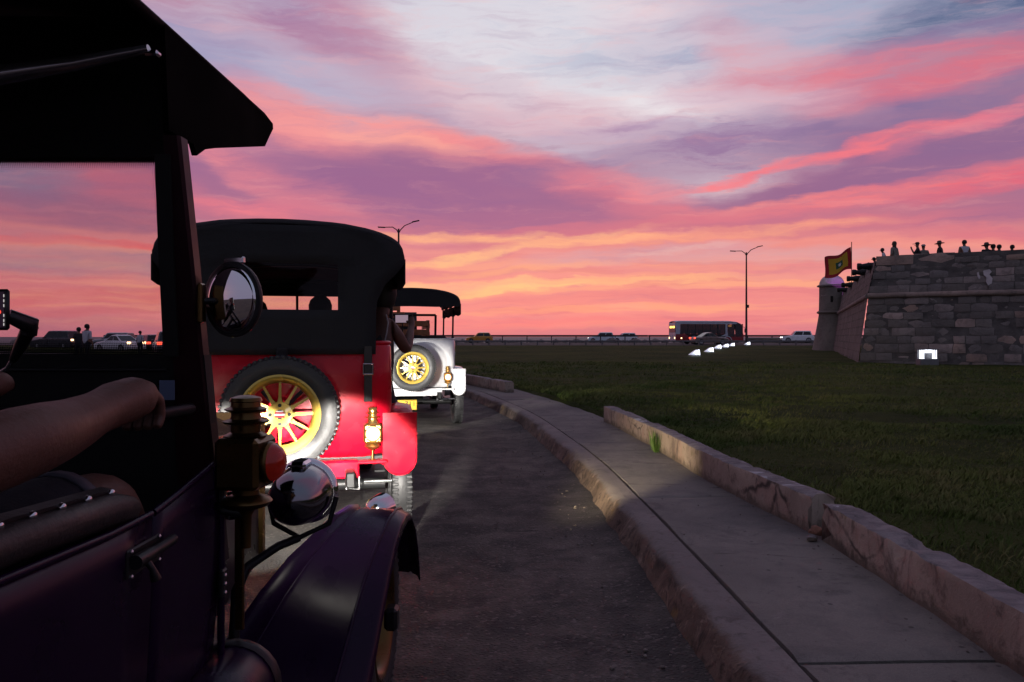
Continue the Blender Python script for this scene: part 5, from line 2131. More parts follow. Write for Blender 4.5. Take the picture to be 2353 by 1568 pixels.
    for k in range(4):
        mb.tube([MS @ Vector((0, 0, -.02)), MS @ Vector((.19 * math.cos(k * math.pi / 2), .19 * math.sin(k * math.pi / 2), 0))], .01, 6)
    obj('steering_wheel', mb, M_BLACKM, r, smooth=50)
    # head lamps throw light on whatever is in front
    for sd in (-1, 1):
        mb = MB()
        mb.lathe([(.02, -.12), (.07, -.10), (.10, -.03), (.11, .04), (.115, .06), (.10, .07)], 20, T(sd * .50, 3.12, .92) @ RX(R(-90)))
        hl = obj('headlamp', mb, M_CHROME, r, smooth=40)
        mb = MB()
        mb.lathe([(.10, .062), (.06, .075), (.01, .08)], 20, T(sd * .50, 3.12, .92) @ RX(R(-90)))
        obj('lens', mb, M_HEADLENS, hl, smooth=60)
        if front_lamps:
            b_ = light('headlamp_beam', 'SPOT', (sd * .50, 3.24, .92), 750, (1.0, .95, .88), r, spot_size=R(26), spot_blend=.35, shadow_soft_size=.05)
            if beam_at is not None:
                lm = RZ(-rz) @ (Vector(beam_at) - Vector(loc))
                aim(b_, lm - Vector((sd * .50, 3.24, .92)))
    mb = MB()
    mb.tube([(-.5, 3.1, .80), (.5, 3.1, .80)], .016, 8)
    obj('lamp_bar', mb, M_BLACKM, r, smooth=60)
    if plate:
        px, pz = plate[1], plate[2]
        mb = MB()
        mb.cbox((px, yb + .05, pz), (.31, .008, .155), .006)
        pl = obj('licence_plate', mb, M_PLATE, r)
        mb = MB()
        for dx, dz, sx, sz in ((-.146, 0, .004, .14), (.146, 0, .004, .14), (0, .070, .294, .004), (0, -.070, .294, .004)):
            mb.cbox((px + dx, yb + .045, pz + dz), (sx, .004, sz), .001)
        obj('plate_border', mb, M_INK, pl)
        if plate[0]:
            text_part('plate_number', plate[0], .115, M_INK, pl, (px, yb + .044, pz + .012), (R(90), 0, 0))
            text_part('plate_town', plate[3], .03, M_INK, pl, (px, yb + .044, pz - .055), (R(90), 0, 0))
    return r


M_REDP = mat('red_paint', (.52, .003, .018), .25, 0, .25, var=.04, spec=.3)
M_WHITEP = mat('cream_white_paint', (.74, .74, .75), .25, 0, 1.0, var=.04)
red_car = tourer('vintage_car', 'red vintage tourer with black canvas top and gold spare wheel', (-1.575, 5.56, 0), R(13), M_REDP, M_REDP, True, ('', -.30, .36, ''), beam_at=(-1.42, 12.25, .52))
white_car = tourer('vintage_car', 'white vintage tourer under a black canopy, ahead of the red one', (-1.64, 12.75, 0), R(11), M_WHITEP, M_WHITEP, False, ('  -711', -.07, .345, 'C. DE INDIAS'), M_LENS_WARM, (1, .55, .3), False, slim=.98, sl=0.0)


# ------------------------------------------------------------------ stake-sided truck ahead of the white car
tk = thing('stake_truck', 'dark truck with varnished wooden slat sides, seen through the white car', 'truck', (-3.05, 19.2, 0), R(10))
for z, x1 in ((1.30, .95), (1.50, .95), (1.70, .95), (1.90, .42), (2.06, .30)):
    mb = MB()
    mb.cbox(((-.95 + x1) / 2, -1.0, z), (.95 + x1, .04, .13), .008)
    obj('slat', mb, M_WOOD, tk)
for x, zt in ((-.95, 2.1), (-.3, 2.1), (.28, 2.12), (.95, 1.78)):
    mb = MB()
    mb.cbox((x, -.96, (zt + 1.0) / 2), (.08, .06, zt - 1.0), .008)
    obj('stake', mb, M_WOOD, tk)
for sd in (-1, 1):
    for z in (1.25, 1.45, 1.65):
        mb = MB()
        mb.cbox((sd * .98, .3, z), (.04, 2.5, .12), .008)
        obj('slat', mb, M_WOOD, tk)
mb = MB()
mb.cbox((0, .3, 1.0), (2.0, 2.7, .14), .02)
obj('bed', mb, M_BLACKM, tk)
mb = MB()
mb.prism([(1.7, .6), (1.7, 1.75), (1.9, 2.05), (2.6, 2.05), (2.85, 1.5), (3.6, 1.35), (3.7, .6)], -.85, .85, 'yz')
obj('cab', mb, M_BLACKM, tk, smooth=30)
for x in (-.8, .8):
    for y in (-.3, 3.0):
        mb = MB()
        mb.lathe([(.22, -.1), (.38, -.1), (.40, -.06), (.40, .06), (.38, .1), (.22, .1)], 20, T(x, y, .40) @ RY(R(90)))
        obj('wheel', mb, M_TYRE, tk, smooth=40)
mb = MB()
mb.lathe([(.001, -.12), (.07, -.10), (.115, -.03), (.12, .03), (.10, .06), (.001, .07)], 20, T(.22, -1.14, 1.37) @ RX(R(90)))
obj('round_lamp', mb, M_CHROME, tk, smooth=50)

# ------------------------------------------------------------------ the purple tourer right beside the viewer
BEAM_E, SPILL_E, KERB_FILL_E = 1650.0, 5.0, 1500.0
BX, BY = -1.32, 2.0
pc = thing('vintage_car', 'dark purple vintage car in the foreground with black roof, round mirror and brass lamp', 'vintage car', (BX, BY, 0), 0, 'open vintage tourers queued at the kerb')


def loc(p):
    return (p[0] - BX, p[1] - BY, p[2])


def locs(ps):
    return [loc(p) for p in ps]


def pt(u, v, Y):
    return at(u, v, Y)


M_ROOFIN = mat('roof_leathercloth', (.004, .0035, .0035), .7, spec=.18, var=.1, vscale=4, bump=.001, bscale=90)
M_VAL = mat('valance_black_cloth', (.0016, .0014, .0014), .9, spec=.03, var=.1)
M_FRAME = mat('windscreen_frame_maroon', (.020, .003, .007), .45, 0, .1, spec=.25)
M_DCHROME = mat('dull_chrome', (.24, .24, .26), .12, 1.0, var=.02, rvar=.02)
M_DASH = mat('dash_black', (.006, .006, .006), .7)
M_SKIN = mat('skin', (.10, .045, .030), .55, var=.12, vscale=14, bump=.002, bscale=60)
M_SKIN2 = mat('skin_dark', (.20, .105, .065), .55, var=.12, vscale=14)
M_DENIM = mat('blue_denim', (.004, .008, .015), .85, var=.2, vscale=30, bump=.002, bscale=150)
M_HEM = mat('grey_hem', (.07, .07, .09), .8)
M_PHONE = mat('phone_black', (.01, .01, .012), .3)
M_SHADE_BRASS = mat('shaded_brass', (.11, .065, .022), .32, .9, var=.2)  # darker copy of the brass, foreground shade put into its colour

XR = -.73
# roof, almost flat with a rolled edge
P = []
sec = [(-.59, 2.045), (-.575, 2.062), (-.54, 2.072), (-.4, 2.095), (-.2, 2.115), (0, 2.12), (.2, 2.115), (.4, 2.095), (.54, 2.072), (.575, 2.062), (.59, 2.045)]
for y, dz, sc in ((-1.2, 0, 1), (0, .0, 1), (1.0, 0, 1), (2.2, 0, 1), (2.33, -.004, 1), (2.39, -.012, .995), (2.415, -.03, .985)):
    P.append([loc((BX + x * sc, y, z + dz)) for x, z in sec])
roof = sheet('canopy_roof', P, M_ROOFIN, pc, .02)
# front and side valance
vp = [(2.415, 2.03), (2.412, 2.045), (2.33, 2.055), (1.66, 2.055), (1.68, 1.835), (1.812, 1.838), (1.83, 1.816), (1.88, 1.842), (1.94, 1.859), (2.15, 1.872), (2.30, 1.925), (2.338, 1.955), (2.375, 1.995)]
vp = [(2.415, 2.03), (2.412, 2.045), (2.33, 2.055), (1.66, 2.055), (1.68, 1.835), (1.812, 1.838), (1.83, 1.816), (1.88, 1.842), (1.94, 1.859), (2.335, 1.958), (2.378, 1.998)]
for sd, x in ((1, XR), (-1, 2 * BX - XR)):
    mb = MB()
    mb.prism([(y - BY, z) for y, z in vp], x - BX - .006, x - BX + .006, 'yz')
    obj('side_valance', mb, M_VAL, roof)
mb = MB()
mb.prism([(-.585, 2.03), (.585, 2.03), (.575, 1.99), (.3, 1.985), (0, 1.98), (-.3, 1.985), (-.575, 1.99)], 2.37 - BY, 2.385 - BY, 'xz')
obj('front_valance', mb, M_ROOFIN, roof)
# chrome roof bow
mb = MB()
a_, b_ = pt(342, 113, 1.585), pt(10, 172, 1.60)
c_ = a_ + (b_ - a_) * 3.3
mb.tube(locs([a_, a_ + (b_ - a_) * .5 + Vector((0, 0, -.004)), b_, c_]), [.009, .015, .021, .022], 14)
obj('roof_bow', mb, M_SILVER, roof, smooth=60)
mb = MB()
mb.cbox(loc(pt(350, 124, 1.59)), (.03, .02, .012), .004)
obj('bow_bracket', mb, M_CHROME, roof)

# windscreen
def wsY(z):
    return 1.885 - (z - 1.117) * .235


ZG0, ZG1 = 1.36, 1.79
mb = MB()
hx0, hx1 = -1.93, -.745
ring = [(hx0, wsY(1.785) - .02, 1.785), (hx1, wsY(1.785) - .02, 1.785), (hx1, wsY(1.785) + .03, 1.785), (hx0, wsY(1.785) + .03, 1.785)]
ring2 = [(x, y - .03, 2.075) for x, y, z in ring]
mb.loft([locs(ring), locs(ring2)], True, True)
obj('header', mb, M_ROOFIN, pc)
for sd in (1, -1):
    def mx(x):
        return x if sd > 0 else 2 * BX - x
    mb = MB()
    rings = []
    for z, xi, xo in ((1.05, -.79, -.700), (1.117, -.787, -.701), (1.36, -.770, -.704), (1.6, -.757, -.707), (1.83, -.745, -.710)):
        y = wsY(z)
        rings.append(locs([(mx(xi), y - .018, z), (mx(xo) - .006 * sd, y - .018, z), (mx(xo), y - .010, z), (mx(xo), y + .025, z), (mx(xi), y + .025, z)]))
    mb.loft(rings, True, True)
    post = obj('windscreen_post', mb, M_FRAME, pc, smooth=20)
    mb = MB()
    rings = []
    for z, xi in ((1.355, -.777), (1.6, -.764), (1.79, -.752)):
        y = wsY(z)
        rings.append(locs([(mx(xi) - .012 * sd, y - .026, z), (mx(xi) + .020 * sd, y - .026, z), (mx(xi) + .020 * sd, y - .017, z), (mx(xi) - .012 * sd, y - .017, z)]))
    mb.loft(rings, True, True)
    obj('glass_channel', mb, M_DASH, post)
# rounded inner corners of the glass opening
mb = MB()
for (cx_, cz_, sx, sz) in ((-.764, 1.792, -1, -1), (-.789, 1.352, -1, 1)):
    rr_ = .038
    poly = [(0, 0)] + [(rr_ - rr_ * math.sin(R(a0)), rr_ - rr_ * math.cos(R(a0))) for a0 in range(0, 91, 15)]
    q0 = [(cx_ + sx * a1 - sx * .002, wsY(cz_) - .004, cz_ + sz * b1 - sz * .002) for a1, b1 in poly]
    q1 = [(x, y + .008, z) for x, y, z in q0]
    mb.loft([locs(q0), locs(q1)], True, True)
obj('glass_corner', mb, M_DASH, pc)
# pane with the printed dot border
g = NT('windscreen_dot_border')
sepu = g.n('ShaderNodeSeparateXYZ', {0: g.tc.outputs['UV']})
ux, uy = sepu.outputs[0], sepu.outputs[1]
edge = g.math('MINIMUM', g.math('MINIMUM', ux, g.math('SUBTRACT', 1.19, ux)), g.math('MINIMUM', uy, g.math('SUBTRACT', .44, uy)))
pitch = .0042
fx_ = g.math('ABSOLUTE', g.math('SUBTRACT', g.math('FRACT', g.math('DIVIDE', ux, pitch)), .5))
fy_ = g.math('ABSOLUTE', g.math('SUBTRACT', g.math('FRACT', g.math('DIVIDE', uy, pitch)), .5))
dd = g.math('ADD', fx_, fy_)
thr = g.mr(edge, .012, .036, .72, .10)
dot = g.math('LESS_THAN', dd, thr)
dot = g.math('MULTIPLY', dot, g.math('LESS_THAN', edge, .036))
nt = g.nt
nt.nodes.remove(g.b)
trn = g.n('ShaderNodeBsdfTransparent', {0: (.74, .72, .74, 1)})
glo = g.n('ShaderNodeBsdfGlossy', {'Roughness': .02})
frn = g.n('ShaderNodeFresnel', {0: 1.3})
mx1 = g.n('ShaderNodeMixShader', {0: frn.outputs[0], 1: trn.outputs[0], 2: glo.outputs[0]})
dif = g.n('ShaderNodeBsdfDiffuse', {0: (.012, .012, .013, 1)})
mx2 = g.n('ShaderNodeMixShader', {0: dot, 1: mx1.outputs[0], 2: dif.outputs[0]})
nt.links.new(mx2.outputs[0], nt.nodes['Material Output'].inputs[0])
mb = MB()
q = [(-1.90, wsY(1.357), 1.357), (-.778, wsY(1.357), 1.357), (-.752, wsY(1.795), 1.795), (-1.90, wsY(1.795), 1.795)]
mb.add(locs(q), [(0, 1, 2, 3)])
gl = obj('windscreen_glass', mb, g.m, pc, recalc=False)
uvl = gl.data.uv_layers.new(name='UVMap')
for i, uv in enumerate(((1.19, 0), (.02, 0), (0, .44), (1.19, .44))):
    uvl.data[i].uv = uv
# scuttle panel under the glass
mb = MB()
ring = []
for z in (1.358, 1.33, 1.10, .85):
    ring.append(locs([(-1.93, wsY(z) - .012, z), (-.702, wsY(z) - .012, z), (-.702, wsY(z) + .03, z), (-1.93, wsY(z) + .03, z)]))
mb.loft(ring, True, True)
dash = obj('scuttle_panel', mb, M_DASH, pc)
mb = MB()
mb.tube(locs([(-1.93, wsY(1.325) - .016, 1.325), (-.79, wsY(1.325) - .016, 1.325)]), .004, 6)
obj('trim_strip', mb, M_BLACKM, dash, smooth=60)
mb = MB()
mb.cbox(loc(pt(384, 897, 1.815)), (.035, .002, .045), .0005)
obj('sticker', mb, mat('sticker_blue_grey', (.10, .13, .22), .5), dash)
mb = MB()
mb.tube(locs([(-1.6, 1.70, 1.235), (-.745, 1.70, 1.235), (-.735, 1.82, 1.235)]), .014, 10)
obj('grab_rail', mb, M_BLACKM, dash, smooth=60)

# body side: cowl, door, rear quarter, each a panel with a shut line between
XS = -.68


def side_panel(name, y0, y1, topf, parent=pc, m=M_PURPLE, x_at=None):
    P = []
    for y in np.linspace(y0, y1, 9):
        row = []
        zt = topf(y)
        for f in (0, .25, .5, .75, .9, 1.0):
            z = .42 + (zt - .42) * f
            x = XS + (-.045 * (1 - f) ** 2) + (x_at(y) if x_at else 0)
            row.append(loc((x, y, z)))
        P.append(row)
    return sheet(name, P, m, parent, .012)


def belt(y):
    return float(np.interp(y, [-1.3, .9, 1.35, 1.50, 1.60, 1.845], [1.085, 1.083, 1.066, 1.068, 1.080, 1.117]))


cowl = side_panel('cowl_side', 1.500, 1.846, belt)
door = side_panel('door', .62, 1.492, belt)
quarter = side_panel('rear_quarter', -1.3, .612, belt)
for nm, par, y0, y1 in (('beading', cowl, 1.501, 1.845), ('beading', door, .62, 1.491)):
    mb = MB()
    mb.tube([loc((XS + .004, y, belt(y))) for y in np.linspace(y0, y1, 12)], .007, 8)
    obj(nm, mb, M_PURPLE, par, smooth=60)
# edge strip and hinges at the front of the cowl
mb = MB()
mb.tube([loc((XS + .004, 1.850, z)) for z in (.45, .8, 1.115)], .009, 8)
obj('edge_strip', mb, M_PURPLE, cowl, smooth=60)
for z in (1.03, .83):
    mb = MB()
    mb.cbox(loc((XS + .010, 1.845, z)), (.014, .03, .065), .004)
    hg = obj('hinge', mb, M_BLACKM, cowl)
    for k in (-1, 0, 1):
        mb = MB()
        mb.lathe([(.005, 0), (.005, .004), (.002, .006)], 8, T(*loc((XS + .016, 1.838, z + k * .02))) @ RY(R(90)))
        obj('bolt', mb, M_SILVER, hg)
# door latch: barrel bolt on a plate
mb = MB()
lp = [pt(268, 1240, 1.365), pt(385, 1205, 1.56)]
y0, y1 = 1.385, 1.545
mb.cbox(loc((XS + .006, 1.455, 1.000)), (.008, .13, .05), .003)
latch = obj('latch_plate', mb, M_BLACKM, door)
mb = MB()
mb.tube([loc((XS + .020, 1.395, 1.004)), loc((XS + .020, 1.46, 1.004))], .013, 12)
mb.tube([loc((XS + .020, 1.465, 1.004)), loc((XS + .020, 1.552, 1.006))], .010, 12)
obj('bolt_barrel', mb, M_BLACKM, latch, smooth=50)
mb = MB()
mb.tube([loc((XS + .022, 1.43, 1.0)), loc((XS + .034, 1.432, .982)), loc((XS + .036, 1.44, .962))], [.007, .006, .010], 8)
obj('knob', mb, M_BLACKM, latch, smooth=60)
for y, z in ((1.40, 1.022), (1.51, 1.022), (1.40, .978), (1.51, .978)):
    mb = MB()
    mb.lathe([(.004, 0), (.004, .003), (.001, .005)], 8, T(*loc((XS + .010, y, z))) @ RY(R(90)))
    obj('screw', mb, M_SILVER, latch)
# padded seat bolster with studs above the door
mb = MB()
bp = [(-.700, .2, 1.118), (-.698, .7, 1.120), (-.697, 1.1, 1.114), (-.697, 1.38, 1.100), (-.700, 1.445, 1.086), (-.704, 1.465, 1.07)]
mb.tube(locs(bp), [.030, .030, .030, .030, .026, .012], 12)
bol = obj('seat_bolster', mb, M_LEATHER, pc, smooth=60)
mb = MB()
mb.loft([locs([(-.713, y, z + .024), (-.693, y, z + .030), (-.691, y, z + .036), (-.713, y, z + .040)]) for (x, y, z) in bp[:4]] , True, True)
obj('piping', mb, M_LEATHER, bol)
for k in range(8):
    y = 1.37 - k * .075
    z = float(np.interp(y, [.7, 1.1, 1.38], [1.120, 1.112, 1.098]))
    mb = MB()
    mb.lathe([(.007, 0), (.006, .004), (.003, .0065), (.0005, .007)], 10, T(*loc((-.690, y, z + .033))) @ RY(R(55)))
    obj('stud', mb, M_CHROME, bol, smooth=60)
# interior
for y in (.35, -.75):
    mb = MB()
    mb.cbox(loc((BX, y + .28, .86)), (1.16, .55, .2), .06)
    mb.cbox(loc((BX, y - .02, 1.15)), (1.16, .16, .5), .06)
    obj('seat', mb, M_LEATHER, pc, smooth=40)
mb = MB()
mb.cbox(loc((BX, .6, .50)), (1.2, 3.2, .06), .01)
obj('floor', mb, M_DASH, pc)
lq = side_panel('left_side', -1.3, 1.846, lambda y: 1.08, x_at=lambda y: 2 * (BX - XS) + .0)
# bonnet
P = []
for y, w, zt in ((1.90, .56, 1.20), (2.05, .47, 1.17), (2.4, .42, 1.14), (3.0, .36, 1.10)):
    P.append([loc((BX + x, y, z)) for x, z in ((-w, .55), (-w, zt - .16), (-w + .04, zt - .06), (-w * .55, zt - .005), (0, zt + .01), (w * .55, zt - .005), (w - .04, zt - .06), (w, zt - .16), (w, .55))])
bon = sheet('bonnet', P, M_PURPLE, pc, .01)
mb = MB()
mb.tube([loc((BX + w - .035, y, zt - .055)) for y, w, zt in ((1.90, .56, 1.20), (2.05, .47, 1.17), (2.4, .42, 1.14), (3.0, .36, 1.10))], .010, 8)
obj('edge_moulding', mb, M_SHADE_BRASS, bon, smooth=60)
mb = MB()
mb.cbox(loc((BX, 3.05, .83)), (.74, .09, .56), .03)
obj('radiator', mb, M_BRASS, pc, smooth=30)

# front fenders
fprof = [(3.46, .40, -.60, -.40), (3.38, .56, -.60, -.40), (3.27, .67, -.605, -.398), (3.15, .735, -.612, -.396), (3.04, .755, -.625, -.398), (2.93, .745, -.655, -.402), (2.82, .705, -.70, -.408), (2.72, .645, -.765, -.414), (2.62, .56, -.83, -.420), (2.52, .46, -.89, -.428), (2.42, .37, -.94, -.435), (2.32, .32, -.97, -.44), (2.18, .302, -.97, -.44), (1.9, .30, -.97, -.44)]
for sd in (1, -1):
    P = []
    for y, z, xi, xo in fprof:
        row = []
        for f, cz in ((0, .03), (.04, .012), (.16, .008), (.20, .016), (.24, .010), (.5, .012), (.76, .006), (.80, .012), (.84, .003), (.95, -.008), (1.0, -.03)):
            x = xi + (xo - xi) * f
            if sd < 0:
                x = 2 * BX - x
            row.append(loc((x, y, z + cz - .028)))
        P.append(row)
    fe = sheet('front_fender', P, M_PURPLE, pc, .006, 45)
    for f in (.20, .80):
        mb = MB()
        mb.tube([loc((((xi + (xo - xi) * f) if sd > 0 else 2 * BX - (xi + (xo - xi) * f)), y, z - .015)) for y, z, xi, xo in fprof[2:-1]], .006, 8)
        obj('raised_bead', mb, M_PURPLE, fe, smooth=60)
# running board and rounded tool box at the sill
for sd in (1, -1):
    xx = -.60 if sd > 0 else 2 * BX + .60
    mb = MB()
    mb.cbox(loc((xx, .75, .292)), (.32, 2.4, .03), .01)
    obj('running_board', mb, M_BLACKM, pc)
mb = MB()
mb.lathe([(.001, -.22), (.075, -.215), (.095, -.19), (.10, 0), (.10, .15), (.085, .185), (.001, .19)], 24, T(*loc((-.662, 1.76, .565))) @ RX(R(-90)))
tb = obj('tool_canister', mb, M_PURPLE, pc, smooth=50)
mb = MB()
mb.lathe([(.102, .13), (.108, .14), (.108, .16), (.100, .17)], 24, T(*loc((-.662, 1.76, .565))) @ RX(R(-90)), cap=False)
obj('band', mb, M_BLACKM, tb, smooth=50)
# wheels
for x in (-.545, 2 * BX + .545):
    sd = 1 if x > BX else -1
    wheel(pc, loc((x, 3.0, .355)), RY(R(90 * sd)), .352, .15, M_SHADE_BRASS, 'wheel', 12, True)
    mb = MB()
    mb.cbox(loc((x + sd * .095, 2.98, .35)), (.05, .075, .085), .012)
    obj('hub_cap', mb, M_BLACKM, pc)
for x in (-.55, 2 * BX + .55):
    sd = 1 if x > BX else -1
    wheel(pc, loc((x, -.9, .355)), RY(R(90 * sd)), .355, .15, M_GOLD, 'wheel', 12, False)
# head lamps
for sd in (1, -1):
    c = Vector((-.645, 2.42, .918))
    if sd < 0:
        c.x = 2 * BX - c.x
    MH = T(*loc(c)) @ RX(R(-90))
    mb = MB()
    mb.lathe([(.001, -.125), (.030, -.121), (.058, -.104), (.076, -.072), (.084, -.03), (.088, .0), (.090, .06)], 36, MH)
    hd = obj('headlamp', mb, M_DCHROME, pc, smooth=60)
    mb = MB()
    mb.lathe([(.090, .058), (.099, .062), (.103, .075), (.099, .09), (.088, .094)], 36, MH, cap=False)
    obj('rim', mb, M_CHROME, hd, smooth=50)
    mb = MB()
    mb.lathe([(.088, .080), (.055, .098), (.001, .105)], 30, MH)
    obj('lens', mb, M_HEADLENS, hd, smooth=60)
    mb = MB()
    mb.cbox((0, 0, 0), (.05, .085, .022), .008, T(*loc(c + Vector((0, .01, .094)))))
    obj('name_badge', mb, M_CHROME, hd, smooth=30)
    mb = MB()
    mb.tube([loc(c + Vector((.105, .03, -.01))), loc(c + Vector((.085, .02, -.09))), loc(c + Vector((0, .0, -.128))), loc(c + Vector((-.085, .02, -.09))), loc(c + Vector((-.105, .03, -.01)))], .008, 8)
    obj('fork', mb, M_BLACKM, hd, smooth=60)
    mb = MB()
    k = 1 if sd > 0 else -1
    mb.tube([loc(c + Vector((0, 0, -.128))), loc(c + Vector((-k * .06, -.02, -.15))), loc(c + Vector((-k * .14, -.06, -.20))), loc(c + Vector((-k * .16, -.09, -.26))), loc(c + Vector((-k * .165, -.1, -.40)))], [.013, .013, .014, .016, .016], 10)
    obj('lamp_bracket', mb, M_BLACKM, hd, smooth=60)
    # dipped beam with its upper edge just above level, and the wider spill of the bowl
    lb = light('headlamp_beam', 'SPOT', loc(c + Vector((0, .13, 0))), BEAM_E, (1.0, .94, .86), pc, spot_size=R(26), spot_blend=.30, shadow_soft_size=.035)
    lb.rotation_euler = (R(90 - 10.5), 0, R(10 if sd > 0 else -9))
    lb = light('headlamp_spill', 'SPOT', loc(c + Vector((0, .13, 0))), SPILL_E, (1.0, .92, .82), pc, spot_size=R(48), spot_blend=.5, shadow_soft_size=.035)
    lb.rotation_euler = (R(90 + 6), 0, R(6 if sd > 0 else -3))
# made-up low lamp, out of view, added to warm the pavement and low wall
MF = T(*loc((-.60, 3.62, .62))) @ RZ(R(-22)) @ RX(R(-90))
mb = MB()
mb.lathe([(.001, -.07), (.03, -.066), (.055, -.04), (.062, 0), (.066, .03), (.060, .036)], 24, MF)
kerb_fill = obj('kerb_fill_lamp', mb, M_CHROME, pc, smooth=50)
mb = MB()
mb.lathe([(.060, .03), (.03, .04), (.001, .043)], 20, MF)
obj('lens', mb, M_HEADLENS, kerb_fill, smooth=60)
mb = MB()
mb.tube([loc((-.60, 3.62, .56)), loc((-.62, 3.55, .45)), loc((-.80, 3.30, .42))], .014, 8)
obj('stay', mb, M_BLACKM, kerb_fill, smooth=60)
lb = light('kerb_fill_beam', 'SPOT', loc((-.575, 3.69, .62)), KERB_FILL_E, (1.0, .80, .52), pc, spot_size=R(22), spot_blend=.9, shadow_soft_size=.05)
aim(lb, Vector((1.42, 8.2, .24)) - Vector((-.575, 3.69, .62)))
# second brass upright and small chrome horn behind the carriage lamp
mb = MB()
mb.cbox(loc((-.66, 1.93, .86)), (.022, .012, .34), .003)
obj('lamp_upright', mb, M_SHADE_BRASS, pc)
mb = MB()
mb.lathe([(.006, -.05), (.010, -.02), (.016, 0), (.030, .03), (.034, .036)], 16, T(*loc((-.668, 1.93, .985))) @ RX(R(70)))
obj('horn', mb, M_CHROME, pc, smooth=50)

# carriage lamp on the cowl
lc = loc((-.6215, 1.86, 1.108))
ANF = math.atan2(-.10, 1)
ML = T(*lc) @ RZ(ANF)
mb = MB()
mb.cbox((0, 0, 0), (.104, .118, .118), .010, ML)
cl = obj('carriage_lamp', mb, M_SHADE_BRASS, pc, smooth=30)
mb = MB()
mb.lathe([(.045, .050), (.049, .058), (.047, .064), (.043, .066)], 28, ML @ RY(R(90)), cap=False)
obj('lens_ring', mb, M_SHADE_BRASS, cl, smooth=50)
mb = MB()
mb.lathe([(.045, .056), (.042, .074), (.032, .086), (.018, .092), (.001, .094)], 28, ML @ RY(R(90)))
obj('red_lens', mb, mat('ruby_lens', (.20, .008, .005), .2, coat=.2, emit=(1, .05, .02), estr=.03, var=.25, vscale=40), cl, smooth=60)
mb = MB()
mb.lathe([(.046, .058), (.050, .062), (.034, .070), (.034, .088), (.050, .091), (.053, .096), (.036, .101), (.033, .108), (.033, .117), (.046, .120), (.048, .124), (.034, .129), (.033, .140), (.037, .142), (.034, .150), (.018, .155), (.001, .156)], 28, ML)
obj('chimney', mb, M_SHADE_BRASS, cl, smooth=40)
mb = MB()
mb.lathe([(.030, -.058), (.030, -.075), (.055, -.085), (.060, -.092), (.052, -.102), (.022, -.112), (.014, -.125), (.012, -.20)], 24, ML)
obj('foot', mb, M_SHADE_BRASS, cl, smooth=40)
mb = MB()
mb.tube([loc((-.672, 1.84, 1.0)), loc((-.63, 1.855, .99)), loc((-.6215, 1.86, .98))], .012, 8)
obj('lamp_arm', mb, M_BLACKM, cl, smooth=60)

# round mirror on the post
mc = Vector((-.628, 1.80, 1.484))
nrm = Vector((-.45, -.89, -.03)).normalized()
MM = T(*loc(mc)) @ nrm.to_track_quat('Z', 'Y').to_matrix().to_4x4()
mb = MB()
RM = .086
mb.lathe([(.001, -.030), (.03, -.028), (.065, -.018), (RM - .003, -.004), (RM, .003), (RM - .001, .008), (RM - .005, .010)], 40, MM)
mir = obj('mirror', mb, M_BLACKP, pc, smooth=50)
mb = MB()
mb.lathe([(RM - .004, .0085), (RM * .75, .0125), (RM * .5, .0155), (RM * .25, .0172), (.0005, .0178)], 40, MM)
obj('mirror_glass', mb, mat('mirror_silver', (.86, .87, .88), .015, 1.0, var=.0, rvar=.0), mir, smooth=180)
mb = MB()
mb.tube([loc((-.705, 1.80, 1.48)), loc((-.668, 1.815, 1.482)), loc(mc + Vector((.0, .02, 0)))], .008, 8)
obj('mirror_arm', mb, M_BLACKM, mir, smooth=60)
mb = MB()
mb.cbox(loc((-.700, 1.795, 1.475)), (.012, .03, .09), .004)
obj('mirror_clamp', mb, M_SHADE_BRASS, mir)
mb = MB()
mb.cbox((0, .088, -.004), (.06, .016, .012), .003, MM)
obj('mirror_clip', mb, M_SILVER, mir)
# steering wheel (mostly out of sight to the left)
mb = MB()
MS = T(*loc((-1.62, 1.42, 1.26))) @ RX(R(58))
mb.tube([MS @ Vector((.2 * math.cos(k * math.pi / 14), .2 * math.sin(k * math.pi / 14), 0)) for k in range(29)], .014, 8)
mb.tube([MS @ Vector((0, 0, 0)), MS @ Vector((0, 0, -.5))], .02, 8)
for k in range(4):
    mb.tube([MS @ Vector((0, 0, -.02)), MS @ Vector((.2 * math.cos(k * math.pi / 2), .2 * math.sin(k * math.pi / 2), 0))], .01, 6)
obj('steering_wheel', mb, M_BLACKM, pc, smooth=60)

# phone in its holder
ph = thing('phone', 'phone with a glowing red mark in a black dash holder at the left edge', 'phone', tuple(pt(0, 712, 1.62)))
o0 = pt(0, 712, 1.62)
mb = MB()
mb.cbox((-.016, 0, 0), (.072, .010, .084), .006)
obj('body', mb, M_PHONE, ph, smooth=40)
mb = MB()
mb.cbox((-.018, -.0057, 0), (.060, .002, .072), .0008)
obj('screen', mb, mat('phone_screen', (.01, .01, .012), .1, emit=(.06, .02, .05), estr=.15), ph)
mb = MB()
mb.lathe([(.001, 0), (.004, .0), (.004, .002)], 12, T(.003, -.0075, -.005) @ RX(R(90)))
obj('red_mark', mb, mat('screen_red', (.6, .05, .02), .3, emit=(1, .08, .04), estr=1.5), ph)
for z in (.018, .008, -.012, -.022, .028, -.030):
    mb = MB()
    mb.cbox((.0125, -.0075, z), (.002, .001, .006), .0004)
    obj('screen_dash', mb, mat('screen_white', (.6, .6, .6), .3, emit=(1, .95, .9), estr=.5), ph)
hd = thing('phone_holder', 'black jointed phone holder arm rising from the dash at the left edge', 'phone holder', tuple(pt(25, 832, 1.72)))
h0 = pt(25, 832, 1.72)
mb = MB()
ps = [pt(18, 725, 1.63), pt(72, 748, 1.66), pt(66, 765, 1.665)]
mb.tube([p - h0 for p in ps], [.014, .019, .017], 10)
obj('upper_arm', mb, M_PHONE, hd, smooth=60)
mb = MB()
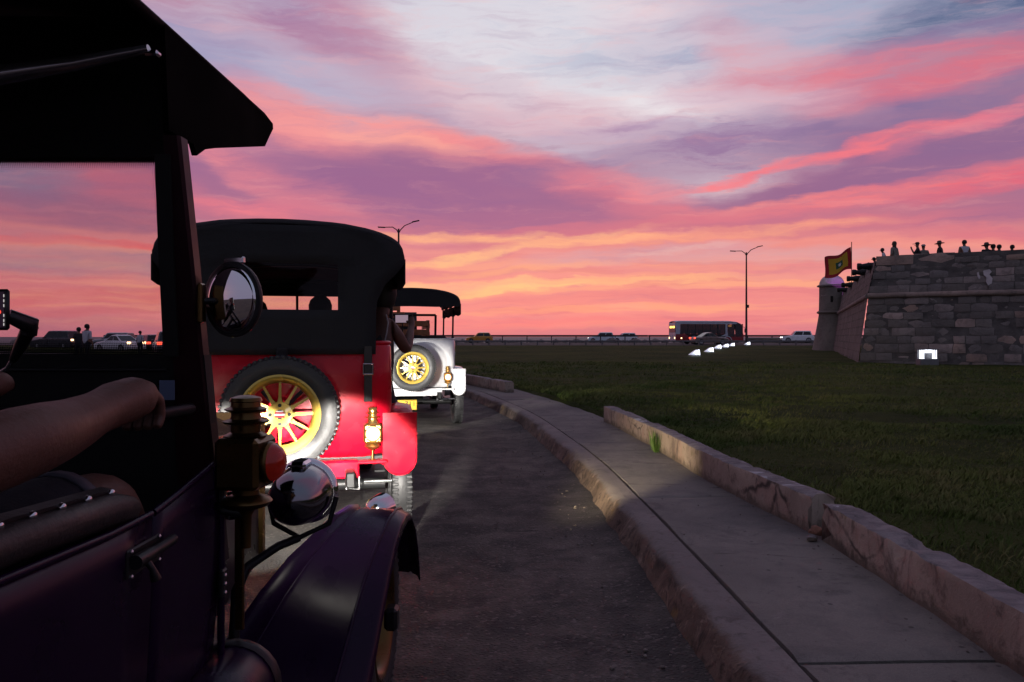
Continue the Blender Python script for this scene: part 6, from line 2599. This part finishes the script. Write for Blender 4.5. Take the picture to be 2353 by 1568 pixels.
ps = [pt(70, 750, 1.664), pt(48, 795, 1.69), pt(30, 828, 1.72)]
mb.tube([p - h0 for p in ps], [.016, .013, .008], 10)
obj('lower_arm', mb, M_PHONE, hd, smooth=60)
mb = MB()
ps = [pt(30, 826, 1.72), pt(18, 845, 1.73), pt(-8, 862, 1.75)]
mb.tube([p - h0 for p in ps], [.006, .005, .005], 8)
obj('wire_stalk', mb, M_SILVER, hd, smooth=60)

# ------------------------------------------------------------------ people
def skin_mesh(name, nodes, edges, root, mats, seg_mat, parent=None, loc0=(0, 0, 0), sub=2, smooth_branch=.0):
    """nodes: {key: (xyz, radius or (rx, ry))}; edges: [(a, b)]; seg_mat: {(a, b): material index}. One continuous skin."""
    keys = list(nodes)
    idx = {k: i for i, k in enumerate(keys)}
    me = bpy.data.meshes.new(name)
    me.from_pydata([Vector(nodes[k][0]) - Vector(loc0) for k in keys], [(idx[a_], idx[b_]) for a_, b_ in edges], [])
    tmp = bpy.data.objects.new(name + '_skeleton', me)
    COL.objects.link(tmp)
    m = tmp.modifiers.new('skin', 'SKIN')
    m.use_smooth_shade = True
    m.branch_smoothing = smooth_branch
    sv = me.skin_vertices[0].data
    for k in keys:
        rr_ = nodes[k][1]
        sv[idx[k]].radius = (rr_, rr_) if not isinstance(rr_, tuple) else rr_
        sv[idx[k]].use_root = k == root
    ss = tmp.modifiers.new('sub', 'SUBSURF')
    ss.levels = ss.render_levels = sub
    dg = bpy.context.evaluated_depsgraph_get()
    out = bpy.data.meshes.new_from_object(tmp.evaluated_get(dg))
    out.name = name
    bpy.data.objects.remove(tmp)
    out.materials.clear()
    for mm in mats:
        out.materials.append(mm)
    segs = []
    for a_, b_ in edges:
        pa, pb = Vector(nodes[a_][0]) - Vector(loc0), Vector(nodes[b_][0]) - Vector(loc0)
        segs.append((pa, pb, seg_mat.get((a_, b_), 0)))
    for p in out.polygons:
        c = p.center
        best = None
        for pa, pb, mi in segs:
            d = pb - pa
            t = max(0, min(1, (c - pa).dot(d) / max(d.length_squared, 1e-9)))
            q = (c - pa - d * t).length
            if best is None or q < best[0]:
                best = (q, mi)
        p.material_index = best[1]
        p.use_smooth = True
    o = bpy.data.objects.new(name, out)
    COL.objects.link(o)
    if parent is not None:
        o.parent = parent
    return o


M_SHIRT_W = mat('white_shirt', (.55, .55, .60), .85, var=.1, vscale=8)
M_SHIRT_D = mat('dark_shirt', (.03, .028, .03), .85)
M_SHIRT_K = mat('khaki_dress', (.22, .20, .17), .85)
M_PANTS = mat('dark_trousers', (.022, .022, .028), .85)
M_HAIR = mat('dark_hair', (.012, .009, .008), .6)
M_HATM = mat('sun_hat', (.08, .065, .05), .8)
M_CAPW = mat('pale_cap', (.35, .33, .33), .8)
M_BLOND = mat('brown_hair', (.06, .035, .02), .6)


def person(label, loc0, rz, h=1.68, shirt=M_SHIRT_D, pants=M_PANTS, skin=M_SKIN2, pose='stand', hair=M_HAIR, hat=None, sleeves=True, wide=1.0, group=None, lean=0.0, longhair=False, carry=None):
    """local +y is where the person looks"""
    r = thing('person', label, 'person', loc0, rz, group)
    k = h / 1.70
    w = wide

    def n(x, y, z, rad):
        return ((x * k, y * k + lean * max(0, z - .9) * k, z * k), rad * k)
    N = {}
    if pose == 'sit':
        N['pelvis'] = n(0, 0, .48, .135 * w)
        dz = -.46
    else:
        N['pelvis'] = n(0, 0, .95, .130 * w)
        dz = 0
    N['waist'] = n(0, 0, 1.10 + dz, (.125 * w) if True else 0)
    N['chest'] = n(0, .01, 1.30 + dz, .145 * w)
    N['neck0'] = n(0, .0, 1.44 + dz, .075)
    N['neck'] = n(0, .01, 1.49 + dz, .052)
    N['jaw'] = n(0, .03, 1.545 + dz, .070)
    N['head'] = n(0, .02, 1.615 + dz, .088)
    N['crown'] = n(0, .01, 1.665 + dz, .066)
    E = [('pelvis', 'waist'), ('waist', 'chest'), ('chest', 'neck0'), ('neck0', 'neck'), ('neck', 'jaw'), ('jaw', 'head'), ('head', 'crown')]
    SM = {('pelvis', 'waist'): 1, ('waist', 'chest'): 1, ('chest', 'neck0'): 1, ('head', 'crown'): 3}
    for s_, sx in (('l', -1), ('r', 1)):
        N['sh' + s_] = n(sx * .175 * w, 0, 1.395 + dz, .062)
        if pose == 'photo':
            N['el' + s_] = n(sx * .26, .14, 1.20 + dz, .044)
            N['wr' + s_] = n(sx * .10, .26, 1.46 + dz, .032)
            N['ha' + s_] = n(sx * .05, .27, 1.53 + dz, .036)
        elif pose == 'stride' and s_ == 'l':
            N['el' + s_] = n(sx * .27, .14, 1.14 + dz, .044)
            N['wr' + s_] = n(sx * .22, .34, 1.02 + dz, .032)
            N['ha' + s_] = n(sx * .20, .42, 1.0 + dz, .036)
        elif pose == 'sit':
            N['el' + s_] = n(sx * .25, .08, 1.12 + dz, .044)
            N['wr' + s_] = n(sx * .15, .30, 1.02 + dz, .032)
            N['ha' + s_] = n(sx * .12, .37, 1.0 + dz, .036)
        elif pose == 'hips':
            N['el' + s_] = n(sx * .36, -.06, 1.16 + dz, .044)
            N['wr' + s_] = n(sx * .20, .06, 1.04 + dz, .032)
            N['ha' + s_] = n(sx * .15, .10, 1.02 + dz, .036)
        else:
            N['el' + s_] = n(sx * .25, -.02, 1.12 + dz, .044)
            N['wr' + s_] = n(sx * .27, .05, .89 + dz, .032)
            N['ha' + s_] = n(sx * .265, .07, .80 + dz, .036)
        E += [('chest', 'sh' + s_), ('sh' + s_, 'el' + s_), ('el' + s_, 'wr' + s_), ('wr' + s_, 'ha' + s_)]
        SM[('chest', 'sh' + s_)] = 1
        if sleeves:
            SM[('sh' + s_, 'el' + s_)] = 1
        N['hip' + s_] = n(sx * .09 * w, 0, N['pelvis'][0][2] / k - .04, .095 * w)
        if pose == 'sit':
            N['kn' + s_] = n(sx * .11, .43, .50, .062)
            N['an' + s_] = n(sx * .11, .45, .10, .042)
            N['to' + s_] = n(sx * .11, .58, .03, .036)
        else:
            st = {'stride': (.22 if s_ == 'l' else -.22)}.get(pose, 0)
            N['kn' + s_] = n(sx * .10, .02 + st * .55, .50, .062)
            N['an' + s_] = n(sx * .10, -.02 + st, .09, .042)
            N['to' + s_] = n(sx * .11, .12 + st, .03, .036)
        E += [('pelvis', 'hip' + s_), ('hip' + s_, 'kn' + s_), ('kn' + s_, 'an' + s_), ('an' + s_, 'to' + s_)]
        for e in (('pelvis', 'hip' + s_), ('hip' + s_, 'kn' + s_), ('kn' + s_, 'an' + s_)):
            SM[e] = 2
    skin_mesh('body', N, E, 'pelvis', [skin, shirt, pants, hair], SM, r)
    hc = Vector(N['head'][0])
    # hair or hat
    mb = MB()
    if hat is None:
        prof = [(.001, .115), (.05, .108), (.085, .075), (.100, .03), (.098, -.02), (.085, -.055 if not longhair else -.10)]
        if longhair:
            prof += [(.088, -.18), (.075, -.28), (.03, -.32)]
        mb.lathe([(a_ * k, b_ * k) for a_, b_ in prof], 16, T(hc.x, hc.y - .022 * k, hc.z), cap=longhair)
        obj('hair', mb, hair, r, smooth=70)
    elif hat == 'sun':
        mb.lathe([(a_ * k, b_ * k) for a_, b_ in ((.001, .14), (.06, .138), (.085, .12), (.095, .05), (.20, .02), (.205, .012), (.09, .035))], 20, T(hc.x, hc.y, hc.z) @ RX(R(-6)), cap=False)
        obj('hat', mb, M_HATM, r, smooth=50)
    else:
        mb.lathe([(a_ * k, b_ * k) for a_, b_ in ((.001, .118), (.06, .11), (.092, .07), (.102, .03))], 16, T(hc.x, hc.y, hc.z), cap=False)
        mb.prism([(-.07 * k, 0), (.07 * k, 0), (.06 * k, .10 * k), (0, .13 * k), (-.06 * k, .10 * k)], .03 * k, .04 * k, 'xy', T(hc.x, hc.y + .07 * k, hc.z))
        obj('cap', mb, M_CAPW if hat == 'pale' else M_SHIRT_D, r, smooth=50)
    mb = MB()
    mb.lathe([(.001, .03), (.012, .012), (.016, -.008), (.001, -.016)], 8, T(hc.x, hc.y + .098 * k, hc.z - .03 * k))
    obj('nose', mb, skin, r, smooth=60)
    if carry == 'phone':
        mb = MB()
        mb.cbox((0, .30 * k, (1.55 + dz) * k), (.15 * k, .012, .075 * k), .004)
        obj('held_phone', mb, M_PHONE, r) if False else None
    return r


# visitors on the rampart (backs against the sunset); feet on the platform behind the parapet
PLAT = ZT - 1.05


def on_fort(u, vhead, Yoff, label, **kw):
    """head top at the surveyed height, standing a little behind the parapet"""
    # front face line: FC + FD*s ; take the distance where the bearing crosses it
    b = (u - U0) / FPX
    s = (b * FC.y - FC.x) / (FD.x - b * FD.y)
    p = FC + FD * s - FN * (Yoff + .75)
    Y = p.y
    p = at(u, vhead, Y)
    h = kw.pop('h', 1.66)
    return person(label, (p.x, Y, p.z - h), kw.pop('rz', R(10)), h=h, group='visitors on the rampart', **kw)


on_fort(2036, 571, .9, 'person in a white shirt sitting leaning at the left end of the rampart', shirt=M_SHIRT_W, h=1.42, rz=R(60), lean=.25)
on_fort(2020, 592, .6, 'dark crouching person half hidden at the very left end of the rampart', shirt=M_SHIRT_D, h=1.25, rz=R(70), lean=.4)
on_fort(2055, 556, 1.0, 'woman with long hair in a pale top standing on the rampart', shirt=M_SHIRT_K, longhair=True, hair=M_BLOND, rz=R(30))
on_fort(2109, 558, 1.0, 'person in black cap raising a camera on the rampart', pose='photo', hat='cap', rz=R(60))
on_fort(2122, 563, 1.1, 'shorter person in a pale cap beside the one with the camera', shirt=M_SHIRT_K, hat='pale', h=1.58, longhair=False, rz=R(-20))
on_fort(2160, 556, .9, 'person in a wide sun hat sitting dark on the rampart', hat='sun', wide=1.15, rz=R(50))
on_fort(2216, 553, 1.0, 'person in a white sleeveless top with hair tied up on the rampart', shirt=M_SHIRT_W, sleeves=False, rz=R(0), wide=1.05)
on_fort(2268, 560, .9, 'left dark head of the huddled group at the right of the rampart', wide=1.35, hat='sun', rz=R(20))
on_fort(2281, 562, .9, 'right dark head of the huddled group, bending forward', wide=1.1, lean=.15, rz=R(-40))
on_fort(2296, 563, 1.2, 'smaller dark head just right of the huddled group', wide=.9, h=1.6, lean=.12, rz=R(-30))
on_fort(2326, 564, 1.4, 'rightmost head barely showing above the rampart', wide=.9, h=1.55, rz=R(0))

# people on the verge beyond the windscreen
p = at(200, 0, 33)
person('person in a white shirt with a dark shoulder strap walking, seen through the windscreen', (p.x, 33, .16), R(-25), h=1.74, shirt=M_SHIRT_W, hair=M_HAIR, pose='stride', wide=1.12)
p = at(181, 0, 35.5)
person('dark person with raised camera half hidden behind the white-shirted walker', (p.x, 35.5, .14), R(10), h=1.66, shirt=M_SHIRT_D, pose='photo')
p = at(322, 0, 46)
person('small figure in a white shirt standing beside the dark hatchback', (p.x, 46, .2), R(-15), h=1.52, shirt=M_SHIRT_W, wide=.95)

# people riding in the red car: local placement on the car's axes
RC = red_car.matrix_basis.copy()
RC = Matrix.Translation(red_car.location) @ red_car.rotation_euler.to_matrix().to_4x4()


def seat_in(x, y, z):
    return tuple(RC @ Vector((x, y, z)))


person('driver silhouette seen through the rear window of the red car', seat_in(-.30, 1.12, .50), red_car.rotation_euler.z, h=1.62, pose='sit', group='riders in the red car')
person('front passenger silhouette on the right in the red car rear window', seat_in(.22, 1.12, .52), red_car.rotation_euler.z, h=1.64, pose='sit', group='riders in the red car', wide=1.1)

# rear passenger with bare shoulders, arm out holding up a phone
WP = Vector(at(893, 0, 5.75))
wl = thing('person', 'woman with a thin shoulder strap leaning out of the red car with a phone', 'person', (WP.x - .06, 5.75, .78))
b0 = Vector((WP.x - .06, 5.75, .78))


def rel(u, v, Y, rad):
    return (tuple(at(u, v, Y) - b0), rad)


N = {'pelvis': ((-.05, .02, .08), .14), 'waist': ((-.03, .02, .28), .115), 'chest': rel(878, 778, 5.78, .125), 'neck0': rel(878, 728, 5.8, .06), 'neck': rel(880, 708, 5.82, .048), 'jaw': rel(884, 690, 5.85, .06), 'head': rel(884, 668, 5.85, .085), 'crown': rel(884, 652, 5.85, .06),
     'shr': rel(900, 748, 5.76, .058), 'elr': rel(934, 806, 5.86, .042), 'frr': rel(941, 775, 6.0, .036), 'wrr': rel(945, 752, 6.12, .026), 'har': rel(946, 738, 6.16, .030),
     'f1': rel(942, 729, 6.17, .009), 'f1b': rel(936, 726, 6.17, .008), 'f2': rel(945, 725, 6.18, .009), 'f2b': rel(938, 722, 6.18, .008), 'f3': rel(948, 723, 6.18, .009), 'f3b': rel(941, 719, 6.18, .008), 'th': rel(940, 741, 6.15, .010), 'thb': rel(933, 738, 6.15, .009),
     'shl': rel(846, 745, 5.85, .055), 'ell': rel(842, 800, 5.9, .04), 'wrl': rel(870, 800, 6.05, .03), 'hal': rel(882, 792, 6.08, .032),
     'hipr': ((.05, .05, .06), .09), 'knr': ((.02, .42, .10), .062), 'anr': ((.02, .46, -.25), .045), 'hipl': ((-.14, .05, .06), .09), 'knl': ((-.16, .42, .10), .062), 'anl': ((-.16, .46, -.25), .045)}
E = [('pelvis', 'waist'), ('waist', 'chest'), ('chest', 'neck0'), ('neck0', 'neck'), ('neck', 'jaw'), ('jaw', 'head'), ('head', 'crown'), ('chest', 'shr'), ('shr', 'elr'), ('elr', 'frr'), ('frr', 'wrr'), ('wrr', 'har'), ('har', 'f1'), ('f1', 'f1b'), ('har', 'f2'), ('f2', 'f2b'), ('har', 'f3'), ('f3', 'f3b'), ('har', 'th'), ('th', 'thb'),
     ('chest', 'shl'), ('shl', 'ell'), ('ell', 'wrl'), ('wrl', 'hal'), ('pelvis', 'hipr'), ('hipr', 'knr'), ('knr', 'anr'), ('pelvis', 'hipl'), ('hipl', 'knl'), ('knl', 'anl')]
SM = {('pelvis', 'waist'): 1, ('waist', 'chest'): 1, ('pelvis', 'hipr'): 2, ('hipr', 'knr'): 2, ('pelvis', 'hipl'): 2, ('hipl', 'knl'): 2}
skin_mesh('body', N, E, 'pelvis', [M_SKIN, M_SHIRT_D, M_PANTS], SM, wl)
mb = MB()
mb.tube([Vector(rel(888, 724, 5.74, 0)[0]), Vector(rel(892, 742, 5.69, 0)[0]), Vector(rel(889, 764, 5.66, 0)[0]), Vector(rel(884, 785, 5.655, 0)[0])], .005, 6)
obj('shoulder_strap', mb, M_CAPW, wl, smooth=60)
mb = MB()
mb.lathe([(.001, .10), (.06, .09), (.092, .04), (.092, -.04), (.075, -.12), (.03, -.16)], 16, T(*(Vector(N['head'][0]) + Vector((0, -.02, .01)))))
obj('hair', mb, M_HAIR, wl, smooth=60)
pp = at(927, 733, 6.17)
hp = thing('phone', 'phone with lit screen held up by the woman in the red car', 'phone', tuple(pp), R(-8))
mb = MB()
mb.cbox((0, 0, 0), (.145, .009, .07), .004)
obj('body', mb, M_PHONE, hp, smooth=40)
mb = MB()
mb.cbox((-.012, -.0055, 0), (.10, .002, .058), .0008)
obj('screen', mb, mat('lit_phone_screen', (.1, .08, .1), .1, emit=(.55, .40, .50), estr=.5), hp)

# ------------------------------------------------------------------ front-seat passenger of the purple car
fpz = Vector((-.98, .62, .95))
fp = thing('person', 'passenger in blue denim shorts with a bare forearm gripping the dash rail', 'person', tuple(fpz))


def fr(x, y, z, rad):
    return ((x - fpz.x, y - fpz.y, z - fpz.z), rad)


def fpx(u, v, Y, rad):
    q = at(u, v, Y)
    return fr(q.x, q.y, q.z, rad)


N = {'pelvis': fr(-.98, .62, 1.03, .14), 'waist': fr(-.98, .60, 1.20, .13), 'chest': fr(-.98, .62, 1.42, .15), 'neck0': fr(-.98, .60, 1.56, .07), 'neck': fr(-.98, .62, 1.61, .055), 'jaw': fr(-.98, .65, 1.67, .07), 'head': fr(-.98, .64, 1.74, .09), 'crown': fr(-.98, .63, 1.79, .066),
     'shr': fr(-.82, .62, 1.50, .066), 'elr': fr(-.725, .86, 1.215, .054), 'fa1': fpx(60, 1014, 1.12, .056), 'fa2': fpx(150, 985, 1.28, .050), 'wrr': fpx(225, 948, 1.42, .040), 'palm': fpx(282, 921, 1.52, .050), 'kn': fpx(325, 910, 1.58, .042),
     'shl': fr(-1.15, .62, 1.50, .066), 'ell': fr(-1.20, .95, 1.28, .05), 'wrl': fr(-1.06, 1.33, 1.30, .036), 'hal': fpx(-8, 884, 1.52, .030), 'hl2': fpx(10, 880, 1.56, .020), 'hl3': fpx(18, 893, 1.58, .015),
     'hipr': fr(-.88, .68, 1.03, .095), 'th1': fr(-.845, .95, 1.05, .085), 'th2': fr(-.812, 1.38, 1.07, .074), 'knr': fr(-.803, 1.57, 1.082, .067), 'sh1': fr(-.803, 1.645, 1.0, .056), 'anr': fr(-.81, 1.72, .62, .045),
     'hipl': fr(-1.08, .68, 1.03, .095), 'knl': fr(-1.10, 1.38, 1.09, .07), 'anl': fr(-1.08, 1.58, .62, .045)}
E = [('pelvis', 'waist'), ('waist', 'chest'), ('chest', 'neck0'), ('neck0', 'neck'), ('neck', 'jaw'), ('jaw', 'head'), ('head', 'crown'), ('chest', 'shr'), ('shr', 'elr'), ('elr', 'fa1'), ('fa1', 'fa2'), ('fa2', 'wrr'), ('wrr', 'palm'), ('palm', 'kn'),
     ('chest', 'shl'), ('shl', 'ell'), ('ell', 'wrl'), ('wrl', 'hal'), ('hal', 'hl2'), ('hl2', 'hl3'), ('pelvis', 'hipr'), ('hipr', 'th1'), ('th1', 'th2'), ('th2', 'knr'), ('knr', 'sh1'), ('sh1', 'anr'), ('pelvis', 'hipl'), ('hipl', 'knl'), ('knl', 'anl')]
SM = {('pelvis', 'waist'): 1, ('waist', 'chest'): 1, ('chest', 'neck0'): 1, ('chest', 'shr'): 1, ('shr', 'elr'): 1, ('chest', 'shl'): 1, ('shl', 'ell'): 1, ('pelvis', 'hipr'): 2, ('hipr', 'th1'): 2, ('th1', 'th2'): 2, ('pelvis', 'hipl'): 2, ('hipl', 'knl'): 2}
# four fingers closing over the rail, little finger nearest the viewer, and the thumb below
base = Vector(N['kn'][0])
for i in range(4):
    dx = -.021 * i + .012
    f = (.86, .98, 1.0, .93)[i]
    q0 = base + Vector((dx, .018, .006 - .004 * abs(i - 1.5)))
    q1 = q0 + Vector((0, .036 * f, -.014))
    q2 = q1 + Vector((0, .008 * f, -.040 * f))
    q3 = q2 + Vector((0, -.020 * f, -.024 * f))
    for k, (q, rr_) in enumerate(((q0, .016), (q1, .0135), (q2, .012), (q3, .010))):
        N['fg%d%d' % (i, k)] = (tuple(q), rr_)
    E += [('kn', 'fg%d0' % i)] + [('fg%d%d' % (i, k), 'fg%d%d' % (i, k + 1)) for k in range(3)]
q = Vector(N['palm'][0])
for k, (d, rr_) in enumerate((((-.045, .01, -.022), .014), ((-.055, .040, -.040), .012), ((-.045, .066, -.048), .010))):
    N['tb%d' % k] = (tuple(q + Vector(d)), rr_)
E += [('palm', 'tb0'), ('tb0', 'tb1'), ('tb1', 'tb2')]
skin_mesh('body', N, E, 'pelvis', [M_SKIN, M_SHIRT_D, M_DENIM], SM, fp)
# loose shorts leg with a pale turned-up hem
c0, c1, c2 = Vector(N['hipr'][0]), Vector(N['th1'][0]), Vector(N['th2'][0])
c3 = c2 + (c2 - c1).normalized() * .05
mb = MB()
mb.tube([c0, c1, c2, c3 + (c2 - c3) * .4], [.105, .092, .083, .082], 20, cap=False)
solid(obj('shorts_leg', mb, M_DENIM, fp, smooth=60), .004)
mb = MB()
mb.tube([c3 + (c2 - c3) * .55, c3], [.0855, .0855], 22, cap=False)
solid(obj('shorts_hem', mb, M_HEM, fp, smooth=60), .006)
mb = MB()
mb.lathe([(.001, .10), (.06, .09), (.095, .04), (.095, -.04), (.08, -.07)], 16, T(*(Vector(N['head'][0]) + Vector((0, -.015, .02)))), cap=False)
obj('hair', mb, M_HAIR, fp, smooth=60)
